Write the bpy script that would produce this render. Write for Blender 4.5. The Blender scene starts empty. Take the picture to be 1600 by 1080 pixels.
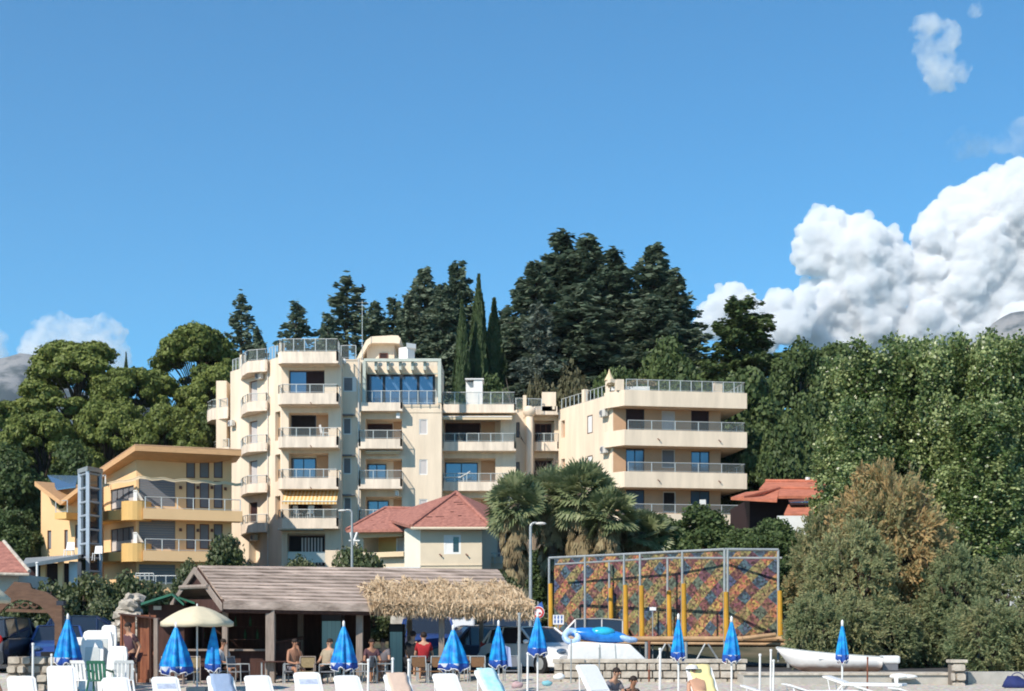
import bpy, bmesh, math, random
import numpy as np
from mathutils import Vector, Matrix, noise as mnoise
R = math.radians
rng = np.random.default_rng(7)
random.seed(7)
SC = bpy.context.scene
COL = SC.collection
# ---------------------------------------------------------------- camera
F = 2200.0                       # focal length in pixels of the 1600 px wide photograph
HZ = 990.0                       # row of the horizon
CH = 1.8                         # eye height
cam = bpy.data.cameras.new('camera'); camo = bpy.data.objects.new('camera', cam); COL.objects.link(camo)
cam.sensor_width = 36; cam.lens = 36*F/1600; cam.sensor_fit = 'HORIZONTAL'
cam.shift_y = (HZ-540)/1600
cam.clip_start = .5; cam.clip_end = 20000
camo.location = (0, 0, CH); camo.rotation_euler = (R(90), 0, 0)
SC.camera = camo
# ---------------------------------------------------------------- sky and sun
SUN_AZ, SUN_EL = 38, 41          # degrees to the left of straight behind the camera, height
w = bpy.data.worlds.new('World'); SC.world = w; w.use_nodes = True
nt = w.node_tree; nt.nodes.clear()
sky = nt.nodes.new('ShaderNodeTexSky'); sky.sky_type = 'NISHITA'; sky.sun_disc = False
sky.sun_elevation = R(SUN_EL)
sv = Vector((-math.sin(R(SUN_AZ)), -math.cos(R(SUN_AZ)), math.tan(R(SUN_EL)))).normalized()
sky.sun_rotation = math.atan2(sv.x, sv.y)
sky.air_density = 1.0; sky.dust_density = .0; sky.ozone_density = 6; sky.altitude = 0
bg = nt.nodes.new('ShaderNodeBackground'); bg.inputs[1].default_value = .128
wo = nt.nodes.new('ShaderNodeOutputWorld')
tint = nt.nodes.new('ShaderNodeMixRGB'); tint.blend_type = 'MULTIPLY'; tint.inputs[0].default_value = 1; tint.inputs[2].default_value = (.345, .79, .87, 1)   # deep late-summer blue
nt.links.new(sky.outputs[0], tint.inputs[1]); nt.links.new(tint.outputs[0], bg.inputs[0]); nt.links.new(bg.outputs[0], wo.inputs[0])
sl = bpy.data.lights.new('sun', 'SUN'); sl.energy = 4.2; sl.angle = R(.5); sl.color = (1, .91, .79)
so = bpy.data.objects.new('sun', sl); COL.objects.link(so)
so.rotation_euler = (-sv).to_track_quat('-Z', 'Y').to_euler(); so.location = (-60, -60, 80)
SC.view_settings.view_transform = 'Standard'; SC.view_settings.look = 'None'
SC.view_settings.exposure = .6; SC.view_settings.gamma = 1
SC.cycles.filter_width = 1.9; SC.cycles.transparent_max_bounces = 12
# ---------------------------------------------------------------- helpers
def P(px, py, Y):
    return Vector(((px-800)/F*Y, Y, CH+(HZ-py)/F*Y))
def X(px, Y): return (px-800)/F*Y
def Z(py, Y): return CH+(HZ-py)/F*Y

MATS = {}
def nodes(name):
    m = bpy.data.materials.new(name); m.use_nodes = True
    t = m.node_tree; b = t.nodes['Principled BSDF']; MATS[name] = m
    return m, t, b
def N(t, ty, **kw):
    n = t.nodes.new(ty)
    for k, v in kw.items():
        if k.startswith('i_'):
            key = k[2:]; key = int(key) if key.isdigit() else key.replace('_', ' ')
            n.inputs[key].default_value = v
        else: setattr(n, k, v)
    return n
def c4(c): return (c[0], c[1], c[2], 1)
def mat(name, col, rough=.7, var=.15, scale=2.0, col2=None, metal=0, spec=.3, bump=0, bscale=30, stretch=(1,1,1), emit=None, alpha=None, detail=6, trans=0):
    """procedural material: base colour broken up by two noises, optional bump"""
    m, t, b = nodes(name)
    L = t.links.new
    tc = N(t, 'ShaderNodeTexCoord'); mp = N(t, 'ShaderNodeMapping'); mp.inputs['Scale'].default_value = stretch
    L(tc.outputs['Object'], mp.inputs[0])
    n1 = N(t, 'ShaderNodeTexNoise', i_Scale=scale, i_Detail=detail, i_Roughness=.65); L(mp.outputs[0], n1.inputs[0])
    rp = N(t, 'ShaderNodeValToRGB'); rp.color_ramp.elements[0].position = .32; rp.color_ramp.elements[1].position = .68
    a = col2 if col2 else tuple(c*(1-var) for c in col)
    rp.color_ramp.elements[0].color = c4(a)
    rp.color_ramp.elements[1].color = c4(tuple(min(1, c*(1+var*.5)) for c in col))
    L(n1.outputs[0], rp.inputs[0]); L(rp.outputs[0], b.inputs['Base Color'])
    b.inputs['Roughness'].default_value = rough; b.inputs['Metallic'].default_value = metal
    b.inputs['Specular IOR Level'].default_value = spec
    if bump:
        n2 = N(t, 'ShaderNodeTexNoise', i_Scale=bscale, i_Detail=4); L(mp.outputs[0], n2.inputs[0])
        bp = N(t, 'ShaderNodeBump', i_Strength=bump, i_Distance=.05); L(n2.outputs[0], bp.inputs['Height']); L(bp.outputs[0], b.inputs['Normal'])
    if emit: b.inputs['Emission Color'].default_value = c4(emit[:3]); b.inputs['Emission Strength'].default_value = emit[3]
    if alpha is not None: b.inputs['Alpha'].default_value = alpha
    return m

ORG = {}
def org(o): return ORG.get(o.name, Vector((0, 0, 0)))
def setp(o, label=None, cat=None, group=None, kind=None):
    if label: o['label'] = label
    if cat: o['category'] = cat
    if group: o['group'] = group
    if kind: o['kind'] = kind
    return o
def thing(name, label, cat, loc=(0,0,0), rz=0, group=None):
    o = bpy.data.objects.new(name, None); o.empty_display_size = .3; COL.objects.link(o)
    o.location = loc; o.rotation_euler = (0, 0, rz)
    ORG[o.name] = Vector(loc)
    return setp(o, label, cat, group)
def copytree(o, parent=None):
    c = o.copy(); COL.objects.link(c); c.parent = parent
    if o.name in ORG: ORG[c.name] = ORG[o.name].copy()
    for ch in [x for x in o.children]: copytree(ch, c)
    return c

class MB:
    def __init__(s): s.v = []; s.f = []; s.mi = []; s.k = 0; s.cuts = []
    def each(s, name, m, parent, **kw):
        """one object per shape added"""
        for (a, b), (c, d) in zip(s.cuts, s.cuts[1:]+[(len(s.v), len(s.f))]):
            q = MB(); q.v = s.v[a:c]; q.f = [tuple(i-a for i in f) for f in s.f[b:d]]; q.mi = s.mi[b:d]; o = q.build(name, m, parent, **kw)
        return o
    def add(s, vs, fs):
        s.cuts.append((len(s.v), len(s.f))); n = len(s.v); s.v += [tuple(v) for v in vs]
        for f in fs: s.f.append(tuple(i+n for i in f)); s.mi.append(s.k)
    def box(s, x0, x1, y0, y1, z0, z1, M=None):
        vs = [Vector((x, y, z)) for z in (z0, z1) for y in (y0, y1) for x in (x0, x1)]
        if M: vs = [M @ v for v in vs]
        s.add(vs, [(0,2,3,1),(4,5,7,6),(0,1,5,4),(2,6,7,3),(0,4,6,2),(1,3,7,5)])
        return s
    def poly(s, pts): s.add(pts, [tuple(range(len(pts)))]); return s
    def slab(s, pts, off):
        """polygon thickened by the vector off"""
        n = len(pts); off = Vector(off); a = [Vector(p) for p in pts]
        s.add(a+[p+off for p in a], [tuple(range(n))[::-1], tuple(range(n, 2*n))]+[(i, (i+1) % n, n+(i+1) % n, n+i) for i in range(n)])
        return s
    def prism(s, plan, z0, z1):
        return s.slab([(p[0], p[1], z0) for p in plan], (0, 0, z1-z0))
    def tube(s, a, b, r0, r1=None, n=8, cap=True):
        a = Vector(a); b = Vector(b); r1 = r0 if r1 is None else r1
        d = (b-a)
        if d.length < 1e-6: return s
        d.normalize(); q = d.orthogonal().normalized(); w_ = d.cross(q)
        vs = []
        for c, r in ((a, r0), (b, r1)):
            for i in range(n):
                t = 2*math.pi*i/n; vs.append(c+q*math.cos(t)*r+w_*math.sin(t)*r)
        fs = [(i, (i+1) % n, n+(i+1) % n, n+i) for i in range(n)]
        if cap: fs += [tuple(range(n))[::-1], tuple(range(n, 2*n))]
        s.add(vs, fs); return s
    def path(s, pts, rs, n=8):
        for i in range(len(pts)-1): s.tube(pts[i], pts[i+1], rs[i], rs[i+1], n)
        return s
    def lathe(s, prof, c=(0,0,0), n=16, M=None):
        vs = []; c = Vector(c)
        for r, z in prof:
            for i in range(n):
                t = 2*math.pi*i/n; v = Vector((r*math.cos(t), r*math.sin(t), z)); vs.append((M @ v if M else v)+c)
        fs = []
        for j in range(len(prof)-1):
            for i in range(n): fs.append((j*n+i, j*n+(i+1) % n, (j+1)*n+(i+1) % n, (j+1)*n+i))
        s.add(vs, fs); return s
    def ell(s, c, r, n=10, m=7, M=None):
        c = Vector(c); prof = []
        vs = []; fs = []
        for j in range(m+1):
            ph = math.pi*j/m
            for i in range(n):
                t = 2*math.pi*i/n; v = Vector((r[0]*math.sin(ph)*math.cos(t), r[1]*math.sin(ph)*math.sin(t), r[2]*math.cos(ph)))
                vs.append((M @ v if M else v)+c)
        for j in range(m):
            for i in range(n): fs.append((j*n+i, (j+1)*n+i, (j+1)*n+(i+1) % n, j*n+(i+1) % n))
        s.add(vs, fs); return s
    def build(s, name, m, parent=None, smooth=False, bevel=0, world=True, label=None, subd=0):
        me = bpy.data.meshes.new(name)
        o_ = org(parent) if (parent and world) else Vector((0, 0, 0))
        me.from_pydata([(v[0]-o_.x, v[1]-o_.y, v[2]-o_.z) for v in s.v], [], s.f)
        ms = m if isinstance(m, (list, tuple)) else [m]
        for q in ms: me.materials.append(MATS[q] if isinstance(q, str) else q)
        if len(ms) > 1: me.polygons.foreach_set('material_index', s.mi)
        if smooth: me.polygons.foreach_set('use_smooth', [True]*len(me.polygons))
        me.update()
        o = bpy.data.objects.new(name, me); COL.objects.link(o)
        if parent: o.parent = parent
        ORG[o.name] = o_.copy()
        if bevel:
            b = o.modifiers.new('bevel', 'BEVEL'); b.width = bevel; b.segments = 2; b.limit_method = 'ANGLE'; b.angle_limit = R(40)
        if subd:
            b = o.modifiers.new('subd', 'SUBSURF'); b.levels = subd; b.render_levels = subd
        if label: o['label'] = label
        return o

class Fac:
    """a vertical wall plane between two points of the plan, given as (pixel column, distance); d grows outwards"""
    def __init__(s, pa, ya, pb, yb):
        s.A = Vector((X(pa, ya), ya)); s.B = Vector((X(pb, yb), yb)); s.pa, s.pb = pa, pb
        s.L = (s.B-s.A).length; s.d = (s.B-s.A)/s.L; s.n = Vector((s.d.y, -s.d.x))
        s.ym = (ya+yb)/2
    def u(s, px):
        k = (px-800)/F
        return (k*s.A.y-s.A.x)/(s.d.x-k*s.d.y)
    def z(s, py, px=None):
        Yv = s.ym if px is None else s.A.y+s.d.y*s.u(px)
        return Z(py, Yv)
    def p(s, u, z, d=0):
        q = s.A+s.d*u+s.n*d; return Vector((q.x, q.y, z))
    def box(s, mb, u0, u1, z0, z1, d0, d1):
        vs = [s.p(u, z, d) for z in (z0, z1) for d in (d1, d0) for u in (u0, u1)]
        mb.add(vs, [(0,2,3,1),(4,5,7,6),(0,1,5,4),(2,6,7,3),(0,4,6,2),(1,3,7,5)])
    def wall(s, mb, u0, u1, z0, z1, holes, dep=.3):
        """front skin with holes and reveals; holes: (u0,u1,z0,z1[,dep])"""
        us = sorted({u0, u1} | {min(max(h[i], u0), u1) for h in holes for i in (0, 1)})
        zs = sorted({z0, z1} | {min(max(h[i], z0), z1) for h in holes for i in (2, 3)})
        for a, b in zip(us, us[1:]):
            for c, e in zip(zs, zs[1:]):
                mu, mz = (a+b)/2, (c+e)/2
                if any(h[0] < mu < h[1] and h[2] < mz < h[3] for h in holes): continue
                mb.add([s.p(a, c), s.p(b, c), s.p(b, e), s.p(a, e)], [(0,1,2,3)])
        for h in holes:
            a, b, c, e = max(h[0], u0), min(h[1], u1), max(h[2], z0), min(h[3], z1); dd = -(h[4] if len(h) > 4 else dep)
            mb.add([s.p(a, c), s.p(b, c), s.p(b, e), s.p(a, e), s.p(a, c, dd), s.p(b, c, dd), s.p(b, e, dd), s.p(a, e, dd)],
                   [(0,4,5,1),(1,5,6,2),(2,6,7,3),(3,7,4,0),(4,7,6,5)])
def np_mesh(name, V, Fq, mats, parent=None, attr=None, loc=(0,0,0)):
    """fast mesh from arrays: V (n,3), Fq (m,k) with constant k"""
    me = bpy.data.meshes.new(name); k = Fq.shape[1]
    me.vertices.add(len(V)); me.vertices.foreach_set('co', V.astype(np.float32).ravel())
    me.loops.add(Fq.size); me.loops.foreach_set('vertex_index', Fq.astype(np.int32).ravel())
    me.polygons.add(len(Fq)); me.polygons.foreach_set('loop_start', np.arange(0, Fq.size, k, dtype=np.int32))
    me.polygons.foreach_set('loop_total', np.full(len(Fq), k, dtype=np.int32))
    if attr is not None:
        a = me.attributes.new('rnd', 'FLOAT', 'FACE'); a.data.foreach_set('value', attr.astype(np.float32))
    for m in mats: me.materials.append(MATS[m])
    me.update(calc_edges=True)
    o = bpy.data.objects.new(name, me); COL.objects.link(o)
    if parent: o.parent = parent
    o.location = loc
    return o
# ---------------------------------------------------------------- plain materials
mat('stucco', (.75, .625, .48), .85, .15, .8, stretch=(1.6, 1.6, .22), bump=.15, bscale=6)
mat('stucco_band', (.75, .64, .52), .85, .26, 1.3, stretch=(1.6, 1.6, .25), bump=.1)
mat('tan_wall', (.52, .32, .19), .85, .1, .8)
mat('concrete', (.42, .40, .36), .9, .25, 1.2, bump=.3)
mat('white_paint', (.72, .72, .70), .5, .06, 2)
mat('white_plastic', (.78, .78, .76), .35, .05, 2)
mat('rail_metal', (.50, .52, .50), .4, .1, 3, metal=.3)
mat('frame_dark', (.03, .035, .05), .4, .2, 3)
mat('frame_brown', (.13, .05, .03), .5, .2, 3)
mat('shutter_grey', (.17, .175, .19), .6, .1, 3)
mat('pale_shutter', (.52, .48, .46), .6, .08, 3)
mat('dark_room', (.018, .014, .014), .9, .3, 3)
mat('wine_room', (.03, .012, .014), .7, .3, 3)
mat('ac_white', (.60, .57, .52), .5, .1, 3)
mat('yellow_wall', (.77, .51, .27), .85, .06, .5)
mat('yellow_band', (.68, .43, .16), .8, .1, .8)
mat('orange_wood', (.60, .35, .17), .6, .15, 2, stretch=(1, 1, 6))
mat('steel_blue', (.42, .47, .53), .4, .1, 3, metal=.3)
mat('tile_red', (.36, .155, .115), .85, .4, 5, col2=(.22, .09, .07), bump=.6, bscale=8)
mat('tile_orange', (.50, .17, .10), .85, .3, 2.0, bump=.5, bscale=8)
mat('cream_sunlit', (.80, .75, .62), .8, .06, 1)  # house cream lightened: sun on the left-facing wall put into the colour
mat('house_cream', (.62, .53, .40), .85, .08, 1)
mat('rail_green', (.48, .52, .46), .5, .1, 3)
mat('road', (.06, .06, .062), .9, .25, 1.5)
mat('plank', (.53, .42, .35), .85, .3, 1.3, col2=(.20, .15, .12), stretch=(.5, 2, 2.5), bump=.4, bscale=10)
mat('post_wood', (.30, .24, .20), .8, .3, 5, stretch=(4, 4, .5), bump=.3)
mat('dark_wood', (.07, .032, .025), .8, .4, 3, stretch=(3, 3, .4))
mat('red_wood', (.26, .10, .05), .7, .4, 3, col2=(.15, .045, .025), stretch=(4, 4, .5))
mat('gate_wood', (.13, .075, .05), .8, .35, 4, stretch=(1, 4, 4))
mat('green_roof', (.03, .14, .09), .6, .2, 3)
mat('stone_pale', (.50, .45, .38), .9, .3, 3, col2=(.30, .26, .21), bump=.6, bscale=6)
mat('mortar', (.20, .17, .14), .95, .3, 5)
mat('parasol_blue', (.015, .17, .62), .55, .12, 3)
mat('parasol_cream', (.62, .54, .38), .8, .08, 3)
mat('pad_yellow', (.55, .29, .03), .55, .25, 2.5, stretch=(1, 1, .5))
mat('galv', (.36, .38, .38), .5, .2, 4, metal=.4)
mat('rust', (.20, .07, .04), .8, .4, 5)
mat('deck_wood', (.42, .27, .15), .8, .3, 3)
mat('rubber', (.02, .02, .022), .7, .2, 5)
mat('wicker', (.16, .085, .04), .8, .3, 30)
mat('wicker_tan', (.25, .19, .10), .8, .3, 30)
mat('red_light', (.45, .02, .02), .3, .1, 3)
mat('white_sign', (.80, .80, .80), .5, .03, 2)
mat('blue_sign', (.04, .12, .42), .5, .05, 2)
mat('red_sign', (.55, .04, .04), .5, .05, 2)
def glass(name, col, rough=.06, ior=2.0, metal=0, al=1.0):
    m, t, b = nodes(name); b.inputs['Base Color'].default_value = c4(col)
    b.inputs['Roughness'].default_value = rough; b.inputs['IOR'].default_value = ior; b.inputs['Metallic'].default_value = metal
    b.inputs['Alpha'].default_value = al
    tc = N(t, 'ShaderNodeTexCoord'); nz = N(t, 'ShaderNodeTexNoise', i_Scale=.8, i_Detail=2); t.links.new(tc.outputs['Object'], nz.inputs[0])
    bp = N(t, 'ShaderNodeBump', i_Strength=.04); t.links.new(nz.outputs[0], bp.inputs['Height']); t.links.new(bp.outputs[0], b.inputs['Normal'])
    return m
glass('glass_sky_tint', (.10, .17, .27), .08, 2.2, .35)  # blue base colour carries the sky reflection
glass('glass_dark', (.02, .025, .035), .08, 1.7)
glass('rail_glass', (.30, .34, .33), .1, 1.45, 0, .10)

# ---------------------------------------------------------------- terrain
def lerp(pts, t):
    if t <= pts[0][0]: return pts[0][1]
    for (a, b), (c, d) in zip(pts, pts[1:]):
        if t <= c: return b+(d-b)*(t-a)/(c-a)
    return pts[-1][1]
PROF = [(0, -.5), (20, -.35), (30, 0), (38, .3), (41.8, .42), (42.6, .55), (57, .6), (60, 1.2), (66, 2.4), (76, 3.5), (92, 4.4), (108, 5.2), (113, 6.5), (118, 11), (123, 15),
        (130, 19), (138, 22.5), (150, 25.5), (175, 30), (230, 34), (350, 30), (700, 10), (1500, 2), (9000, 0)]
def gz(x, y):
    z = lerp(PROF, y)
    px = 800+x/max(y, 10)*F
    if y > 114:
        k = lerp([(-400, .70), (100, .70), (350, .85), (600, .95), (900, 1.05), (1150, .95), (1350, .72), (2000, .75)], px)
        z = 6+(z-6)*(1+(k-1)*min(1, (y-114)/15))
    if y > 60: z += .35*mnoise.noise(Vector((x*.15, y*.15, 0)))
    elif y < 41: z += .04*mnoise.noise(Vector((x*.7, y*.7, 3)))
    return z
def grid_mesh(name, xs, ys, zf, m):
    V = np.array([(x, y, zf(x, y)) for y in ys for x in xs]); nx = len(xs)
    Fq = np.array([(j*nx+i, j*nx+i+1, (j+1)*nx+i+1, (j+1)*nx+i) for j in range(len(ys)-1) for i in range(nx-1)])
    o = np_mesh(name, V, Fq, [m]); o.data.polygons.foreach_set('use_smooth', [True]*len(Fq)); return o
# ground material: pebbles on the beach, asphalt, then dry soil and leaf litter on the slope
m, t, b = nodes('ground'); L = t.links.new
geo = N(t, 'ShaderNodeNewGeometry'); sp = N(t, 'ShaderNodeSeparateXYZ'); L(geo.outputs['Position'], sp.inputs[0])
n1 = N(t, 'ShaderNodeTexNoise', i_Scale=9, i_Detail=8); L(geo.outputs['Position'], n1.inputs[0])
v1 = N(t, 'ShaderNodeTexVoronoi', i_Scale=14); L(geo.outputs['Position'], v1.inputs[0])
r1 = N(t, 'ShaderNodeValToRGB'); r1.color_ramp.elements[0].position = .3; r1.color_ramp.elements[1].position = .7
r1.color_ramp.elements[0].color = (.40, .345, .28, 1); r1.color_ramp.elements[1].color = (.72, .65, .56, 1); L(n1.outputs[0], r1.inputs[0])
mx = N(t, 'ShaderNodeMixRGB', blend_type='MULTIPLY'); mx.inputs[0].default_value = .35; L(r1.outputs[0], mx.inputs[1]); L(v1.outputs['Color'], mx.inputs[2])
n2 = N(t, 'ShaderNodeTexNoise', i_Scale=.6, i_Detail=8); L(geo.outputs['Position'], n2.inputs[0])
r2 = N(t, 'ShaderNodeValToRGB'); r2.color_ramp.elements[0].color = (.025, .035, .015, 1); r2.color_ramp.elements[1].color = (.12, .10, .06, 1)
r2.color_ramp.elements[0].position = .4; r2.color_ramp.elements[1].position = .65; L(n2.outputs[0], r2.inputs[0])
gt = N(t, 'ShaderNodeMath', operation='GREATER_THAN'); gt.inputs[1].default_value = 44; L(sp.outputs['Y'], gt.inputs[0])
mm = N(t, 'ShaderNodeMixRGB'); L(gt.outputs[0], mm.inputs[0]); L(mx.outputs[0], mm.inputs[1]); L(r2.outputs[0], mm.inputs[2])
L(mm.outputs[0], b.inputs['Base Color']); b.inputs['Roughness'].default_value = .95
bp = N(t, 'ShaderNodeBump', i_Strength=.5, i_Distance=.03); L(v1.outputs['Distance'], bp.inputs['Height']); L(bp.outputs[0], b.inputs['Normal'])
xs = sorted(set([-4800, -3000, -1500, -700, -300, -200]+list(range(-140, 141, 2))+[200, 300, 700, 1500, 3000, 4800]))
ys = sorted(set([-900, -500, -100, -30, 0, 10, 20]+list(range(28, 38, 2))+[38, 39, 40, 41, 41.8, 42.2, 42.6, 44, 50, 57]+list(range(58, 180, 2))+list(range(180, 350, 12))+[400, 550, 700, 1000, 1500, 2200, 3500, 4860]))
setp(grid_mesh('ground', xs, ys, gz, 'ground'), kind='structure')
rd = MB(); rd.slab([(-60, 44.5, .575), (60, 44.5, .575), (60, 56, .605), (-60, 56, .605)], (0, 0, .012))
setp(rd.build('road', 'road'), kind='structure')
# mountains of bare limestone far behind
m, t, b = nodes('limestone'); L = t.links.new
tc = N(t, 'ShaderNodeTexCoord'); n1 = N(t, 'ShaderNodeTexNoise', i_Scale=.012, i_Detail=10, i_Roughness=.7); L(tc.outputs['Object'], n1.inputs[0])
sp = N(t, 'ShaderNodeSeparateXYZ'); L(tc.outputs['Object'], sp.inputs[0])
mr = N(t, 'ShaderNodeMapRange'); mr.inputs[1].default_value = 520; mr.inputs[2].default_value = 700; mr.inputs[3].default_value = -.2; mr.inputs[4].default_value = .12; L(sp.outputs['Z'], mr.inputs[0])
ad = N(t, 'ShaderNodeMath', operation='ADD'); L(mr.outputs[0], ad.inputs[0]); L(n1.outputs[0], ad.inputs[1])
rp = N(t, 'ShaderNodeValToRGB'); rp.color_ramp.elements[0].position = .46; rp.color_ramp.elements[1].position = .6
rp.color_ramp.elements[0].color = (.035, .05, .05, 1); rp.color_ramp.elements[1].color = (.22, .215, .21, 1); L(ad.outputs[0], rp.inputs[0]); L(rp.outputs[0], b.inputs['Base Color'])
b.inputs['Roughness'].default_value = .95
CREST = [(-900, 640), (-300, 590), (-100, 568), (0, 556), (35, 546), (62, 553), (85, 590), (120, 610), (700, 700), (1300, 640), (1500, 560), (1550, 507), (1572, 492), (1600, 489), (1750, 460), (2300, 520)]
def mz(x, y):
    px = 800+x/3600*F; c = Z(lerp(CREST, px), 3600)
    k = max(0, 1-abs(y-3600)/(900 if y < 3600 else 1400))
    n_ = mnoise.fractal(Vector((x*.004, y*.004, 1.3)), 1.0, 2.1, 6)
    return max(-5, c*k**.8+n_*38*(1-abs(2*k-1))+n_*9)
setp(grid_mesh('mountain', list(np.linspace(-2600, 3200, 260)), list(np.linspace(2650, 4900, 70)), mz, 'limestone'), kind='structure')

# ---------------------------------------------------------------- clouds: real billows far beyond the hill
SC.cycles.max_bounces = 12; SC.cycles.volume_bounces = 10; SC.cycles.diffuse_bounces = 4; SC.cycles.glossy_bounces = 3; SC.cycles.transmission_bounces = 4
def cloudmat(name, dens, het=None, col=(.98, .983, .99, 1)):
    m, t, b = nodes(name); t.nodes.remove(b)
    pv = N(t, 'ShaderNodeVolumePrincipled'); pv.inputs['Color'].default_value = col; pv.inputs['Density'].default_value = dens; pv.inputs['Anisotropy'].default_value = .0
    t.links.new(pv.outputs[0], t.nodes['Material Output'].inputs['Volume'])
    if het:
        tc = N(t, 'ShaderNodeTexCoord'); nz = N(t, 'ShaderNodeTexNoise', i_Scale=het[0], i_Detail=5, i_Roughness=.6); t.links.new(tc.outputs['Object'], nz.inputs[0])
        mr = N(t, 'ShaderNodeMapRange'); mr.inputs[1].default_value = het[1]; mr.inputs[2].default_value = het[2]; mr.inputs[4].default_value = dens; t.links.new(nz.outputs[0], mr.inputs[0]); t.links.new(mr.outputs[0], pv.inputs['Density'])
        m.cycles.volume_step_rate = .5
for n_, d_, h_ in (('cloud', .045, None), ('cloud_soft', .016, (.012, .38, .6)), ('cloud_thin', .013, (.011, .42, .62)), ('cloud_faint', .0035, (.008, .42, .62))): cloudmat(n_, d_, h_)
def ico(sub):
    bm = bmesh.new(); bmesh.ops.create_icosphere(bm, subdivisions=sub, radius=1)
    v = np.array([x.co for x in bm.verts]); f = np.array([[q.index for q in x.verts] for x in bm.faces]); bm.free(); return v, f
ICO = {k: ico(k) for k in (1, 2, 3)}
ctex = bpy.data.textures.new('billow', 'CLOUDS'); ctex.noise_scale = 42; ctex.noise_depth = 4
def cloud(label, blobs, Y, m_name='cloud', seed=1, rough=1):
    r = np.random.default_rng(seed); S = []; Y = Y*1.16
    for (px, py, rp_, *fl) in blobs:
        c = np.array(P(px, py, Y)); R0 = rp_/F*Y; c[1] += r.uniform(-.35, .35)*R0
        S.append((c, R0, 3))
        for k in range(int(22*rough)):
            d = r.normal(size=3); d /= np.linalg.norm(d); d[1] = -abs(d[1])*.9
            R1 = R0*r.uniform(.16, .5); c1 = c+d*R0*.85; S.append((c1, R1, 2))
            for q in range(2):
                e = r.normal(size=3); e /= np.linalg.norm(e); e = e+d*.7; e /= np.linalg.norm(e)
                S.append((c1+e*R1*.85, R1*r.uniform(.3, .5), 2))
    V = []; Fc = []; n = 0
    for c, R1, k in S:
        v, f = ICO[k]; V.append(v*R1*np.array([1, 1, .92])+c); Fc.append(f+n); n += len(v)
    o = np_mesh('cloud', np.concatenate(V), np.concatenate(Fc), [m_name])
    m_ = o.modifiers.new('union', 'REMESH'); m_.mode = 'VOXEL'; m_.voxel_size = 6.5; m_.use_smooth_shade = True
    m_ = o.modifiers.new('soften', 'SMOOTH'); m_.iterations = 3; m_.factor = .6
    m_ = o.modifiers.new('billow', 'DISPLACE'); m_.texture = ctex; m_.texture_coords = 'GLOBAL'; m_.strength = 46; m_.mid_level = .5
    setp(o, label, 'cloud', kind='structure')
cloud('large white cumulus rising behind the poplars at the right', [(1600, 330, 75), (1540, 350, 60), (1490, 345, 45), (1470, 380, 45), (1530, 410, 70), (1600, 430, 80), (1450, 430, 50), (1500, 470, 60), (1570, 490, 70), (1290, 385, 48), (1340, 400, 50), (1380, 420, 45), (1270, 400, 34), (1340, 450, 50), (1400, 460, 55), (1300, 480, 50), (1370, 500, 50), (1440, 510, 50), (1260, 500, 38), (1500, 540, 60), (1600, 550, 80), (1300, 540, 50), (1660, 330, 90), (1680, 450, 90), (1390, 550, 50)], 5200, 'cloud', 3)
cloud('small white cumulus behind the firs at the right', [(1145, 475, 30), (1170, 490, 30), (1120, 485, 22), (1215, 475, 24), (1245, 490, 30), (1230, 510, 34), (1190, 525, 30), (1110, 505, 25), (1255, 465, 18)], 5000, 'cloud', 4)
cloud('thin torn cloud high at the right', [(1450, 40, 24), (1475, 60, 26), (1450, 72, 22), (1462, 95, 28), (1470, 120, 26), (1500, 112, 16), (1440, 60, 16), (1525, 18, 12)], 5600, 'cloud_thin', 5, .7)
cloud('low pale cloud above the pines at the left', [(75, 525, 26), (100, 520, 28), (60, 545, 26), (125, 530, 26), (165, 518, 24), (180, 522, 18), (150, 545, 28), (100, 560, 36), (60, 570, 30), (180, 560, 26)], 5400, 'cloud_soft', 6)
cloud('pale cloud fragment at the left edge', [(-10, 530, 20), (-5, 550, 18), (-25, 540, 26)], 5400, 'cloud_soft', 7)
cloud('faint grey wisp below the torn cloud', [(1500, 230, 24), (1530, 225, 22), (1565, 225, 20), (1600, 200, 22), (1600, 230, 24), (1500, 210, 12)], 5800, 'cloud_faint', 8, .5)
# ---------------------------------------------------------------- foliage
def leafmat(name, cols, rough=.55, trans=.25, nscale=.35, spec=.25, tcol=None):
    m, t, b = nodes(name); L = t.links.new
    at = N(t, 'ShaderNodeAttribute', attribute_name='rnd')
    tc = N(t, 'ShaderNodeTexCoord'); nz = N(t, 'ShaderNodeTexNoise', i_Scale=nscale, i_Detail=4); L(tc.outputs['Object'], nz.inputs[0])
    oi = N(t, 'ShaderNodeObjectInfo')
    a = N(t, 'ShaderNodeMath', operation='MULTIPLY_ADD'); a.inputs[1].default_value = .4; L(at.outputs['Fac'], a.inputs[0]); L(nz.outputs[0], a.inputs[2])
    a2 = N(t, 'ShaderNodeMath', operation='MULTIPLY_ADD'); a2.inputs[1].default_value = .16; L(oi.outputs['Random'], a2.inputs[0]); L(a.outputs[0], a2.inputs[2])
    rp = N(t, 'ShaderNodeValToRGB'); els = rp.color_ramp.elements
    while len(els) < len(cols): els.new(.5)
    for i, c in enumerate(cols): els[i].position = .45+.55*i/max(1, len(cols)-1); els[i].color = c4(c)
    L(a2.outputs[0], rp.inputs[0]); L(rp.outputs[0], b.inputs['Base Color'])
    b.inputs['Roughness'].default_value = rough; b.inputs['Specular IOR Level'].default_value = spec
    tl = N(t, 'ShaderNodeBsdfTranslucent'); L(rp.outputs[0], tl.inputs[0])
    mx = N(t, 'ShaderNodeMixShader'); mx.inputs[0].default_value = trans; L(b.outputs[0], mx.inputs[1]); L(tl.outputs[0], mx.inputs[2])
    L(mx.outputs[0], t.nodes['Material Output'].inputs[0])
leafmat('leaf_pine', [(.07, .10, .024), (.13, .165, .038), (.20, .235, .06)])
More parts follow.
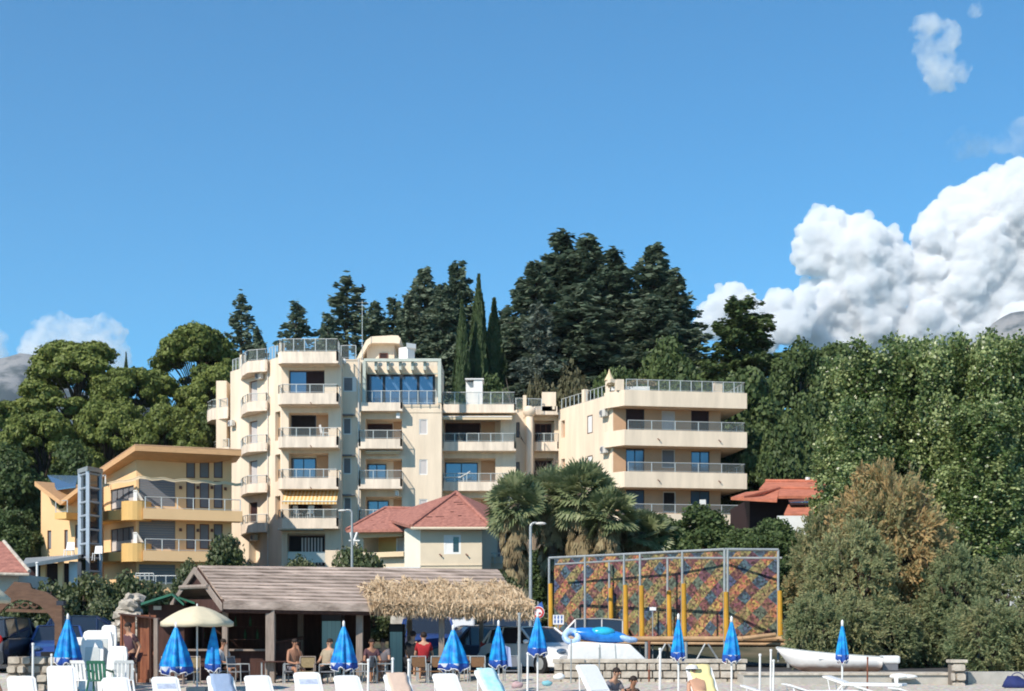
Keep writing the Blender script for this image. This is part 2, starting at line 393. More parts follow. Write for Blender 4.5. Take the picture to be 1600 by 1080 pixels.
leafmat('leaf_oak', [(.038, .065, .022), (.065, .10, .034), (.11, .15, .05)])
leafmat('leaf_fir', [(.055, .085, .055), (.105, .15, .095), (.18, .22, .15)], .6, .35)
leafmat('leaf_cedar', [(.07, .10, .08), (.12, .155, .12), (.19, .22, .18)], .6, .35)
leafmat('leaf_cypress', [(.028, .050, .018), (.045, .072, .026), (.07, .10, .04)], .6, .1)
leafmat('leaf_poplar', [(.035, .068, .02), (.095, .15, .038), (.40, .46, .20)], .35, .35, .5, .5)
leafmat('leaf_tamarisk', [(.18, .22, .11), (.27, .29, .14), (.41, .34, .17), (.52, .35, .16)], .7, .45, .28)
leafmat('leaf_tamarisk_green', [(.15, .205, .10), (.23, .28, .14), (.34, .36, .18), (.40, .36, .18)], .7, .45, .3)
leafmat('leaf_shrub', [(.04, .06, .02), (.075, .10, .035), (.15, .165, .08)], .5, .2, .8, .4)
leafmat('leaf_scrub', [(.06, .055, .03), (.09, .09, .045), (.12, .11, .06)], .7, .2)
leafmat('leaf_palm', [(.11, .145, .065), (.20, .24, .115), (.33, .35, .19)], .4, .3, .6, .4)
leafmat('leaf_palm_dead', [(.18, .13, .07), (.28, .22, .12), (.38, .31, .18)], .8, .2)
mat('bark', (.12, .09, .07), .95, .4, 4, stretch=(4, 4, .6), bump=.6)
mat('bark_pale', (.24, .20, .17), .95, .35, 4, stretch=(4, 4, .6), bump=.5)
mat('palm_trunk', (.17, .13, .10), .95, .5, 5, stretch=(1, 1, 4), bump=.8)

def unit(a): return a/np.maximum(np.linalg.norm(a, axis=-1, keepdims=True), 1e-6)
def leaf_quads(C, Nn, size, aspect, jit, r, T=None):
    """rhombus leaves at C with rough normal Nn"""
    n = len(C); nn = unit(Nn+jit*r.normal(size=(n, 3)))
    t_ = unit(np.cross(nn, r.normal(size=(n, 3)))) if T is None else unit(T+.25*r.normal(size=(n, 3)))
    if T is not None: nn = unit(nn-(nn*t_).sum(1, keepdims=True)*t_)
    b_ = np.cross(nn, t_); s = (size*r.uniform(.6, 1.4, n))[:, None] if np.isscalar(size) else size[:, None]
    V = np.stack([C-t_*s*aspect*.5, C+b_*s*.5, C+t_*s*aspect*.5, C-b_*s*.5], 1).reshape(-1, 3)
    return V, np.arange(n*4).reshape(n, 4)
def sphere_dirs(n, r): return unit(r.normal(size=(n, 3)))
def blob_leaves(blobs, per, size, r, aspect=1.3, jit=.45, flat=.7, shell=(.7, 1.05), up=0):
    Cs, Ns = [], []
    for (x, y, z, R_) in blobs:
        k = max(20, int(per*R_*R_)); d = sphere_dirs(k, r)
        rr = R_*r.uniform(shell[0], shell[1], k)*(1+.18*np.sin(d[:, 0]*7+x)*np.sin(d[:, 2]*6+y))
        c = d*rr[:, None]; c[:, 2] *= flat
        Cs.append(c+np.array([x, y, z])); nrm = d.copy(); nrm[:, 2] += up; Ns.append(nrm)
    return leaf_quads(np.concatenate(Cs), np.concatenate(Ns), size, aspect, jit, r)
def tree_obj(name, crownV, crownF, leaf, trunkmb, bark):
    root = thing(name, None, None)
    r = np.random.default_rng(len(crownF))
    np_mesh('crown', crownV, crownF, [leaf], root, r.random(len(crownF)))
    trunkmb.build('trunk', bark, root, smooth=True)
    return root
def limbs(mb, H, r0, tips, r, split=.35):
    """tapered trunk with limbs that run out to the given points"""
    top = H*.75; pts = []
    for i in range(7):
        f = i/6; pts.append(Vector((math.sin(f*3+r0)*.15*H*.1, math.cos(f*2.3)*.1*H*.1, -1.5+f*(top+1.5))))
    mb.path(pts, [r0*(1.25-.95*i/6) for i in range(7)], 8)
    for tp in tips:
        tp = Vector(tp); z0 = min(top, max(H*split*.8, tp.z-H*.28)); f = (z0+1.5)/(top+1.5)*6; i = min(5, int(f)); s = pts[i].lerp(pts[i+1], f-i)
        m1 = s.lerp(tp, .5)+Vector((0, 0, H*.03)); rr = r0*.38*(1.2-z0/H)
        mb.path([s, m1, tp], [rr, rr*.6, rr*.2], 5)
def proto_pine(seed, H=14, W=5.2, low=.06, leaf='leaf_pine', per=520, lsz=.23, nb=150, name='pine_tree', fl=.6, bmin=.45, bmax=1.35):
    """broad domed pine: a crown of flattened puffs"""
    r = np.random.default_rng(seed); blobs = []
    for i in range(nb):
        a = r.uniform(0, 6.283); h = r.random()**.8; env = math.sqrt(max(0, 1-(max(0, h-.45)/.58)**2))*(.75+.25*min(1, h/.3))
        q = r.uniform(.5, 1)**.6*env
        blobs.append((math.cos(a)*q*W*.85, math.sin(a)*q*W*.85, H*(low+(1-low)*h)-.6, r.uniform(bmin, bmax)))
    V, Fq = blob_leaves(blobs, per, lsz, r, 1.3, .5, fl, up=.2)
    mb = MB(); limbs(mb, H, .32, [b_[:3] for b_ in blobs[::2]], r)
    return tree_obj(name, V, Fq, leaf, mb, 'bark')
def proto_fir(seed, H=16, W=3.9, leaf='leaf_fir', dens=1.25, power=.75, droop=.2, low=.06, ragged=.5, name='fir_tree', lsz=.26, per=24):
    r = np.random.default_rng(seed); C, T, Nn = [], [], []; mb = MB()
    mb.path([(0, 0, -1.5), (0, 0, H*.5), (.05, 0, H*.97)], [.3, .17, .03], 8)
    z = H*low; az = 0
    while z < H*.985:
        f = z/H; Lm = W*(1-f)**power*1.02+.18
        for k in range(int(7*dens) if f < .85 else 5):
            az = r.uniform(0, 6.283); Lb = Lm*r.uniform(1-ragged, 1+ragged*.5)
            d = np.array([math.cos(az), math.sin(az), 0])
            rise = r.uniform(.05, .35) if f > .7 else r.uniform(-.05, .2)
            e = d*Lb+np.array([0, 0, Lb*(rise-droop*.5)])
            mid = d*Lb*.55+np.array([0, 0, Lb*rise*.7])
            if r.random() < .35: mb.path([Vector((0, 0, z)), Vector(mid)+Vector((0, 0, z)), Vector(e)+Vector((0, 0, z))], [.06, .035, .01], 4)
            n = max(4, int(Lb*per)); s = r.uniform(.12, 1, n)**.75
            pts = (2*(1-s)*s)[:, None]*mid+(s**2)[:, None]*e
            side = np.cross(d, [0, 0, 1]); wv = (.10+.22*Lb*(1-s*.75))
            pts = pts+side*(r.uniform(-1, 1, n)*wv)[:, None]+np.array([0, 0, 1])*(r.normal(size=n)*.16-.08)[:, None]
            pts[:, 2] += z; C.append(pts); T.append(np.tile(d, (n, 1))+side*r.uniform(-.9, .9, n)[:, None]+np.array([0, 0, -.15]))
            nn_ = np.tile([0, 0, 1.], (n, 1))+.6*d; Nn.append(nn_)
        z += (.30+.28*(1-f))*H/16/max(.7, dens)*1.15
    C = np.concatenate(C); V, Fq = leaf_quads(C, np.concatenate(Nn), lsz, 1.9, .9, r, np.concatenate(T))
    return tree_obj(name, V, Fq, leaf, mb, 'bark')
def proto_cypress(seed, H=12, W=1.1):
    r = np.random.default_rng(seed); n = 11000; f = r.random(n)**.9; a = r.uniform(0, 6.283, n)
    rad = W*np.sin(np.clip(f*.93+.07, 0, 1)**.62*math.pi)**.6*(1-.25*f)*(1+.13*np.sin(a*4+f*9)+.1*np.sin(a*7-f*23))*r.uniform(.72, 1.05, n)
    rad *= np.where(f > .85, (1-f)/.15*.8+.2, 1)
    C = np.stack([np.cos(a)*rad, np.sin(a)*rad, .3+f*(H-.3)], 1); d = np.stack([np.cos(a), np.sin(a), np.full(n, .3)], 1)
    V, Fq = leaf_quads(C, d, .22, 2.2, .4, r, np.stack([np.cos(a)*.2, np.sin(a)*.2, np.ones(n)], 1))
    mb = MB(); mb.path([(0, 0, -1.5), (0, 0, H*.5), (0, 0, H*.95)], [.2, .12, .02], 8)
    return tree_obj('cypress_tree', V, Fq, 'leaf_cypress', mb, 'bark')
def proto_broad(seed, H=9, W=3.6, leaf='leaf_oak', nb=80, per=560, lsz=.22, low=.0, name='broadleaf_tree', bark='bark', bm=(.4, 1.15), jit=.8, wr=1.0):
    r = np.random.default_rng(seed); blobs = []
    for i in range(nb):
        d = sphere_dirs(1, r)[0]; q = r.uniform(.55, 1)**.5
        blobs.append((d[0]*q*W*.8, d[1]*q*W*.8, H*(low+(1-low)*(.5+.42*d[2]*q)), r.uniform(*bm)))
    V, Fq = blob_leaves(blobs, per, lsz, r, 1.4, jit, .85, (.55, 1.12), .1)
    mb = MB(); limbs(mb, H, .25*H/9, [b_[:3] for b_ in blobs[::2]], r)
    return tree_obj(name, V, Fq, leaf, mb, bark)
def proto_poplar(seed, H=17, W=2.3):
    r = np.random.default_rng(seed); mb = MB()
    mb.path([(0, 0, -1.5), (0, 0, H*.5), (0, 0, H*.95)], [.28, .16, .03], 8)
    C, Nn = [], []
    for i in range(95):
        z0 = H*r.uniform(.04, .88); a = r.uniform(0, 6.283); f = z0/H
        Lb = (1.6+W*.9*(1-f*.65))*r.uniform(.7, 1.1); d = np.array([math.cos(a)*.62, math.sin(a)*.62, .75])
        e = np.array([0, 0, z0])+d*Lb
        mb.tube((0, 0, z0), e, .05, .012, 4)
        n = int(Lb*120); s = r.uniform(.15, 1.12, n); p = np.array([0, 0, z0])+d*(s*Lb)[:, None]+r.normal(size=(n, 3))*(.38*(1-.35*s))[:, None]
        C.append(p); q = p.copy(); q[:, 2] = 0; Nn.append(unit(q)+np.array([0, 0, .4]))
    C = np.concatenate(C); V, Fq = leaf_quads(C, np.concatenate(Nn), .19, 1.15, 1.0, r)
    return tree_obj('poplar_tree', V, Fq, 'leaf_poplar', mb, 'bark_pale')
def proto_tamarisk(seed, H=7.5, W=3.6, leaf='leaf_tamarisk', ns=430):
    r = np.random.default_rng(seed); mb = MB(); C, T, Nn = [], [], []
    for k in range(5):
        a = k*1.26+r.uniform(-.3, .3); e = Vector((math.cos(a)*W*.45, math.sin(a)*W*.45, H*.6)); mb.path([(0, 0, -1), (e.x*.3, e.y*.3, H*.28), e], [.2, .14, .05], 7)
        for j in range(7):
            aa = r.uniform(0, 6.283); q = e+Vector((math.cos(aa)*W*.4, math.sin(aa)*W*.4, r.uniform(-.5, H*.3))); mb.path([e.lerp(Vector((0, 0, 0)), r.uniform(0, .5)), q], [.05, .01], 4)
    for i in range(ns):
        d = sphere_dirs(1, r)[0]; q = r.uniform(.35, 1)**.5
        base = np.array([d[0]*q*W*.9, d[1]*q*W*.9, H*(.45+.47*d[2]*q if d[2] > 0 else .45+.40*d[2]*q**.4)])
        out_ = unit(np.array([[d[0], d[1], .55+.5*d[2]]]))[0]
        for j in range(6):
            dr = unit((out_+.55*r.normal(size=3))[None])[0]; Lb = r.uniform(.5, 1.1); n = 16; s = r.uniform(.1, 1, n)
            p = base+dr*(s*Lb)[:, None]+np.array([0, 0, -.3])*(s**2*Lb)[:, None]+r.normal(size=(n, 3))*.05
            C.append(p); T.append(np.tile(dr, (n, 1))+np.array([0, 0, -.4])*s[:, None]); Nn.append(np.tile(out_, (n, 1)))
    V, Fq = leaf_quads(np.concatenate(C), np.concatenate(Nn), .085, 2.9, .6, r, np.concatenate(T))
    return tree_obj('tamarisk_tree', V, Fq, leaf, mb, 'bark')
def fan_leaf(o, d, up, Rf, r, V, nseg=13, spread=2.5, droop=.35):
    """a palmate leaf: pointed segments fanned round the end of the stalk; triangles"""
    d = unit(d[None])[0]; s = unit(np.cross(d, up)[None])[0]; u_ = np.cross(s, d)
    for i in range(nseg):
        a = (i/(nseg-1)-.5)*spread; dr = d*math.cos(a)+s*math.sin(a); L_ = Rf*(1-.22*abs(a)/1.3)*r.uniform(.9, 1.08)
        w_ = unit(np.cross(dr, u_)[None])[0]*Rf*.085
        fold = u_*Rf*.05*(1 if i % 2 else -1)
        m_ = o+dr*L_*.6+fold; e = o+dr*L_+np.array([0, 0, -droop*L_*(.5+abs(a)*.3)])
        V.append([o, m_-w_, m_+w_]); V.append([m_-w_, e, m_+w_])
def proto_palm(seed, H=7.0, Rc=2.1, skirt=1.35, nl=72, name='fan_palm'):
    r = np.random.default_rng(seed); root = thing(name, None, None); mb = MB(); pts = []
    for i in range(9):
        f = i/8; pts.append(Vector((.12*math.sin(f*3+seed), .1*f, -1.5+f*(H+1.2))))
    mb.path(pts, [.36-.10*i/8+.02*(i % 2) for i in range(9)], 12); mb.build('trunk', 'palm_trunk', root, smooth=True)
    top = np.array(pts[-1]); V = []; st = MB()
    for i in range(nl):
        a = i*2.39996; el = math.pi/2*(.97-1.45*(i/nl)**.9)+r.uniform(-.12, .12)
        d = np.array([math.cos(a)*math.cos(el), math.sin(a)*math.cos(el), math.sin(el)]); Ls = Rc*r.uniform(.34, .56)
        e = top+d*Ls+np.array([0, 0, -.12*Ls]); st.tube(top, e, .03, .018, 4)
        up = np.array([-math.cos(a)*math.sin(el), -math.sin(a)*math.sin(el), math.cos(el)])+.7*r.normal(size=3)
        fan_leaf(e, d+np.array([0, 0, -.05]), up, Rc*r.uniform(.46, .6), r, V, 15, 2.3, .14)
    A = np.array(V).reshape(-1, 3)
    np_mesh('fronds', A, np.arange(len(A)).reshape(-1, 3), ['leaf_palm'], root, r.random(len(A)//3))
    st.build('stalks', 'leaf_palm', root)
    V = []
    for i in range(int(90*skirt)):
        a = r.uniform(0, 6.283); z = top[2]-.35-r.random()**1.3*2.6*skirt; rr = .4+.7*r.random()*(1-(top[2]-z)/4.5)
        o = np.array([math.cos(a)*rr+top[0], math.sin(a)*rr+top[1], z])
        fan_leaf(o, np.array([math.cos(a)*.28, math.sin(a)*.28, -1]), np.array([math.cos(a), math.sin(a), .2]), r.uniform(.7, 1.05), r, V, 8, .9, .05)
    A = np.array(V).reshape(-1, 3)
    np_mesh('dead_leaf_skirt', A, np.arange(len(A)).reshape(-1, 3), ['leaf_palm_dead'], root, r.random(len(A)//3))
    return root

PH = {}
def place(proto, key, label, cat, group, px, top, Y, wpx, H, W, base=None, name=None, rot=None):
    """stand a tree of kind `proto` so that its top and width agree with the photograph; H, W: size of the prototype"""
    x = X(px, Y); gb = gz(x, Y) if base is None else base; h = Z(top, Y)-gb; w_ = wpx/F*Y/2
    if key not in PH: PH[key] = proto; o = proto
    else: o = copytree(PH[key])
    o.location = (x, Y, gb); o.scale = (w_/W, w_/W, h/H); o.rotation_euler = (0, 0, rot if rot is not None else random.uniform(0, 6.28))
    return setp(o, label, cat, group)
pineA, pineB = proto_pine(11), proto_pine(12)
broadA, broadB = proto_broad(21), proto_broad(22)
firA, firB = proto_fir(31), proto_fir(32, ragged=.5)
firT = proto_fir(33, H=16, W=3.2, dens=.9, ragged=.6, power=.7, per=20)
cedar = proto_fir(35, H=18, W=5, leaf='leaf_cedar', dens=1.0, power=.7, ragged=.45, droop=.1, name='cedar_tree')
wide = proto_fir(36, H=16, W=5.2, leaf='leaf_oak', power=.5, ragged=.5, droop=.05, name='pine_tree')
cyp = proto_cypress(41)
popA, popB = proto_poplar(51), proto_poplar(52)
tamA, tamB = proto_tamarisk(61), proto_tamarisk(62, leaf='leaf_tamarisk_green')
G1 = 'domed pines on the slope at the left'
for a in [
 ('big round domed pine at the left, its top just under the pale cloud', 118, 532, 122, 175, 0, None),
 ('tall domed pine rising highest of the pines, left of the apartment roof', 302, 508, 126, 150, 1, None),
 ('pine between the two big domed pines, below the distant ridge', 208, 572, 120, 130, 1, None),
 ('pine whose crown touches the left wall of the apartment building', 338, 575, 121, 110, 0, None),
 ('lower pine in front of the round domed pine, behind the butterfly roof', 70, 640, 110, 150, 1, None),
 ('lower pine behind the glass lift tower', 170, 625, 112, 140, 0, None),
 ('lower pine directly behind the yellow house roof', 262, 632, 111, 130, 1, None),
 ('pine at the left edge below the rocky mountain', -5, 622, 118, 130, 0, None)]:
    place(pineA if a[5] == 0 else pineB, 'p%d' % a[5], a[0], 'pine tree', G1, a[1], a[2], a[3], a[4]*1.25, 14, 5.6)
for a in [
 ('dark evergreen oak at the left edge beside the butterfly roofed wing', 10, 700, 104, 130, 0),
 ('dark bush-like oak between the left edge and the cream side wall', 25, 790, 98, 90, 1),
 ('dark oak behind the solar panels', 105, 690, 106, 120, 0),
 ('dark oak between the lift tower and the apartment building', 225, 690, 107, 120, 1),
 ('dark oak hard against the rounded left balconies of the apartments', 320, 650, 113, 110, 0)]:
    place(broadA if a[5] == 0 else broadB, 'b%d' % a[5], a[0], 'oak tree', 'dark oaks behind the houses', a[1], a[2], a[3], a[4]*1.3, 9, 3.9)
place(cyp, 'cy', 'tiny distant cypress on the skyline between the two domed pines', 'cypress tree', None, 197, 553, 150, 14, 12, 1.1)
for a in [
 ('slim cypress standing left of centre, just right of the roof chimney', 722, 474, 122, 36),
 ('tallest cypress, its point in front of the gap between the firs', 748, 434, 124, 40),
 ('cypress closest to the big firs', 772, 470, 126, 44)]:
    place(cyp, 'cy', a[0], 'cypress tree', 'cypresses behind the flat roof', a[1], a[2], a[3], a[4], 12, 1.15)
for a in [
 ('slim fir at the far left of the firs, above the first roof railing', 377, 458, 132, 62, 'T'),
 ('short fir leaning on the slim leftmost fir', 402, 508, 130, 56, 'A'),
 ('small lone fir above the left roof terrace', 463, 470, 132, 66, 'T'),
 ('pointed fir left of the roof antenna', 541, 430, 134, 96, 'T'),
 ('bushy fir behind the roof antenna', 585, 468, 132, 82, 'B'),
 ('low fir filling the gap left of the antenna', 512, 492, 129, 70, 'A'),
 ('thin fir right of the antenna', 615, 464, 136, 60, 'T'),
 ('dense fir behind the stair tower', 640, 452, 130, 80, 'A'),
 ('fir with a thin pointed top, third right of the antenna', 663, 415, 136, 96, 'B'),
 ('tall dark fir directly left of the cypresses', 716, 405, 132, 96, 'A'),
 ('fir behind the flat roof between the chimney and the cypresses', 690, 440, 129, 90, 'B'),
 ('fir behind the gap right of the cypresses', 790, 480, 140, 80, 'A')]:
    pr = {'T': firT, 'A': firA, 'B': firB}[a[5]]
    place(pr, 'f'+a[5], a[0], 'fir tree', 'firs behind the apartment roof', a[1], a[2], a[3], a[4], 16, {'T': 2.2, 'A': 3.1, 'B': 3.1}[a[5]]*.85)
for a in [
 ('highest of the big firs, its spire the top of the skyline', 877, 357, 134, 150, 'A'),
 ('broad fir immediately right of the highest one', 918, 364, 133, 130, 'B'),
 ('big fir on the left flank of the highest group', 838, 405, 131, 120, 'B'),
 ('big fir on the right flank of the highest group', 958, 384, 133, 120, 'A'),
 ('separate big fir with a bent tip, right of the highest group', 1022, 378, 134, 130, 'B'),
 ('fir joined to the right of the bent-tip fir', 1058, 425, 132, 110, 'A'),
 ('low dense fir under the highest group', 905, 440, 127, 170, 'A'),
 ('low dense fir under the bent-tip fir', 1015, 460, 128, 150, 'B')]:
    place({'A': firA, 'B': firB}[a[5]], 'f'+a[5], a[0], 'fir tree', 'big firs at the top of the skyline', a[1], a[2], a[3], a[4], 16, 2.5)
place(cedar, 'ce', 'grey-green cedar in front of the big firs at their left foot', 'cedar tree', None, 842, 470, 124, 130, 18, 4.6)
for a in [
 ('open topped dark tree in front of the small white cumulus', 1158, 464, 126, 120, 'c'),
 ('round green tree above the right roof terrace', 1050, 532, 119, 130, 'b0'),
 ('dark tree right of the right roof terrace, reaching down beside the balconies', 1170, 560, 116, 140, 'b1'),
 ('green tree behind the gap left of the poplars', 1250, 535, 122, 120, 'b0'),
 ('distant dark tree under the large cumulus', 1300, 524, 135, 120, 'b1'),
 ('dark bush above the left end of the right terrace, under the firs', 960, 560, 118, 110, 'b1'),
 ('dark tree beside the lowest right balconies', 1160, 660, 110, 110, 'b0'),
 ('round tree behind the red roofed house', 1215, 650, 106, 110, 'b1'),
 ('bright green tree directly left of the poplar leaves', 1255, 620, 108, 110, 'b0'),
 ('low tree behind the red roof ridge', 1290, 690, 100, 90, 'b1'),
 ('dark tree just behind the chimney box on the flat roof', 770, 590, 121, 100, 'b0')]:
    if a[5] == 'c': place(wide, 'wide', a[0], 'tree', 'trees between the apartments and the poplars', a[1], a[2], a[3], a[4]*1.5, 16, 4.6)
    else: place({'b0': broadA, 'b1': broadB}[a[5]], a[5], a[0], 'tree', 'trees between the apartments and the poplars', a[1], a[2], a[3], a[4]*1.3, 9, 3.9)
scrub = proto_broad(27, 6, 3.2, 'leaf_scrub', 26, 420, .2, .3, 'scrub_tree', 'bark_pale')
place(scrub, 'sc', 'dry brownish scrub with bare pale limbs above the recessed roof', 'scrub', None, 885, 585, 116, 130, 6, 3.3)
place(scrub, 'sc', 'dry scrub behind the box on the roof, beside the bare limbs', 'scrub', None, 845, 600, 115, 80, 6, 3.3)
mb = MB(); r_ = np.random.default_rng(5)
def twig(p, d, L_, rad, n):
    e = p+d*L_; mb.tube(p, e, rad, rad*.6, 5)
    if n:
        for k in range(3): twig(p.lerp(e, .6+.2*k), (d+Vector(r_.normal(size=3))*.5).normalized(), L_*.7, rad*.55, n-1)
twig(Vector((0, 0, 0)), Vector((-.15, 0, 1)).normalized(), 2.0, .13, 4); twig(Vector((.6, 0, 0)), Vector((.45, 0, .8)).normalized(), 1.8, .1, 4)
o = mb.build('bare_tree', 'bark_pale'); o.location = (X(812, 113), 113, 13.5)
gzb = gz(o.location.x, 113); o.location.z = gzb; o.scale = (1.9, 1.9, (Z(585, 113)-gzb)/5.0)
setp(o, 'bare dead tree with pale forking limbs behind the flat roof', 'dead tree')
for i, a in enumerate([
 ('leftmost poplar, its light leaves starting right of the red roofed house', 1322, 532, 78, 96),
 ('second poplar from the left', 1372, 500, 76, 104),
 ('poplar in the middle of the row, above the browning tamarisk', 1420, 489, 78, 100),
 ('poplar with a dip to its right, third from the right edge', 1462, 494, 75, 96),
 ('tall poplar second from the right edge', 1512, 484, 76, 104),
 ('poplar next to the last one on the right', 1558, 490, 74, 96),
 ('poplar cut by the right edge of the view', 1606, 492, 76, 104),
 ('shorter poplar in front, below the middle of the row', 1345, 600, 72, 90),
 ('shorter poplar in front, above the right end of the tamarisks', 1540, 600, 71, 110)]):
    place(popA if i % 2 else popB, 'po%d' % (i % 2), a[0], 'poplar tree', 'poplars in a row at the right', a[1], a[2], a[3], a[4]*1.12, 18.4, 2.4)
for a in [
 ('tall browning tamarisk, the highest of the feathery trees by the beach', 1385, 702, 52, 190, 0),
 ('tamarisk with rusty tips beside the patchwork screen', 1297, 775, 54, 140, 0),
 ('grey-green tamarisk over the white boat', 1330, 800, 50, 150, 1),
 ('brown flushed tamarisk at the foot of the poplars', 1440, 772, 53, 130, 0),
 ('grey-green tamarisk behind the stone pillar', 1490, 840, 50, 130, 1),
 ('grey-green tamarisk at the right edge', 1580, 860, 50, 150, 1)]:
    place(tamA if a[5] == 0 else tamB, 't%d' % a[5], a[0], 'tamarisk tree', 'tamarisks along the beach at the right', a[1], a[2], a[3], a[4]*1.1, 7.6, 4.0, base=.9)
for a in [('low tamarisk bush behind the bow of the white boat', 1272, 915, 47, 90), ('low tamarisk bush behind the middle of the white boat', 1325, 915, 48, 110), ('low tamarisk bush behind the boat stern', 1375, 925, 49, 120), ('low tamarisk bush behind the stone pillar', 1450, 925, 50, 120), ('low tamarisk bush right of the stone pillar', 1545, 925, 44, 120), ('low tamarisk bush at the right edge of the beach', 1610, 930, 44, 110)]:
    place(tamB, 't1', a[0], 'tamarisk bush', 'low tamarisk bushes behind the beach', a[1], a[2], a[3], a[4]*1.2, 7.6, 4.0, base=.4)
for o_ in (popA,): pass
palm = [proto_palm(71), proto_palm(72, H=7.6)]
for i, a in enumerate([
 ('leftmost fan palm, standing clear with a long skirt of dead leaves', 808, 727, 64, 96),
 ('fan palm second from the left, behind the lamp post', 866, 722, 66, 110),
 ('tallest fan palm, crown against the bright diagonal wall', 908, 708, 65, 110),
 ('lower fan palm right of the tallest one', 948, 752, 64, 100),
 ('fan palm furthest right, with blue-green leaves', 1002, 788, 66, 110)]):
    Y = a[3]; x = X(a[1], Y); gb = gz(x, Y); h = Z(a[2], Y)-gb; src = palm[i % 2]; Hp = (8.6, 9.2)[i % 2]
    o = src if i < 2 else copytree(src)
    s = a[4]/F*Y/4.0
    o.location = (x, Y, gb-.1); o.scale = (s, s, h/Hp); o.rotation_euler = (0, 0, i*1.3)
    setp(o, a[0], 'palm tree', 'fan palms in front of the apartments')
yp = proto_palm(77, H=2.2, Rc=1.8, skirt=.5, nl=26, name='date_palm')
yp.location = (X(938, 60), 60, gz(X(938, 60), 60)); setp(yp, 'young palm with yellowing drooping leaves above the screen rail', 'palm tree'); yp.scale = (1, 1, .9)
# shrubs
shA = proto_broad(24, 3, 1.6, 'leaf_shrub', 30, 900, .13, -.05, 'shrub', 'bark', (.4, .65)); shB = proto_broad(25, 3, 1.6, 'leaf_shrub', 30, 900, .13, -.05, 'shrub', 'bark', (.4, .65))
k = 0
for a in [
 ('round dark shrub in front of the yellow house, above the gable of the bar', 358, 834, 70, 74, 885, 0),
 ('low dark shrub under the ground floor window with curtains', 472, 866, 70, 60, 895, 0),
 ('spiky green shrub beside the low red roofed house', 562, 852, 66, 86, 900, 0),
 ('hedge bush behind the wooden arch', 80, 905, 54, 90, 985, 1),
 ('hedge bush above the blue car', 130, 895, 55, 90, 985, 1),
 ('hedge bush with pale flowers by the grey garage shutter', 190, 890, 56, 90, 960, 1),
 ('hedge bush under the garage railing', 235, 908, 57, 80, 960, 1),
 ('hedge bush at the left edge behind the arch', 35, 930, 53, 80, 990, 1),
 ('hedge bush low behind the white plastic chairs', 160, 935, 52, 90, 990, 1),
 ('brownish bush at the corner of the yellow house', 300, 872, 72, 50, 905, 0),
 ('dark bush behind the cars, seen under the straw fringe', 640, 935, 63, 90, 990, 1),
 ('dark bush behind the camper van', 720, 930, 64, 90, 990, 1),
 ('dark bush beyond the roof of the white car', 800, 940, 63, 90, 990, 1),
 ('dark bush behind the left end of the patchwork screen', 865, 945, 65, 80, 990, 1),
 ('dark bush behind the open side of the bar', 585, 930, 62, 80, 990, 1),
 ('green bush in the shade right of the bar roof', 785, 890, 62, 60, 960, 0)]:
    Y = a[3]; b0 = gz(X(a[1], Y), Y); place(shA if k % 2 else shB, 's%d' % (k % 2), a[0], 'hedge' if a[6] else 'shrub', 'hedge bushes at the left' if a[6] else None, a[1], a[2], Y, a[4]*1.3, 3, 1.75, base=b0); k += 1
for a in [
 ('dark fig-like tree in front of the lowest right balcony', 1085, 790, 70, 130, 0),
 ('dark tree behind the right end of the screen', 1165, 818, 68, 120, 1),
 ('dark tree between the palms and the lowest balcony', 1040, 808, 67, 110, 0),
 ('grey leafed tree below the red roofed house', 1205, 800, 66, 110, 1),
 ('dark tree filling the shade under the palms', 880, 830, 69, 110, 1),
 ('dark tree behind the left end of the screen', 960, 838, 67, 110, 0)]:
    place(broadA if a[5] == 0 else broadB, 'b%d' % a[5], a[0], 'tree', 'dark trees behind the patchwork screen', a[1], a[2], a[3], a[4]*1.3, 9, 3.9)
# trees that carry on just outside the frame
for px, k in ((1665, 0), (1725, 1), (1790, 0), (1850, 1)): place(popA if k else popB, 'po%d' % k, ('nearer', 'second', 'third', 'farthest')[(px-1660)//58]+' poplar of those beyond the right edge of the view', 'poplar tree', 'poplars in a row at the right', px, 492+k*6, 77, 116, 18.4, 2.4)
for px, w_ in ((1680, 'nearer'), (1790, 'farther')): place(tamB, 't1', w_+' tamarisk beyond the right edge of the view', 'tamarisk tree', 'tamarisks along the beach at the right', px, 850, 50, 170, 7.6, 4.0, base=.6)
for px, w_ in ((-95, 'nearer'), (-210, 'farther')): place(pineA, 'p0', w_+' domed pine beyond the left edge of the view', 'pine tree', G1, px, 575, 118, 200, 14, 5.6)
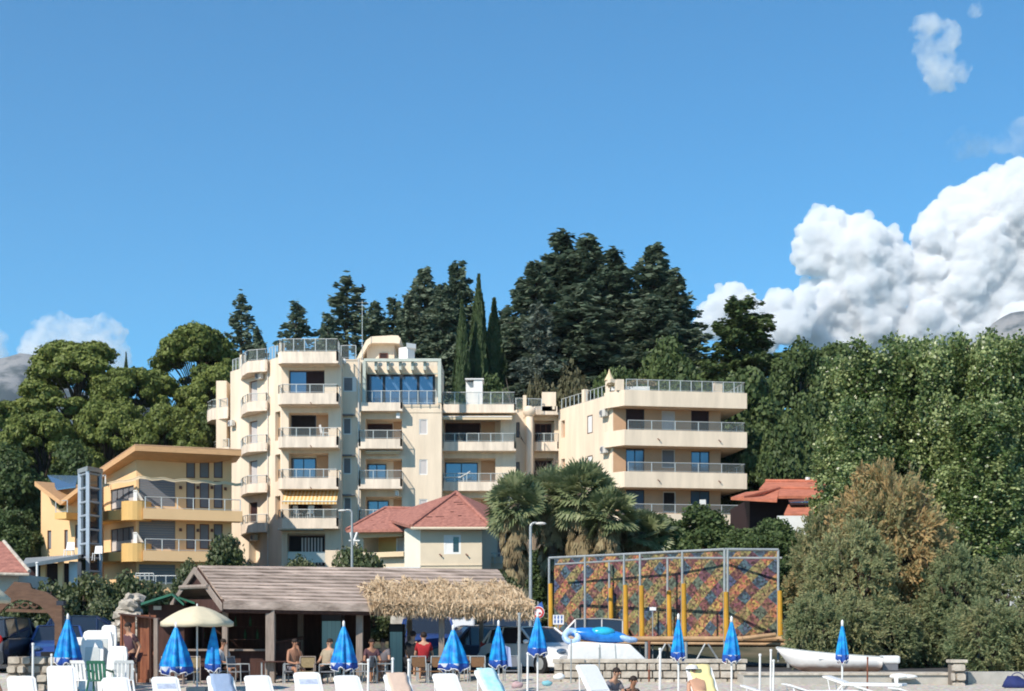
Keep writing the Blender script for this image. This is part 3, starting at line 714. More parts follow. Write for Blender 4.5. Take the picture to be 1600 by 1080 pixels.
# ================================================================ cream apartment building
AB = thing('apartment_building', 'long cream apartment building of five storeys with stacked balconies and roof terrace railings', 'building', (X(700, 106), 106, 5))
def window(Fc, a, b_, c, e, parent, kind='dark', d=0, fr='white_paint', fw=.07, mull=0, shut=None, surround=False, name='window'):
    """Fc facade; a,b_ u range; c,e z range. frame ring proud of the wall, pane behind it, optional half panel"""
    mb = MB(); t = .05
    for (p, q, r_, s_) in ((a, b_, c, c+fw), (a, b_, e-fw, e), (a, a+fw, c+fw, e-fw), (b_-fw, b_, c+fw, e-fw)): Fc.box(mb, p, q, r_, s_, d-.03, d+t)
    for i in range(mull):
        u = a+(b_-a)*(i+1)/(mull+1); Fc.box(mb, u-fw*.5, u+fw*.5, c+fw, e-fw, d-.03, d+t*.9)
    o = mb.build(name, fr, parent)
    pm = MB(); Fc.box(pm, a+fw*.5, b_-fw*.5, c+fw*.5, e-fw*.5, d-.05, d+.012); pm.build('pane', {'dark': 'glass_dark', 'blue': 'glass_sky_tint', 'grey': 'shutter_grey', 'pale': 'pale_shutter', 'room': 'dark_room', 'wine': 'wine_room', 'white': 'white_paint', 'yellow': 'yellow_wall', 'tan': 'tan_wall'}[kind], o)
    if shut:
        sm = MB(); Fc.box(sm, a+fw+(b_-a)*shut[0], a+fw+(b_-a-2*fw)*shut[1], c+fw, e-fw, d+.012, d+.035); sm.build('shutter', shut[2] if len(shut) > 2 else 'white_paint', o)
    if surround:
        sm = MB(); g = .16
        for (p, q, r_, s_) in ((a-g, b_+g, c-g, c), (a-g, b_+g, e, e+g), (a-g, a, c, e), (b_, b_+g, c, e)): Fc.box(sm, p, q, r_, s_, d-.02, d+.035)
        sm.build('surround', 'stucco', o)
    return o
def railing(path, z, h, parent, step=.95, m='rail_metal', glassy=True, name='railing', off=0):
    """posts, top and bottom rail along a plan polyline of (x,y)"""
    mb = MB(); g = MB()
    for (a, b_) in zip(path, path[1:]):
        a = Vector((a[0], a[1])); b_ = Vector((b_[0], b_[1])); L_ = (b_-a).length; n = max(1, round(L_/step))
        mb.tube((a.x, a.y, z+h), (b_.x, b_.y, z+h), .032, n=5); mb.tube((a.x, a.y, z+.07), (b_.x, b_.y, z+.07), .018, n=4)
        for i in range(n+1):
            q = a.lerp(b_, i/n); mb.box(q.x-.028, q.x+.028, q.y-.028, q.y+.028, z-.02, z+h)
        if glassy:
            dn = (b_-a).normalized(); nn = Vector((-dn.y, dn.x))*.006
            g.slab([(a.x, a.y, z+.09), (b_.x, b_.y, z+.09), (b_.x, b_.y, z+h-.05), (a.x, a.y, z+h-.05)], (nn.x, nn.y, 0))
    o = mb.build(name, m, parent)
    if glassy and g.v: g.build('glass_panel', 'rail_glass', o)
    return o
def balcony(plan, z0, z1, parent, rail=.62, m='stucco_band', closed=False, step=.95, inner=.14, railpath=None, glassy=True, name='balcony'):
    """plan: open polyline wall->front->wall. A floor slab with an upstand round it and a railing on top"""
    mb = MB(); mb.prism(plan, z0, z0+.16)
    c = sum((Vector((p[0], p[1])) for p in plan), Vector((0, 0)))/len(plan)
    for a, b_ in zip(plan, plan[1:]):
        a = Vector((a[0], a[1])); b_ = Vector((b_[0], b_[1])); dn = (b_-a).normalized(); nn = Vector((-dn.y, dn.x))
        if nn.dot(c-a) < 0: nn = -nn
        e = min(.1, inner)
        mb.prism([a, b_, b_+nn*inner-dn*0, a+nn*inner], z0+.16, z1)
    o = mb.build(name, m, parent)
    if rail:
        pin = []
        for p in (railpath or plan):
            p = Vector((p[0], p[1])); pin.append(p.lerp(c, .03) if not railpath else p)
        railing(pin, z1, rail, o, step, glassy=glassy)
    return o
def fplan(Fc, u0, u1, dep, cl=0, cr=0, back=0):
    """plan of a balcony on a facade with optional chamfers"""
    q = [Fc.p(u0, 0, -back), Fc.p(u0, 0, dep-cl) if cl else None, Fc.p(u0+cl, 0, dep), Fc.p(u1-cr, 0, dep), Fc.p(u1, 0, dep-cr) if cr else None, Fc.p(u1, 0, -back)]
    return [(v.x, v.y) for v in q if v is not None]
BZ = 3.8
def body(mb, fs, depth, z0, z1, straight=False):
    """roof, back and side skins behind a facade"""
    a, b_ = fs.A, fs.B; n = Vector((0, -1)) if straight else fs.n
    p = [a, b_, b_-n*depth, a-n*depth]
    mb.add([(v.x, v.y, z) for z in (z0, z1) for v in p], [(1,2,6,5),(2,3,7,6),(3,0,4,7),(7,6,5,4)])
# ---- left block
F1 = Fac(440, 103, 533, 103)
z = lambda py, Y=103: Z(py, Y)
W = MB()
ztop = z(556)
u = F1.u
H1 = [(u(451), u(507), z(620), z(578), .55), (u(451), u(513), z(686), z(645), 1.3), (u(451), u(513), z(750), z(708), 1.3), (u(451), u(518), z(812), z(768), 1.3), (u(449), u(508), z(885), z(834), .5)]
F1.wall(W, 0, F1.L, BZ, ztop, H1); body(W, F1, 9, BZ, ztop)
W.build('wall', 'stucco', AB)
for i, (pt, pb) in enumerate([(573, 555), (636, 619), (703, 686), (767, 750), (828, 812)]):
    balcony(fplan(F1, u(438), u(532), 1.35, cl=.35), z(pt), z(pb), AB, .9 if i == 0 else .62, step=.75 if i == 0 else 1.0)
window(F1, u(451), u(507), z(620), z(578), AB, 'wine', -.5, 'frame_dark', name='sliding_door', shut=(.0, .46, 'glass_sky_tint'))  # no shutter here: blue panel paints the lit half of the glass
window(F1, u(451), u(490), z(686), z(645), AB, 'room', -1.28, 'frame_dark', name='sliding_door')
window(F1, u(451), u(490), z(750), z(713), AB, 'blue', -1.28, 'frame_dark', mull=1, name='sliding_door')
window(F1, u(451), u(500), z(812), z(770), AB, 'wine', -1.28, 'frame_dark', mull=1, name='sliding_door')
for p_ in ((686, 648), (750, 712)):
    mb = MB(); F1.box(mb, u(491), u(511), z(p_[0]), z(p_[1]-3), -1.3, -1.24); mb.build('loggia_panel', 'tan_wall', AB)
o = window(F1, u(450), u(507), z(884), z(836), AB, 'room', -.45, 'frame_brown', name='sliding_door', mull=1)
cm = MB()
for i in range(7): F1.box(cm, u(470+i*5), u(472.6+i*5), z(882), z(840), -.38, -.33)
cm.each('curtain', 'pale_shutter', o)
mb = MB(); F1.box(mb, u(438), u(508), z(829.5), z(828), .0, 1.2); F1.box(mb, u(449), u(508), z(879), z(862), -.2, -.18); mb.build('ground_rail', 'rail_metal', AB)
# white striped yellow awning over the fourth balcony
m, t, b = nodes('awning_stripes'); L = t.links.new
tc = N(t, 'ShaderNodeTexCoord'); wv = N(t, 'ShaderNodeTexWave', wave_type='BANDS', bands_direction='X', i_Scale=1.15); L(tc.outputs['Object'], wv.inputs[0])
rp = N(t, 'ShaderNodeValToRGB'); rp.color_ramp.elements[0].position = .45; rp.color_ramp.elements[1].position = .55; rp.color_ramp.elements[0].color = (.62, .34, .10, 1); rp.color_ramp.elements[1].color = (.72, .58, .34, 1)
L(wv.outputs[0], rp.inputs[0]); L(rp.outputs[0], b.inputs['Base Color']); b.inputs['Roughness'].default_value = .85
mat('awning_cream', (.66, .52, .34), .85, .05, 2)
def awning(Fc, u0, u1, zt, zb, dep, m_, parent):
    mb = MB(); a, b_, c, e = Fc.p(u0, zt, .05), Fc.p(u1, zt, .05), Fc.p(u1, zb+.22, dep), Fc.p(u0, zb+.22, dep)
    mb.slab([a, b_, c, e], (0, 0, .03)); mb.slab([e, c, c+Vector((0, 0, -.22)), e+Vector((0, 0, -.22))], (0, .02, 0))
    o = mb.build('awning', m_, parent)
    rb = MB(); rb.tube(e, c, .04, n=6); rb.tube(a, b_, .07, n=6); rb.build('roller', 'white_paint', o); return o
awning(F1, u(446), u(530), z(766), z(791), 1.5, 'awning_stripes', AB)
# ---- left slanted face with its small corner balconies
FL = Fac(360, 109, 440, 103); u = FL.u; zf = FL.z
W = MB(); hs = []; dr = [(595, 627, 1), (658, 694, 0), (720, 757, 0), (785, 818, 2)]
for a, b_, k in dr: hs.append((u(389), u(402), zf(b_, 395), zf(a, 395), .25))
hs.append((u(389), u(406), zf(880, 395), zf(845, 395), .6))
for a, b_ in ((643, 688), (710, 752), (775, 812)): hs.append((u(430), u(438), zf(b_, 435), zf(a, 435), .45))
FL.wall(W, 0, FL.L, BZ, ztop-.05, hs); body(W, FL, 6, BZ, ztop-.06, True); W.build('wall', 'stucco', AB)
for a, b_, k in dr: window(FL, u(389), u(402), zf(b_, 395), zf(a, 395), AB, 'pale' if k != 2 else 'wine', -.2, 'frame_brown', name='balcony_door', fw=.06)
for a, b_ in ((643, 688), (710, 752), (775, 812)): window(FL, u(430)+.02, u(438)-.02, zf(b_, 435), zf(a, 435), AB, 'yellow', -.42, 'yellow_wall', fw=.04)
for i, (pt, pb) in enumerate([(582, 564), (643, 628), (706, 693), (770, 756), (832, 817)]):
    pl = [(FL.p(u(376), 0).x, FL.p(u(376), 0).y), (X(379, 105.9), 105.9), (X(387, 104.6), 104.6), (X(417, 104.0), 104.0), (FL.p(u(418), 0).x, FL.p(u(418), 0).y)]
    balcony(pl, Z(pt, 104.5), Z(pb, 104.5), AB, .8 if i == 0 else .6, step=.8)
railing([(FL.p(u(362), 0, -.1).x, FL.p(u(362), 0, -.1).y), (FL.p(u(377), 0, -.1).x, FL.p(u(377), 0, -.1).y)], ztop-.1, .95, AB, .5)
railing([(FL.p(u(419), 0, -.1).x, FL.p(u(419), 0, -.1).y), (FL.p(u(438), 0, -.1).x, FL.p(u(438), 0, -.1).y)], ztop-.05, .95, AB, .5)
pm = MB()
for p_ in (376.5, 437): FL.box(pm, u(p_)-.14, u(p_)+.14, ztop-.2, ztop+1.0, -.35, .02)
pm.each('terrace_post', 'stucco', AB)
dp = MB(); q = FL.p(u(419.5), 0, .06); dp.tube((q.x, q.y, BZ), (q.x, q.y, ztop), .05, n=6); dp.build('downpipe', 'ac_white', AB)
# balconies of the hidden left side
for (a, b_, pt, pb, Y_) in ((324, 356, 655, 637, 110), (334, 358, 716, 700, 110)):
    balcony([(X(358, 113), 113), (X(a, 113), 113), (X(a, 111.5), 111.5), (X(a+7, 110.3), 110.3), (X(b_, 109.5), 109.5)], Z(pt, Y_), Z(pb, Y_), AB, .65)
sb = MB(); sb.box(X(346, 112), X(362, 112), 110, 118, BZ, Z(595, 110)); sb.build('side_wall', 'stucco', AB)
def ac(Fc, px, py, parent, s=1):
    mb = MB(); c = Fc.u(px); zz = Fc.z(py, px); Fc.box(mb, c-.4*s, c+.4*s, zz-.28*s, zz+.28*s, .12, .42)
    q = Fc.p(c, zz, .43); o = mb.build('air_conditioner', 'ac_white', parent, bevel=.03)
    fm = MB(); fm.lathe([(.2*s, 0), (.2*s, .02), (.0, .02)], q, 12, Matrix.Rotation(R(90), 3, 'X')); fm.build('fan_grille', 'shutter_grey', o)
ac(FL, 410, 588, AB); ac(FL, 366.5, 662, AB, .8); ac(FL, 402, 840, AB, .8)
# ---- set back strip between the left and middle blocks
F12 = Fac(533, 104.2, 562, 104.2); u = F12.u
W = MB(); F12.wall(W, -.2, F12.L+.1, BZ, z(561, 104.2), [(u(536), u(557), z(612, 104.2), z(589, 104.2), .12), (u(536), u(549), z(679, 104.2), z(653, 104.2), .12), (u(536), u(549), z(741, 104.2), z(715, 104.2), .12), (u(537), u(549), z(800, 104.2), z(777, 104.2), .12)])
body(W, F12, 6, BZ, z(561, 104.2)); W.build('wall', 'stucco', AB)
for (a, b_, c, e, s_) in ((536, 557, 612, 589, (.62, 1)), (536, 549, 679, 653, (0, 0)), (536, 549, 741, 715, (0, 0)), (537, 549, 800, 777, (0, 0))):
    window(F12, u(a), u(b_), z(c, 104.2), z(e, 104.2), AB, 'grey', -.06, 'white_paint', surround=True, shut=s_ if s_[1] else None)
lm = MB()
for py in (649, 712, 774): F12.box(lm, u(533.5), u(555), z(py+1.2, 104.2), z(py-.6, 104.2), 0, .5)
lm.each('window_hood', 'shutter_grey', AB)
railing([(X(533, 104.0), 104.0), (X(556, 104.0), 104.0)], z(561, 104.2), .95, AB, .8)
dp = MB(); dp.tube((X(560.5, 103.95), 103.95, BZ), (X(560.5, 103.95), 103.95, z(561, 104.2)), .07, n=6); dp.build('downpipe', 'ac_white', AB)
lp = MB(); lp.ell((X(538, 103.9), 103.9, z(566, 104.2)), (.16, .16, .22)); lp.build('wall_lamp', 'white_paint', AB)
# ---- middle block with the glazed penthouse
F2 = Fac(562, 105, 690, 105); u = F2.u; z5 = lambda py: Z(py, 105)
W = MB()
H2 = [(u(571), u(628), z5(689), z5(655), 1.4), (u(571), u(628), z5(751), z5(717), 1.4), (u(571), u(628), z5(812), z5(776), 1.4)]+[(u(655), u(668), z5(b_), z5(a), .14) for a, b_ in ((655, 679), (718, 742), (780, 804))]
F2.wall(W, 0, F2.L, BZ, z5(632), H2); body(W, F2, 8, BZ, z5(632)-.02); W.build('wall', 'stucco', AB)
for a, b_ in ((655, 679), (718, 742), (780, 804)): window(F2, u(655), u(668), z5(b_), z5(a), AB, 'pale', -.08, 'white_paint', surround=True)
window(F2, u(571), u(611), z5(689), z5(658), AB, 'wine', -1.38, 'frame_brown', name='sliding_door')
window(F2, u(571), u(601), z5(751), z5(722), AB, 'blue', -1.38, 'frame_dark', name='sliding_door', mull=1)
window(F2, u(571), u(605), z5(812), z5(780), AB, 'blue', -1.38, 'frame_dark', name='sliding_door', mull=1)
for (a, b_) in ((689, 655), (751, 718), (812, 778)):
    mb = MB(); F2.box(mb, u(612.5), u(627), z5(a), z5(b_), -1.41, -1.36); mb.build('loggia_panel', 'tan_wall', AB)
balcony(fplan(F2, u(562), u(630), .9), z5(645), z5(632), AB, 0)
mb = MB(); F2.box(mb, u(630)+.01, u(690), z5(645), z5(632), -.1, .04); mb.build('parapet', 'stucco', AB)
railing([(F2.p(u(568), 0, .3).x, F2.p(0, 0, .3).y), (F2.p(u(682), 0, .3).x, F2.p(0, 0, .3).y)], z5(632)+.0, .95, AB, .72)
for pt, pb in ((704, 689), (766, 751), (826, 812)): balcony(fplan(F2, u(563), u(630), 1.15), z5(pt), z5(pb), AB, .62)
ps = MB()
FP = Fac(562, 106.3, 690, 106.3); up = FP.u; zp = lambda py: Z(py, 106.3)
FP.wall(ps, up(564), up(689), z5(632)-.05, zp(563), [(up(573), up(680), z5(632), zp(583), .2)]); 
ps.box(FP.p(up(564), 0).x, FP.p(up(689), 0).x, 106.32, 111, zp(570), zp(563)-.01); ps.box(FP.p(up(564), 0).x, FP.p(up(564), 0).x+.2, 106.32, 111, z5(632), zp(570)); ps.box(FP.p(up(689), 0).x-.2, FP.p(up(689), 0).x, 106.32, 111, z5(632), zp(570)); ps.box(FP.p(up(565), 0).x+.2, FP.p(up(689), 0).x-.2, 110.8, 110.98, z5(632), zp(570))
pent = ps.build('penthouse', 'stucco', AB)
window(FP, up(573), up(680), z5(632), zp(584), AB, 'blue', -.15, 'frame_dark', fw=.2, mull=3, name='glazed_wall')
pg = MB(); F2.box(pg, u(570), u(690), z5(568), z5(563.5), .55, .8); F2.box(pg, u(570), u(690), z5(581), z5(579), -1.1, -.95)
for p_ in (571, 588, 607, 626, 645, 664, 686): F2.box(pg, u(p_)-.09, u(p_)+.09, z5(580), z5(565), -1.2, .53)
F2.box(pg, u(685), u(690), z5(632), z5(568.2), .42, .8); F2.box(pg, u(568), u(573), z5(632), z5(568.2), .42, .8)
po = pg.build('pergola', 'rail_green', AB)
lb = MB()
for p_ in (595, 613, 632, 650, 668): q = F2.p(u(p_), z5(571), .3); lb.ell(q, (.16, .16, .16), 8, 6)
lb.each('globe_lamp', 'white_paint', po)
awning(F2, u(572), u(626), z5(706), z5(711), .5, 'awning_cream', AB)
hb = MB(); F2.box(hb, u(620), u(626), z5(656), z5(646.5), .3, .6); hb.build('heater_box', 'white_paint', AB, bevel=.05)
hb = MB(); F2.box(hb, u(618), u(624), z5(776), z5(767.5), .3, .6); hb.build('heater_box', 'white_paint', AB, bevel=.05)
# stair tower with its half barrel roof, chimney and antenna
st = MB(); st.box(X(573, 109), X(616, 109), 109, 112.5, zp(600), Z(536, 109))
st.build('stair_tower', 'stucco', AB)
sr = MB(); Ya, Yb = 108.3, 113
prof = [(551, 565), (556, 563), (572, 532), (580, 526), (612, 524), (622, 524.5), (626, 529), (624, 537), (615, 536), (580, 536), (575, 540), (560, 566)]
sr.slab([P(a, b_, Ya) for a, b_ in prof], (0, Yb-Ya, 0)); sr.build('stair_roof', 'stucco', AB)
window(Fac(562, 108.97, 690, 108.97), Fac(562, 108.97, 690, 108.97).u(593), Fac(562, 108.97, 690, 108.97).u(606), Z(561, 109), Z(552, 109), AB, 'wine', 0, 'frame_brown')
ch = MB(); ch.prism([(X(623, 108), 108), (X(637, 107.4), 107.4), (X(648, 108), 108), (X(636, 108.8), 108.8)], zp(570), Z(544, 108)); ch.prism([(X(635, 107.3), 107.3), (X(650, 107.8), 107.8), (X(650, 108.8), 108.8), (X(637, 108.8), 108.8)], Z(546, 108)+.01, Z(538.5, 108)); ch.build('chimney', 'white_paint', AB)
an = MB(); an.tube((X(566, 107.5), 107.5, zp(575)), (X(566, 107.5), 107.5, Z(470, 107.5)), .035, .02, 6)
for k_, w_ in ((473, .5), (478, .35)): an.tube((X(566, 107.5)-w_, 107.5, Z(k_, 107.5)), (X(566, 107.5)+w_, 107.5, Z(k_, 107.5)), .012, n=4)
an.build('antenna', 'rail_metal', AB)
# ---- right part of the middle block
F3 = Fac(690, 107.5, 806, 107.5); u = F3.u; z7 = lambda py: Z(py, 107.5)
W = MB(); F3.wall(W, 0, F3.L, BZ, z7(635), [(u(694), u(782), z7(693), z7(655), 1.4), (u(694), u(774), z7(755), z7(716), 1.4), (u(694), u(774), z7(816), z7(778), 1.4)])
body(W, F3, 8, BZ, z7(635)); W.build('wall', 'stucco', AB)
for i, (pt, pb) in enumerate(((648, 635), (707, 693), (769, 755), (829, 816))): balcony(fplan(F3, u(691), u(806), 1.0), z7(pt), z7(pb), AB, .9 if i == 0 else .62)
window(F3, u(694), u(750), z7(693), z7(657), AB, 'wine', -1.38, 'frame_brown', name='sliding_door')
window(F3, u(694), u(746), z7(755), z7(720), AB, 'blue', -1.38, 'frame_dark', mull=1, name='sliding_door')
window(F3, u(694), u(746), z7(816), z7(782), AB, 'wine', -1.38, 'frame_dark', mull=1, name='sliding_door')
for (a, b_) in ((693, 655), (755, 717), (816, 779)):
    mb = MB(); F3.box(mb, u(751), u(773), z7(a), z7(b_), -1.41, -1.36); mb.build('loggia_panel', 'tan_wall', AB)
awning(F3, u(693), u(800), z7(649.5), z7(660), 1.35, 'awning_cream', AB)
cb = MB(); cb.box(X(728, 109), X(740, 109), 109, 110.4, z7(640), Z(597, 109)); cb.box(X(740, 109)+.01, X(754, 109), 108.6, 110.4, z7(640), Z(595, 109)); cb.box(X(727, 109), X(756, 109), 108.5, 110.5, Z(595, 109)+.01, Z(593, 109)); cb.build('chimney', 'white_paint', AB)
F34 = Fac(805, 110, 834, 110); u = F34.u; z0_ = lambda py: Z(py, 110)
W = MB(); F34.wall(W, 0, F34.L, BZ, z0_(640), [(u(b1), u(b2), z0_(q2), z0_(q1), .12) for b1, b2, q1, q2 in ((806.5, 812, 660, 684), (806.5, 812, 722, 745))]); body(W, F34, 6, BZ, z0_(640)); W.build('wall', 'stucco', AB)
for q1, q2 in ((660, 684), (722, 745)): window(F34, u(806.5), u(812), z0_(q2), z0_(q1), AB, 'grey', -.05, 'frame_dark', surround=True)
pm = MB(); pm.tube((X(827, 109.7), 109.7, BZ), (X(827, 109.7), 109.7, z0_(636)), .28, n=12); pm.lathe([(.3, 0), (.5, .25), (.5, .6), (.3, .7)], (X(827, 109.7), 109.7, z0_(652)), 12); pm.build('round_column', 'stucco', AB, smooth=True)
rail_p = [(X(806, 109.8), 109.8), (X(846, 110.2), 110.2)]
railing(rail_p, z0_(640), .85, AB, .9)
pm = MB(); pm.box(X(817, 109.6), X(822.5, 109.6), 109.6, 109.9, z0_(641), z0_(619)); pm.box(X(847, 110), X(869, 110), 110.5, 111.5, z0_(641), z0_(611)); pm.box(X(863, 109.6), X(867, 109.6), 109.6, 109.9, z0_(641), z0_(622)); pm.each('terrace_post', 'stucco', AB)
# ---- recess
F4 = Fac(832, 111.5, 874, 111.5); u = F4.u; zr = lambda py: Z(py, 111.5)
W = MB(); F4.wall(W, 0, F4.L, BZ, zr(638), [(u(835), u(866), zr(b_), zr(a), .9) for a, b_ in ((657, 692), (716, 750), (778, 810))]); body(W, F4, 6, BZ, zr(638)); W.build('wall', 'stucco', AB)
for a, b_ in ((660, 692), (718, 750), (780, 810)): window(F4, u(836), u(862), zr(b_), zr(a), AB, 'wine', -.85, 'frame_brown', mull=2, name='french_door')
for i, (pt, pb) in enumerate(((651, 638), (707, 693), (765, 751))): balcony(fplan(F4, u(833), u(873), 1.0, cl=.25), zr(pt), zr(pb), AB, 0 if i == 0 else .65, step=.5)
# ---- bright diagonal wall
FD = Fac(873, 110.4, 958, 103); u = FD.u; zd = FD.z; ztD = Z(615.5, 103)
W = MB(); hs = [(u(877), u(882.5), zd(684, 880), zd(657, 880), .3), (u(877), u(882.5), zd(744, 880), zd(717, 880), .3), (u(918), u(926), zd(677, 922), zd(649, 922), .06), (u(918), u(926), zd(742, 922), zd(712, 922), .06)]
FD.wall(W, 0, FD.L, BZ, ztD, hs); body(W, FD, 7, BZ, ztD-.03, True); W.build('wall', 'stucco', AB)
for h in hs[:2]: window(FD, *h[:4], AB, 'tan', -.27, 'tan_wall', fw=.05)
for h in hs[2:]: window(FD, *h[:4], AB, 'white', -.03, 'frame_brown', fw=.05)
pa = [FD.p(u(p_), 0, -.15) for p_ in (875, 908)]; railing([(v.x, v.y) for v in pa], ztD, .82, AB, .62, glassy=False)
pa = [FD.p(u(p_), 0, -.15) for p_ in (914, 944)]; railing([(v.x, v.y) for v in pa], ztD, .82, AB, .62, glassy=False)
pm = MB(); FD.box(pm, u(909), u(913), ztD, ztD+1, -.35, .01); FD.box(pm, u(946), u(954), ztD, ztD+1.15, -.5, .01); pm.each('terrace_post', 'stucco', AB)
ac(FD, 948, 646, AB); ac(FD, 949, 703, AB)
# ---- right block with the long bright balcony bands
F5 = Fac(958, 103, 1126, 104.3); u = F5.u; z3 = lambda py: Z(py, 103.6)
drs = [(978, 1007, 636, 673, 'wine'), (1080, 1108, 636, 673, 'wine'), (978, 1007, 702, 738, 'blue'), (1080, 1109, 704, 738, 'blue'), (978, 1007, 766, 803, 'blue'), (1079, 1109, 766, 803, 'blue'), (978, 1007, 832, 866, 'room')]
wns = [(1034, 1055, 642, 671, 'pale'), (1034, 1055, 702, 731, 'grey'), (1036, 1056, 768, 800, 'room')]
W = MB(); hs = [(u(a), u(b_), z3(d_), z3(c), .2) for a, b_, c, d_, k in drs+wns]
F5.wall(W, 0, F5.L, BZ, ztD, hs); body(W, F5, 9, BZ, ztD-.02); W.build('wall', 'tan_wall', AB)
for (a, b_, c, d_, k), h in zip(drs, hs): window(F5, *h[:4], AB, k, -.15, 'frame_dark', mull=1 if k == 'blue' else 0, name='balcony_door')
for (a, b_, c, d_, k), h in zip(wns, hs[len(drs):]): window(F5, *h[:4], AB, k, -.12, 'ac_white', surround=True)
e0 = FD.p(FD.u(955), 0, 0); endx = F5.p(u(1126), 0, -5)
for i, (pt, pb) in enumerate(((636, 611.5), (697.5, 673), (762.5, 738), (827, 803), (891, 868))):
    pl = [(FD.p(FD.u(951), 0, -.05).x, FD.p(FD.u(951), 0, -.05).y), (FD.p(FD.u(953), 0, .5).x, FD.p(FD.u(953), 0, .5).y), (F5.p(u(969), 0, 1.35).x, F5.p(u(969), 0, 1.35).y), (F5.p(u(1158), 0, 1.35).x, F5.p(u(1158), 0, 1.35).y), (F5.p(u(1160), 0, -5).x, F5.p(u(1160), 0, -5).y), (F5.p(u(1126), 0, -5.2).x, F5.p(u(1126), 0, -5.2).y)]
    balcony(pl, Z(pt, 102.4), Z(pb, 102.4), AB, 0, 'stucco')
    rp_ = [(a.x, a.y) for a in (F5.p(u(975 if i else 972), 0, 1.25), F5.p(u(1155), 0, 1.25), F5.p(u(1156), 0, -4.5))]
    railing(rp_, Z(pb, 102.4), .78 if i == 0 else .68, AB, .8 if i == 0 else 1.65)
pm = MB(); F5.box(pm, u(959), u(970), ztD+.1, ztD+.9, .3, 1.0); F5.box(pm, u(1110), u(1121), ztD+.1, ztD+.85, .6, 1.2); pm.each('terrace_post', 'stucco', AB)
pm = MB(); q = F5.p(u(1150), Z(603, 103), .8)
# hooks where water leaves the balconies
hk = MB()
for py, ps_ in ((686, (1020, 1114)), (750, (1020, 1114))):
    for p_ in ps_: q = F5.p(u(p_), Z(py, 102.4), 1.37); hk.tube(q, q+Vector((.16, -.1, -.16)), .04, n=5)
for py in (630, 697, 762): q = F1.p(F1.u(489), Z(py, 102), 1.36); hk.tube(q, q+Vector((.1, -.1, -.14)), .04, n=5)
hk.each('drain_spout', 'frame_brown', AB)
# things on the balconies and the terrace
t = thing('sun_lounger', 'white sun lounger on a balcony of the middle block above the red roof', 'sun lounger', (X(712, 106.8), 106.8, z7(755)+.02))
mb = MB(); mb.box(-1, .4, -.3, .3, .3, .36); mb.slab([(.4, -.3, .33), (.4, .3, .33), (1.1, .3, .75), (1.1, -.3, .75)], (0, 0, .05)); mb.build('bed', 'white_plastic', t, world=False)
mb = MB()
for s_ in (-.8, .6): mb.tube((s_, -.25, 0), (s_, -.25, .3), .03); mb.tube((s_, .25, 0), (s_, .25, .3), .03)
mb.build('leg', 'white_plastic', t, world=False)
def bchair(lb, px_, py_, Y_, rz_=0):
    t = thing('balcony_chair', lb, 'chair', tuple(P(px_, py_, Y_)), rz_)
    mb = MB(); mb.box(-.25, .25, -.25, .25, .42, .46); mb.build('seat', 'white_plastic', t, world=False)
    mb = MB(); mb.slab([(-.25, .22, .46), (.25, .22, .46), (.22, .34, 1.0), (-.22, .34, 1.0)], (0, .03, 0)); mb.build('backrest', 'white_plastic', t, world=False)
    for sx in (-.22, .22):
        for sy in (-.22, .22): mb = MB(); mb.tube((sx*1.1, sy*1.1, 0), (sx, sy, .44), .025, n=5); mb.build('leg', 'white_plastic', t, world=False)
bchair('white chair on the balcony under the striped awning', 466, 812, 102.4, 2.6); bchair('second white chair under the striped awning, right of the first', 484, 812, 102.3, 3.6); bchair('white chair at the right end of the second balcony of the left block', 507, 686, 102.6, 2)
bchair('white chair on the lowest visible balcony of the right block', 1098, 803, 102.6, 3)
t = thing('roof_parasol', 'small folded white parasol on the left end of the right roof terrace', 'parasol', tuple(P(952, 597, 104))); mb = MB(); mb.tube((0, 0, 0), (0, 0, .9), .03, n=6); mb.build('pole', 'white_paint', t, world=False); mb = MB(); mb.lathe([(0, 1.0), (.12, .6), (.38, .1), (0, .15)], n=10); mb.build('canopy', 'awning_cream', t, world=False)
t = thing('plant_cluster', 'pale climbing plant spilling over the left end of the right roof terrace', 'plant', tuple(P(985, 600, 103)))
r = np.random.default_rng(3); bl = [(x, 0, .2*math.sin(x*2), .35) for x in np.linspace(-1.4, 1.6, 9)]
V_, F_ = blob_leaves(bl, 900, .09, r, 1.6, .9, .5); np_mesh('foliage', V_, F_, ['leaf_palm_dead'], t, r.random(len(F_)))
mb = MB(); mb.box(-1.4, 1.4, -.12, .12, -.5, -.2); mb.build('planter', 'white_paint', t, world=False)

# ================================================================ yellow house
YH = thing('yellow_house', 'yellow-orange house with a sloping roof, grey roller shutters and wrap-around balconies', 'house', (X(270, 93), 93, 4))
FY = Fac(213, 92, 362, 94.2); u = FY.u; zy = lambda py: Z(py, 92.8)
FS = Fac(162, 96.6, 213, 92)
W = MB(); hs = [(u(a), u(b_), FY.z(d_, (a+b_)/2), FY.z(c, (a+b_)/2), .15) for (c, d_) in ((720, 747), (752, 794), (819, 858)) for a, b_ in ((291, 305), (312, 327), (334, 348))]
gh = [(u(217), u(274), FY.z(b_, 245), FY.z(a, 245), .1) for a, b_ in ((747, 791), (812, 858), (882, 912))]
zt = Z(712, 92)
FY.wall(W, 0, FY.L, BZ-.5, Z(714, 93.4), hs+gh); body(W, FY, 7, BZ-.5, Z(716, 93.4))
FS.wall(W, 0, FS.L, BZ-.5, Z(752, 94.4), [(FS.u(173), FS.u(209), FS.z(b_, 190), FS.z(a, 190), .12) for a, b_ in ((762, 795), (825, 862))])
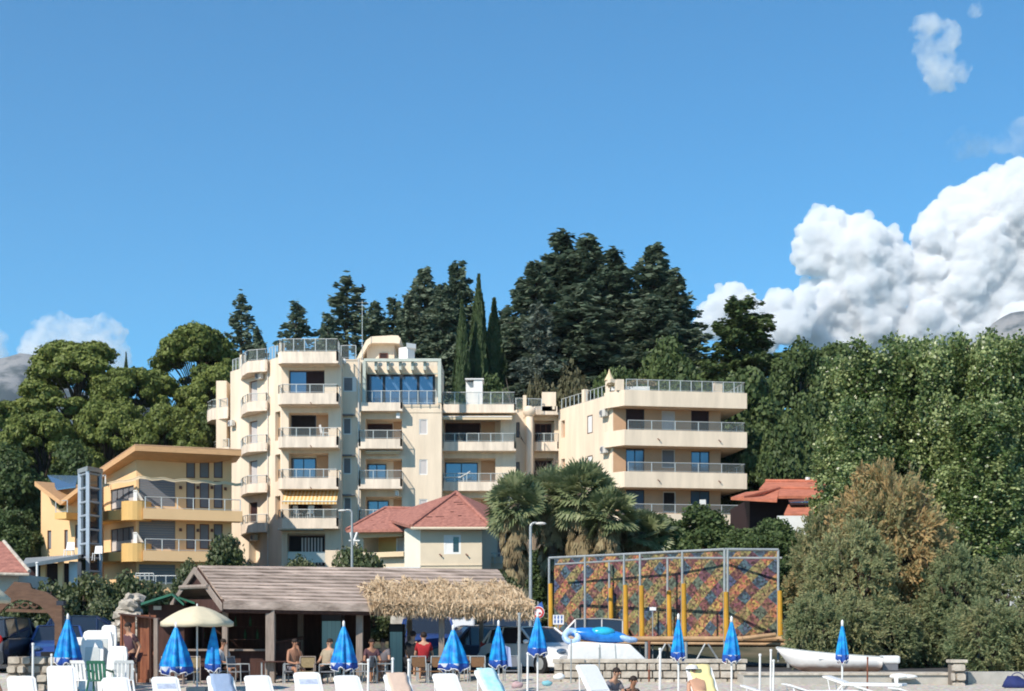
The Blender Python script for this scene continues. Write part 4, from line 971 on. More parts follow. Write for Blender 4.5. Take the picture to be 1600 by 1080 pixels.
# gable piece over the side wall
a, b_, c = FS.p(0, Z(752, 94.4)), FS.p(FS.L, Z(752, 94.4)), FS.p(FS.L, Z(706, 92.2)); a2 = FS.p(0, Z(742, 96.4))
W.add([a, b_, c, a2], [(0, 1, 2, 3)])
W.build('wall', 'yellow_wall', YH)
for h in hs: window(FY, *h[:4], YH, 'grey', -.1, 'frame_brown', fw=.06)
mat('shutter_slats', (.20, .20, .21), .55, .1, 1, stretch=(.3, .3, 6), metal=.2)
for g_ in gh:
    mb = MB(); n = int((g_[3]-g_[2])/.16)
    for i in range(n): z_ = g_[2]+(g_[3]-g_[2])*i/n; FY.box(mb, g_[0]+.02, g_[1]-.02, z_, z_+(g_[3]-g_[2])/n*.93, -.09, -.04)
    mb.build('roller_shutter', 'shutter_slats', YH)
for i, (a, b_) in enumerate(((762, 795), (825, 862))):
    o = window(FS, FS.u(173), FS.u(209), FS.z(b_, 190), FS.z(a, 190), YH, 'grey', -.1, 'frame_dark', mull=3)
    sm = MB(); FS.box(sm, FS.u(174.5), FS.u(208), FS.z(b_, 190)+.1, FS.z((a+b_)/2+2, 190), -.08, -.03); sm.build('blind', 'pale_shutter', o)
# roof: two slopes meeting at the front corner
rf = MB(); dz = Vector((0, 0, -.34))
pA, pB, pC = P(211, 696, 89.8), P(377, 704, 91.8), P(150, 737, 96.0)
pD = pB+Vector((-2, 8.5, .6)); pE = pC+Vector((1, 6, 0))
rf.slab([pA, pB, pD, pE, pC], dz); rf.build('roof', 'orange_wood', YH)
rc = MB(); up_ = Vector((0, 0, .02)); rc.slab([pA+up_, pB+up_, pD+up_, pE+up_, pC+up_], (0, 0, .06)); rc.build('roof_covering', 'tan_wall', YH)
for (p0, p1, q0, q1, name) in ((795.5, 812, 783, 812, 'u'), (861, 877, 849, 877, 'l')):
    fr = 374 if name == 'u' else 330
    pl = [(FY.p(0, 0, 0).x+.6, FY.p(0, 0, 0).y), (FY.p(u(220), 0, 1.3).x, FY.p(u(220), 0, 1.3).y), (FY.p(u(fr), 0, 1.2).x, FY.p(u(fr), 0, 1.2).y), (FY.p(u(fr), 0, -.02).x, FY.p(u(fr), 0, -.02).y)]
    mb = MB(); mb.prism(pl, Z(p1, 91.6), Z(p0, 91.6)); o = mb.build('balcony', 'yellow_wall', YH, label='long straight balcony band along the front')
    a = FY.p(u(224), 0, 1.15); b_ = FY.p(u(fr-3), 0, 1.1); railing([(a.x, a.y), (b_.x, b_.y)], Z(p0, 91.6), .75, o, 1.0, glassy=False)
    c0 = Vector(pl[1]); side = FS.p(FS.u(160), 0, 1.2)
    pts = [(side.x, side.y)]; cc = Vector((X(210, 91.4), 91.9))
    rad = .95
    for k in range(9):
        t_ = R(215)+R(k*17); pts.append((cc.x+math.cos(t_)*rad, cc.y+math.sin(t_)*rad*1.0))
    s0 = FS.p(FS.u(198), 0, 1.25)
    mb = MB(); mb.prism([(side.x, side.y), (s0.x, s0.y), (FS.p(FS.L, 0, 0).x, FS.p(FS.L, 0, 0).y), (FS.p(0, 0, 0).x, FS.p(0, 0, 0).y)], Z(q1, 91.6)+.05, Z(p0+1, 92)); mb.build('side_balcony', 'yellow_band', YH)
    mb = MB(); mb.prism([(cc.x+math.cos(R(t_))*rad, cc.y+math.sin(R(t_))*rad) for t_ in range(0, 360, 18)], Z(q1, 91.2)-.03, Z(q0, 91.2)); mb.build('rounded_corner', 'yellow_band', YH, smooth=False)
    mb = MB(); mb.box(-.12, .12, -.12, .12, 0, .75); mb.slab([(-.16, -.16, .7), (.16, -.16, .7), (.5, .1, .1), (.1, .1, .1)], (0, .1, 0)); o = mb.build('covered_grill', 'white_paint', YH, world=False); o.location = Vector((cc.x, cc.y-.2, Z(q0, 91.2)))-YH.location
    hk = MB(); q = FS.p(FS.u(184), Z(q1-6, 93), 1.3); hk.tube(q, q+Vector((.5, -.2, .12)), .05); hk.each('drain_spout', 'frame_brown', YH)
aw = MB(); n = 26
a, b_, c = FS.p(0, 0, 1.35), FY.p(u(216), 0, 1.5), FY.p(u(372), 0, 1.3); za, zb, zc = Z(760, 95), Z(746, 91), Z(754, 92.6)
prev = None
for i in range(n+1):
    f = i/n; q = Vector((a.x, a.y, za)).lerp(Vector((b_.x, b_.y, zb)), f*3.2) if f < 1/3.2 else Vector((b_.x, b_.y, zb)).lerp(Vector((c.x, c.y, zc)), (f-1/3.2)/(1-1/3.2))
    q.z += .06*math.sin(i*1.7)
    if prev: aw.slab([prev, q, q+Vector((0, 0, -.16)), prev+Vector((0, 0, -.16))], (0, .03, 0)); aw.tube(prev, q, .03, n=4)
    prev = q
aw.build('awning_edge', 'awning_cream', YH)
lm = MB()
for px_, py_ in ((282, 762), (309, 762), (331, 762), (352, 764), (282, 828), (309, 829), (331, 829)): q = FY.p(u(px_), FY.z(py_, px_), .06); lm.box(q.x-.08, q.x+.08, q.y-.08, q.y+.08, q.z-.1, q.z+.1)
lm.each('wall_lamp', 'frame_brown', YH)
dp = MB(); dp.tube(P(165, 742, 95.2), P(165, 760, 95.2), .05); dp.tube(P(165, 742, 95.2), P(156, 746, 95.4), .05); dp.build('downpipe', 'white_paint', YH)
# glass lift tower
LT = thing('lift_tower', 'glazed lift tower with a pale steel frame beside the yellow house', 'lift tower', (X(140, 91), 91, 4))
c = [Vector((X(125, 91.8), 91.8)), Vector((X(137.5, 90.3), 90.3)), Vector((X(157, 91.6), 91.6)), Vector((X(145, 93.2), 93.2))]
fm = MB(); zt, zb = Z(738, 91), 3.6
for i, q in enumerate(c): fm.box(q.x-.11, q.x+.11, q.y-.11, q.y+.11, zb, zt)
for py in (741, 763, 785, 806, 828, 850, 872, 893):
    for i in range(4): a, b_ = c[i], c[(i+1) % 4]; zz = Z(py, 91); fm.tube((a.x, a.y, zz), (b_.x, b_.y, zz), .075, n=6)
fm.build('steel_frame', 'steel_blue', LT)
gl = MB()
for i in range(4):
    a, b_ = c[i], c[(i+1) % 4]; nn = (Vector((c[2].x+c[0].x, c[2].y+c[0].y))/2-(a+b_)/2).normalized()*.03; gl.slab([(a.x+nn.x, a.y+nn.y, zb), (b_.x+nn.x, b_.y+nn.y, zb), (b_.x+nn.x, b_.y+nn.y, zt), (a.x+nn.x, a.y+nn.y, zt)], (nn.x, nn.y, 0))
gl.build('glazing', 'glass_dark', LT)
rf = MB(); e = 1.18; cc = (c[0]+c[2])/2
rf.prism([tuple(cc+(q-cc)*1.25) for q in c], zt, zt+.28); rf.build('roof', 'galv', LT)
# wing with the butterfly roof
BW = thing('side_wing', 'pale yellow wing with a V-shaped butterfly roof carrying solar panels', 'house', (X(95, 97), 97, 4))
FB = Fac(64, 98, 126, 96.2); u = FB.u
W = MB(); zv = FB.z(792, 96)
hs = [(u(74), u(80), FB.z(858, 77), FB.z(829, 77), .15), (u(100.5), u(106), FB.z(858, 103), FB.z(828, 103), .15), (u(117), u(124), FB.z(856, 120), FB.z(820, 120), .2)]
FB.wall(W, 0, FB.L, 3.2, FB.z(795, 95), hs); body(W, FB, 7, 3.2, FB.z(796, 95))
W.add([FB.p(0, FB.z(795, 95)), FB.p(u(93), FB.z(795, 95)), FB.p(0, FB.z(763, 64))], [(0, 1, 2)]); W.add([FB.p(u(98), FB.z(795, 95)), FB.p(FB.L, FB.z(795, 95)), FB.p(FB.L, FB.z(768, 126))], [(0, 1, 2)])
W.build('wall', 'yellow_wall', BW)
for h in hs: window(FB, *h[:4], BW, 'grey', -.12, 'frame_brown', fw=.04)
rf = MB(); l0, l1, l2 = P(54, 752, 96.4), P(94, 782, 95.4), P(126, 758, 94.8); bk = Vector((1.2, 6, .4))
rf.slab([l0, l1, l1+bk, l0+bk], (0, 0, -.32)); rf.slab([l1+Vector((.02, 0, 0)), l2, l2+bk, l1+bk+Vector((.02, 0, 0))], (0, 0, -.32)); rf.build('roof', 'orange_wood', BW)
sp_ = MB(); a, b_, c_ = P(74, 744, 101), P(122, 745, 100.5), P(118, 762, 97.5); d_ = P(88, 766, 97.5); sp_.slab([a, b_, c_, d_], (0, 0, .08)); sp_.build('solar_panel', 'glass_sky_tint', BW)
bm_ = MB(); FB.box(bm_, u(108), u(126), FB.z(813, 117), FB.z(803, 117), 0, 1.3); bo = bm_.build('balcony', 'yellow_band', BW); a, b_ = FB.p(u(108), 0, 1.2), FB.p(u(126), 0, 1.2); railing([(a.x, a.y), (b_.x, b_.y)], FB.z(803, 117), .8, bo, .8, glassy=False)
# car port in front of the wing
CP = thing('carport', 'low grey flat carport roof on cream posts in front of the wing', 'carport', (X(80, 84), 84, 3))
rf = MB(); rf.slab([P(34, 882, 82), P(122, 868, 84), P(128, 866, 92), P(40, 872, 92)], (0, 0, -.22)); rf.build('roof', 'galv', CP)
ps = MB()
for p_ in (67, 94): ps.box(X(p_, 84)-.14, X(p_, 84)+.14, 84, 84.3, 2, Z(876, 84))
ps.each('post', 'yellow_wall', CP); dk = MB(); dk.box(X(45, 90), X(124, 90), 90, 90.2, 2, Z(880, 90)); dk.build('rear_wall', 'wine_room', CP)  # near-black sheet stands for the shade below the carport roof
bx = MB(); bx.box(X(111, 85), X(124, 85), 84.6, 85.4, 2, Z(878, 85)); bx.build('utility_cabinet', 'steel_blue', CP)
t = thing('metal_post', 'thin pale pole standing in the hedge below the carport', 'pole', (X(58, 70), 70, gz(X(58, 70), 70)))
mb = MB(); mb.tube((0, 0, 0), (0, 0, Z(880, 70)-t.location.z), .06); mb.build('shaft', 'white_paint', t, world=False); mb = MB(); mb.ell((0, 0, Z(880, 70)-t.location.z), (.09, .09, .06)); mb.build('cap', 'white_paint', t, world=False)
for (nm, px_, py_, Y_, lb) in (('a', 108, 863, 86, 'white plastic chair on the flat roof left of the lift tower'), ('b', 152, 868, 89.5, 'white plastic chairs stacked right of the lift tower')):
    t = thing('plastic_chair', lb, 'chair', tuple(P(px_, py_+8, Y_)))
    mb = MB(); mb.box(-.25, .25, -.25, .25, .42, .46); mb.build('seat', 'white_plastic', t, world=False)
    mb = MB(); mb.slab([(-.25, .22, .46), (.25, .22, .46), (.22, .36, .95), (-.22, .36, .95)], (0, .03, 0)); mb.build('backrest', 'white_plastic', t, world=False)
    for sx in (-.22, .22):
        for sy in (-.22, .22): mb = MB(); mb.tube((sx*1.15, sy*1.15, 0), (sx, sy, .44), .025, n=5); mb.build('leg', 'white_plastic', t, world=False)
# garage fence of grey mesh
GF = thing('garden_railing', 'low grey garden railing in front of the garage shutter', 'railing', (X(245, 84), 84, 4))
railing([(X(212, 84), 84), (X(275, 84), 84)], Z(913, 84), .5, GF, .6, 'galv', False); railing([(X(212, 83.5), 83.5), (X(240, 83.5), 83.5)], Z(908, 83.5), .45, GF, .3, 'galv', False)

# ================================================================ low house with the red hipped roof
RH = thing('hipped_roof_house', 'low cream house with a red tiled hipped roof and a corner wall coloured as sunlit', 'house', (X(680, 73), 73, 3))
FH = Fac(657, 72, 753, 71.6); FHs = Fac(632, 74.5, 657, 72); u = FH.u
W = MB(); hs = [(u(693.5), u(720), FH.z(866), FH.z(836), .1)]
FH.wall(W, 0, FH.L, 1.5, FH.z(822), hs); body(W, FH, 6, 1.5, FH.z(823)); W.build('wall', 'house_cream', RH)
W = MB(); FHs.wall(W, 0, FHs.L, 1.5, FHs.z(824), []); W.build('corner_wall', 'cream_sunlit', RH)
sh = MB(); FH.box(sh, u(657), u(753), FH.z(884), FH.z(882.6), 0, .05); sh.build('plinth_line', 'house_cream', RH)
window(FH, *hs[0][:4], RH, 'dark', -.05, 'white_paint', fw=.1, shut=(0, .56), surround=False)
dl = MB()
for p_ in (687, 728): q = FH.p(u(p_), FH.z(866), .05); dl.tube(q, q+Vector((.12, -.1, -.1)), .035)
dl.each('wall_bracket', 'frame_brown', RH)
def hip(name, pts, apexes, faces, parent, m_='tile_red'):
    mb = MB(); A_ = [Vector(p) for p in pts+apexes]
    for f in faces: mb.slab([A_[i] for i in f], (0, 0, -.14))
    o = mb.build(name, m_, parent); rg = MB()
    return o
a = [P(642, 822, 71.5), P(767, 822, 71.0), P(798, 806, 79), P(596, 808, 80)]; ap = [P(713, 769.5, 75.4)]
hip('roof', a, ap, [(0, 1, 4), (1, 2, 4), (2, 3, 4), (3, 0, 4)], RH)
rg = MB(); rg.tube(a[0], ap[0], .12, n=6); rg.tube(a[1], ap[0], .12, n=6); rg.build('ridge_tiles', 'tile_red', RH); 
ct = MB(); ct.tube(a[0]+Vector((0, -.05, -.12)), a[1]+Vector((0, -.05, -.12)), .07, n=6); ct.build('gutter', 'house_cream', RH)
b2 = [P(541, 828, 77.2), P(638, 827, 75.2), P(672, 806, 81), P(575, 808, 82)]; a2 = [P(602, 794, 79.6), P(655, 795, 79)]
hip('low_roof', b2, a2, [(0, 1, 5, 4), (0, 4, 3)], RH)
mat('tile_dark', (.19, .08, .07), .85, .4, 3)
r = np.random.default_rng(8); tm = MB()
for i in range(15):
    f, g_ = r.uniform(.05, .95), r.uniform(.1, .9)
    for (A_, B_, C_, k_) in (((b2[0], b2[1], a2[0], 1),) if i % 2 else ((a[0], a[1], ap[0], 0),)):
        p_ = A_.lerp(B_, f).lerp(C_ if k_ == 0 else a2[0].lerp(a2[1], f), g_); p_ = p_+Vector((0, -.01, .03)); tm.tube(p_, p_+Vector((r.uniform(.15, .5), 0, 0)), .028, n=4)
tm.each('mortar_patch', 'tile_dark', RH)
rg = MB(); rg.tube(b2[0], a2[0], .11, n=6); rg.tube(a2[0], a2[1], .11, n=6); rg.build('ridge_tiles', 'tile_red', RH)
FV = Fac(556, 78.2, 634, 76.4); u = FV.u
W = MB(); FV.wall(W, 0, FV.L, 1.5, FV.z(826), [(u(568), u(632), FV.z(863), FV.z(836), 1.4), (u(568), u(632), FV.z(890), FV.z(866), .2)]); W.build('veranda_wall', 'house_cream', RH)
vb = MB(); FV.box(vb, u(568), u(600), FV.z(862), FV.z(836), -1.42, -1.36); FV.box(vb, u(613), u(632), FV.z(862), FV.z(836), -1.42, -1.36); vb.build('ochre_panel', 'yellow_band', RH)
window(FV, u(598), u(622), FV.z(863), FV.z(839), RH, 'pale', -1.3, 'white_paint', mull=1)
vb = MB(); FV.box(vb, u(566), u(634), FV.z(840), FV.z(830), .05, .3); FV.box(vb, u(590), u(634), FV.z(871), FV.z(864), .0, .2); vb.build('roller_blind', 'awning_cream', RH)
ld = MB()
for (x0, y0, x1, y1) in ((558, 832, 541, 880), (548, 832, 556, 880)): ld.tube(P(x0, y0, 74.6), P(x1, y1, 74.4), .06)
for py in (845, 858): ld.tube(P(545, py, 74.5), P(562, py, 74.5), .04)
ld.each('trellis', 'white_paint', RH)
ex = MB(); FE = Fac(753, 75, 803, 75); FE.box(ex, FE.u(753), FE.u(803), FE.z(889), FE.z(870), -2, 0); FE.box(ex, FE.u(753), FE.u(803), 1.5, FE.z(825), -3.2, -2.5); ex.build('terrace', 'house_cream', RH)
ra = [(X(754, 74.9), 74.9), (X(802, 74.9), 74.9)]; railing(ra, FE.z(881), .55, RH, .35, 'rail_metal', False); window(FE, FE.u(762), FE.u(790), FE.z(868), FE.z(838), RH, 'grey', -2.4, 'ac_white', mull=1)
t = thing('low_wall', 'white garden wall cap in front of the hipped roof house', 'wall', (X(640, 70), 70, 2)); mb = MB(); mb.box(X(604, 70), X(656, 70), 69.8, 70.2, 1.5, Z(889, 70)); mb.build('masonry', 'white_paint', t)
mb = MB(); mb.box(X(603, 70), X(657, 70), 69.7, 70.3, Z(889, 70)+.005, Z(887, 70)+.02); mb.build('coping', 'white_paint', t)

# ================================================================ house with the orange tiled roof at the right
OH = thing('orange_roof_house', 'low house with orange tiled roofs between the right balconies and the poplars', 'house', (X(1220, 86), 86, 4))
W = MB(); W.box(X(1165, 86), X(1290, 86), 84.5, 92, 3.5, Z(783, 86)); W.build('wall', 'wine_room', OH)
rf = MB(); q = [P(1142, 777, 82.5), P(1214, 781, 82), P(1218, 763.5, 87), P(1165, 769, 88)]; rf.slab(q, (0, 0, -.16)); q = [P(1216, 775, 82.6), P(1286, 775, 83), P(1275, 764.5, 87), P(1218, 763.5, 87)]; rf.slab(q, (0, 0, -.16)); rf.build('roof', 'tile_orange', OH)
rf = MB(); rf.slab([P(1186, 764, 89), P(1296, 765, 89), P(1292, 753, 93), P(1196, 752.5, 93)], (0, 0, -.16)); rf.build('upper_roof', 'tile_orange', OH)
rg = MB(); rg.tube(P(1218, 763, 87), P(1276, 764, 87), .13); rg.tube(P(1196, 752, 93), P(1292, 752.5, 93), .13); rg.tube(P(1218, 763, 87), P(1160, 778, 82.5), .12); rg.each('ridge_tiles', 'tile_orange', OH)
rf = MB(); rf.slab([P(1225, 803, 80), P(1283, 803, 80), P(1278, 786, 83), P(1232, 788, 83)], (0, 0, -.16)); rf.build('porch_roof', 'tile_orange', OH)
sp_ = MB(); sp_.slab([P(1234, 789, 81.8), P(1270, 789, 81.8), P(1264, 775.5, 84.2), P(1226, 776, 84.2)], (0, -.05, .12)); sp_.build('solar_panel', 'glass_dark', OH)
ww = MB(); ww.box(X(1215, 79), X(1262, 79), 79, 79.2, 2, Z(806, 79)); ww.build('garden_wall', 'white_paint', OH)
wd = MB(); wd.tube(P(1262, 750, 92), P(1262, 746, 92), .15); wd.build('chimney_pot', 'white_paint', OH)
# small house with a red roof at the left edge
LH = thing('red_roof_hut', 'small grey walled hut with a red tiled roof at the left edge of the beach', 'hut', (X(10, 54), 54, .6))
W = MB(); W.box(X(-60, 55), X(36, 55), 54.5, 58, .3, Z(897, 54.5)); W.build('wall', 'ac_white', LH)
rf = MB(); rf.slab([P(-90, 896, 53.5), P(46, 893, 53.5), P(6, 846, 56.5), P(-60, 846, 56.5)], (0, 0, -.1)); rf.slab([P(46, 893, 53.5), P(44, 886, 60), P(6, 846, 56.5)], (0, 0, -.1)); rf.build('roof', 'tile_red', LH)
rg = MB(); rg.tube(P(46, 893, 53.5), P(6, 846, 56.5), .07); rg.tube(P(-90, 895, 53.4), P(46, 893, 53.4)+Vector((0, 0, -.12)), .06); rg.build('ridge_tiles', 'stone_pale', LH)
# white house glimpsed between the tamarisks at the right edge
RW = thing('white_house', 'white house corner glimpsed behind the tamarisks at the right edge', 'house', (X(1610, 62), 62, 1))
W = MB(); FR = Fac(1578, 62, 1700, 62); FR.wall(W, 0, FR.L, .8, Z(898, 62), [(1.2, 2.2, 3, 3.8)]); body(W, FR, 5, .8, Z(898, 62)); W.build('wall', 'white_paint', RW); window(FR, 1.2, 2.2, 3, 3.8, RW, 'dark', -.2)
# ================================================================ beach bar
def GY(px, Y): return gz(X(px, Y), Y)
mat('straw', (.42, .29, .15), .9, .3, 3, col2=(.30, .20, .10))
mat('lamp_tube', (.8, .8, .8), .4, .02, 2, emit=(1, 1, 1, 1.6))
BB = thing('beach_bar', 'open wooden beach bar with a weathered board roof and straw fringe', 'beach bar', (-4.5, 42.5, .2))
fl, fr, rl, rr = Vector((-8.15, 40, 0)), Vector((.35, 43, 0)), Vector((-10.75, 44.8, 0)), Vector((-.65, 48, 0))
zl, zr_ = Z(943, 40), Z(952, 43)
FLv = fl+Vector((0, 0, zl)); FRv = fr+Vector((0, 0, zr_)); RLv = rl+Vector((0, 0, zl+.1)); RRv = rr+Vector((0, 0, zr_+.1))
gl_ = (fl+rl)/2+Vector((0, 0, Z(886, 42.4))); gr_ = P(778, 892, 45.6)
dk = MB(); dk.slab([fl+Vector((-.3, -.9, .02)), fr+Vector((.5, -.9, .02)), rr+Vector((0, 0, .02)), rl+Vector((0, 0, .02))], (0, 0, .24)); dk.build('deck', 'post_wood', BB)
# board roof: overlapping rows, each board a little off its neighbours
r = np.random.default_rng(12); rb = MB(); nrow = 11
for i in range(nrow):
    f0, f1 = i/nrow, (i+1.12)/nrow; nseg = 9; cuts = [0]+sorted(r.uniform(.05, .95, nseg-1).tolist())+[1]
    for a, b_ in zip(cuts, cuts[1:]):
        A0, A1 = FLv.lerp(FRv, a), FLv.lerp(FRv, b_); B0, B1 = gl_.lerp(gr_, a), gl_.lerp(gr_, b_); h = .03+.012*r.random()
        q = [A0.lerp(B0, f0), A1.lerp(B1, f0), A1.lerp(B1, min(1, f1)), A0.lerp(B0, min(1, f1))]
        q = [q[0]+Vector((0, 0, h+.05)), q[1]+Vector((0, 0, h+.05)), q[2]+Vector((0, 0, h)), q[3]+Vector((0, 0, h))]; rb.slab(q, (0, 0, -.03))
rb.slab([gl_, gr_, RRv, RLv], (0, 0, .05))
rb.slab([FLv, FRv, gr_, gl_], (0, 0, -.04)); rb.slab([FRv, RRv, gr_], (0, 0, -.04))
roof = rb.build('roof', 'plank', BB)
fb = MB(); fb.slab([FLv+Vector((-.05, -.03, .06)), FRv+Vector((0, -.03, .06)), FRv+Vector((0, -.03, -.16)), FLv+Vector((-.05, -.03, -.16))], (.0, .04, 0)); fb.build('fascia', 'plank', roof)
bg_ = MB(); out_ = Vector((-.12, -.05, 0))
bg_.slab([FLv+out_, gl_+out_, gl_+out_+Vector((0, 0, -.2)), FLv+out_+Vector((0, 0, -.2))], (.05, 0, 0)); bg_.slab([gl_+out_, RLv+out_, RLv+out_+Vector((0, 0, -.2)), gl_+out_+Vector((0, 0, -.2))], (.05, 0, 0))
bg_.tube(gl_.lerp(FLv, .55)+out_, gl_.lerp(RLv, .55)+out_, .07); bg_.build('bargeboard', 'post_wood', roof)
gp = MB(); gp.slab([gl_, FLv.lerp(gl_, .45), RLv.lerp(gl_, .45)], (.1, .04, 0)); gp.slab([FLv.lerp(RLv, .02)+Vector((0, 0, .12)), RLv+Vector((0, 0, .12)), RLv+Vector((0, 0, -.25)), FLv.lerp(RLv, .02)+Vector((0, 0, -.25))], (.1, .04, 0)); gp.build('gable_boards', 'dark_wood', roof)
# straw laid over the right half and hanging from the eave
n = 18000; f = r.uniform(.47, 1.03, n); g_ = r.uniform(-.17, .72, n); g_ = g_-.08*(f-.5)
A_, D_ = np.array(FLv), np.array(FRv)-np.array(FLv); U_ = (np.array(gl_.lerp(gr_, .75))-np.array(FLv.lerp(FRv, .75)))
edge = .52+.08*np.sin(f*60)+.06*np.sin(f*140)+.05*r.normal(size=n)
keep = (g_ < edge) & (r.random(n) < np.clip((f-.46)*14, 0, 1)); f, g_ = f[keep], g_[keep]; n = len(f)
C = A_+D_*f[:, None]+U_*np.maximum(g_, 0)[:, None]+np.array([0, -.05, .07])+np.array([0, 0, 1.35])*np.minimum(g_, 0)[:, None]+r.normal(size=(n, 3))*np.array([.05, .06, .03])
T_ = np.where((g_ > 0)[:, None], -U_/np.linalg.norm(U_), np.array([0, -.1, -1]))+r.normal(size=(n, 3))*.4
V_, F_ = leaf_quads(C, np.tile([-.3, -.6, .7], (n, 1)), .05, 7, .5, r, T_)
leafmat('straw_leaf', [(.36, .25, .15), (.56, .42, .27), (.70, .56, .39)], .85, .3, 1.5)
np_mesh('straw_fringe', V_-np.array(BB.location), F_, ['straw_leaf'], BB, r.random(n))
# posts
for (px, Y, rad, pt) in ((423, 40.6, .13, 943), (562, 41.8, .10, 946), (690, 42.5, .085, 948), (352, 41, .08, 943), (640, 46, .08, 946), (470, 45.5, .09, 940), (752, 47, .07, 946)):
    mb = MB(); x = X(px, Y); mb.box(x-rad, x+rad, Y-rad, Y+rad, .2, Z(pt, Y)); mb.build('post', 'post_wood', BB, bevel=.015)
rw = MB(); rw.slab([rl+Vector((.2, -.1, .2)), rl.lerp(rr, .6)+Vector((0, -.1, .2)), rl.lerp(rr, .6)+Vector((0, -.1, 2.75)), rl+Vector((.2, -.1, 2.75))], (0, .08, 0)); rw.slab([rl+Vector((.2, 0, .2)), fl.lerp(rl, .55)+Vector((.2, 0, .2)), fl.lerp(rl, .55)+Vector((.2, 0, 2.7)), rl+Vector((.2, 0, 2.7))], (.06, 0, 0)); rw.build('rear_wall', 'dark_wood', BB)
bm_ = MB()
for f in np.linspace(.04, .97, 12): bm_.tube(FLv.lerp(FRv, f)+Vector((0, 0, -.1)), gl_.lerp(gr_, f)+Vector((0, 0, -.12)), .04, n=4)
bm_.tube(FLv+Vector((0, .1, -.2)), FRv+Vector((0, .1, -.2)), .07, n=6); bm_.build('rafters', 'dark_wood', roof)
ct = MB(); ct.slab([Vector((X(292, 41.6), 41.6, .25)), Vector((X(420, 41.6), 41.6, .25)), Vector((X(420, 41.6), 41.6, 1.28)), Vector((X(292, 41.6), 41.6, 1.28))], (0, .1, 0)); ct.build('counter_front', 'dark_wood', BB)
ct = MB(); ct.box(X(286, 41.6), X(424, 41.6), 41.4, 42.0, 1.285, 1.34); ct.build('counter_top', 'post_wood', BB)
ct = MB(); ct.slab([P(432, 1002, 42.2), P(474, 996, 42.6), P(474, 994, 43.2), P(432, 1000, 43.2)], (0, 0, -.07)); ct.box(X(434, 42.5), X(470, 42.5), 42.4, 42.5, .25, Z(1003, 42.4)); ct.build('side_counter', 'dark_wood', BB)
sh = MB()
for z_ in (1.6, 2.0): sh.box(X(300, 44), X(410, 44), 43.8, 44.1, z_, z_+.03)
sh.build('shelf', 'dark_wood', BB)
lt = MB()
for a, b_ in ((508, 511), (514, 525), (531, 544)): lt.box(X(a, 43), X(b_, 43), 43, 43.05, Z(952.6, 43), Z(950.2, 43))
lt.each('strip_light', 'lamp_tube', BB)
mat('bottle_green', (.05, .12, .06), .15, .1, 3); mat('bottle_clear', (.40, .42, .42), .2, .1, 3)
bottle = None
for i, px in enumerate((302, 318, 333, 352, 368, 383, 391, 402)):
    if bottle is None:
        mb = MB(); mb.lathe([(0, 0), (.045, 0), (.045, .18), (.015, .24), (.015, .3), (0, .3)], n=8); o = mb.build('bottle', 'bottle_green', smooth=True); bottle = o
    else: o = bottle.copy(); COL.objects.link(o)
    o.location = (X(px, 43.95), 43.95, 1.632 if i % 2 else 2.032); setp(o, ('leftmost', 'second', 'third', 'fourth')[i//2]+' bottle from the left on the %s shelf behind the bar counter' % ('lower' if i % 2 else 'upper'), 'bottle', 'bottles behind the bar counter')
def fridge(px, Y, w_, top, bot, label):
    x = X(px, Y); t = thing('drinks_fridge', label, 'fridge', (x, Y, .26)); W_ = w_/F*Y; H_ = Z(top, Y)-.26
    mb = MB(); mb.box(-W_/2, W_/2, 0, .6, 0, H_); mb.build('cabinet', 'rubber', t, world=False, bevel=.02)
    mb = MB(); mb.box(-W_/2+.05, W_/2-.05, -.03, -.005, .15, H_-.25); d = mb.build('glass_door', 'fridge_glass', t, world=False)
    mb = MB(); mb.box(-W_/2+.05, -W_/2+.08, -.06, -.035, .5, 1.1); mb.build('handle', 'galv', d, world=False)
    mb = MB(); mb.box(-W_/2+.04, W_/2-.04, -.02, -.003, H_-.22, H_-.04); mb.build('header_panel', 'frame_dark', t, world=False)
m, t, b = nodes('fridge_glass'); b.inputs['Base Color'].default_value = (.07, .13, .15, 1); b.inputs['Roughness'].default_value = .2; b.inputs['Emission Color'].default_value = (.12, .25, .3, 1); b.inputs['Emission Strength'].default_value = .18
tc = N(t, 'ShaderNodeTexCoord'); bk = N(t, 'ShaderNodeTexBrick', i_Scale=4); t.links.new(tc.outputs['Object'], bk.inputs[0]); bk.inputs['Color1'].default_value = (.06, .12, .14, 1); bk.inputs['Color2'].default_value = (.10, .18, .19, 1); bk.inputs['Mortar'].default_value = (.03, .05, .06, 1); t.links.new(bk.outputs[0], b.inputs['Base Color'])
fridge(518, 44, 34, 958, 1050, 'tall dark drinks fridge with a glass door behind the blue parasol in the bar')
fridge(619, 44.5, 24, 975, 1050, 'narrow teal glass fridge at the open end of the bar')
# ---------------------------------------------------------------- kiosk, partition, gate
KI = thing('green_roof_kiosk', 'small dark wooden kiosk with a green gabled roof left of the bar', 'kiosk', (X(258, 42), 42, .35))
mb = MB(); mb.box(X(232, 42), X(288, 42), 42, 44, .3, Z(945, 42)); mb.build('wall', 'dark_wood', KI)
mb = MB(); a, b_, c = P(268, 927, 41.2), P(220, 942, 41.2), P(287, 943, 41.2); bk_ = Vector((-.6, 3, .05))
mb.slab([a, b_, b_+bk_, a+bk_], (0, 0, -.07)); mb.slab([a+Vector((.01, 0, 0)), c, c+bk_, a+bk_+Vector((.01, 0, 0))], (0, 0, -.07)); a2, c2 = P(278, 932, 41.9), P(304, 941, 41.9); mb.slab([a2, c2, c2+bk_*.5, a2+bk_*.5], (0, 0, -.06)); mb.build('roof', 'green_roof', KI)
mb = MB(); mb.box(X(240, 41.95), X(252, 41.95), 41.94, 41.99, Z(953, 42), Z(947, 42)); mb.build('notice', 'ac_white', KI)
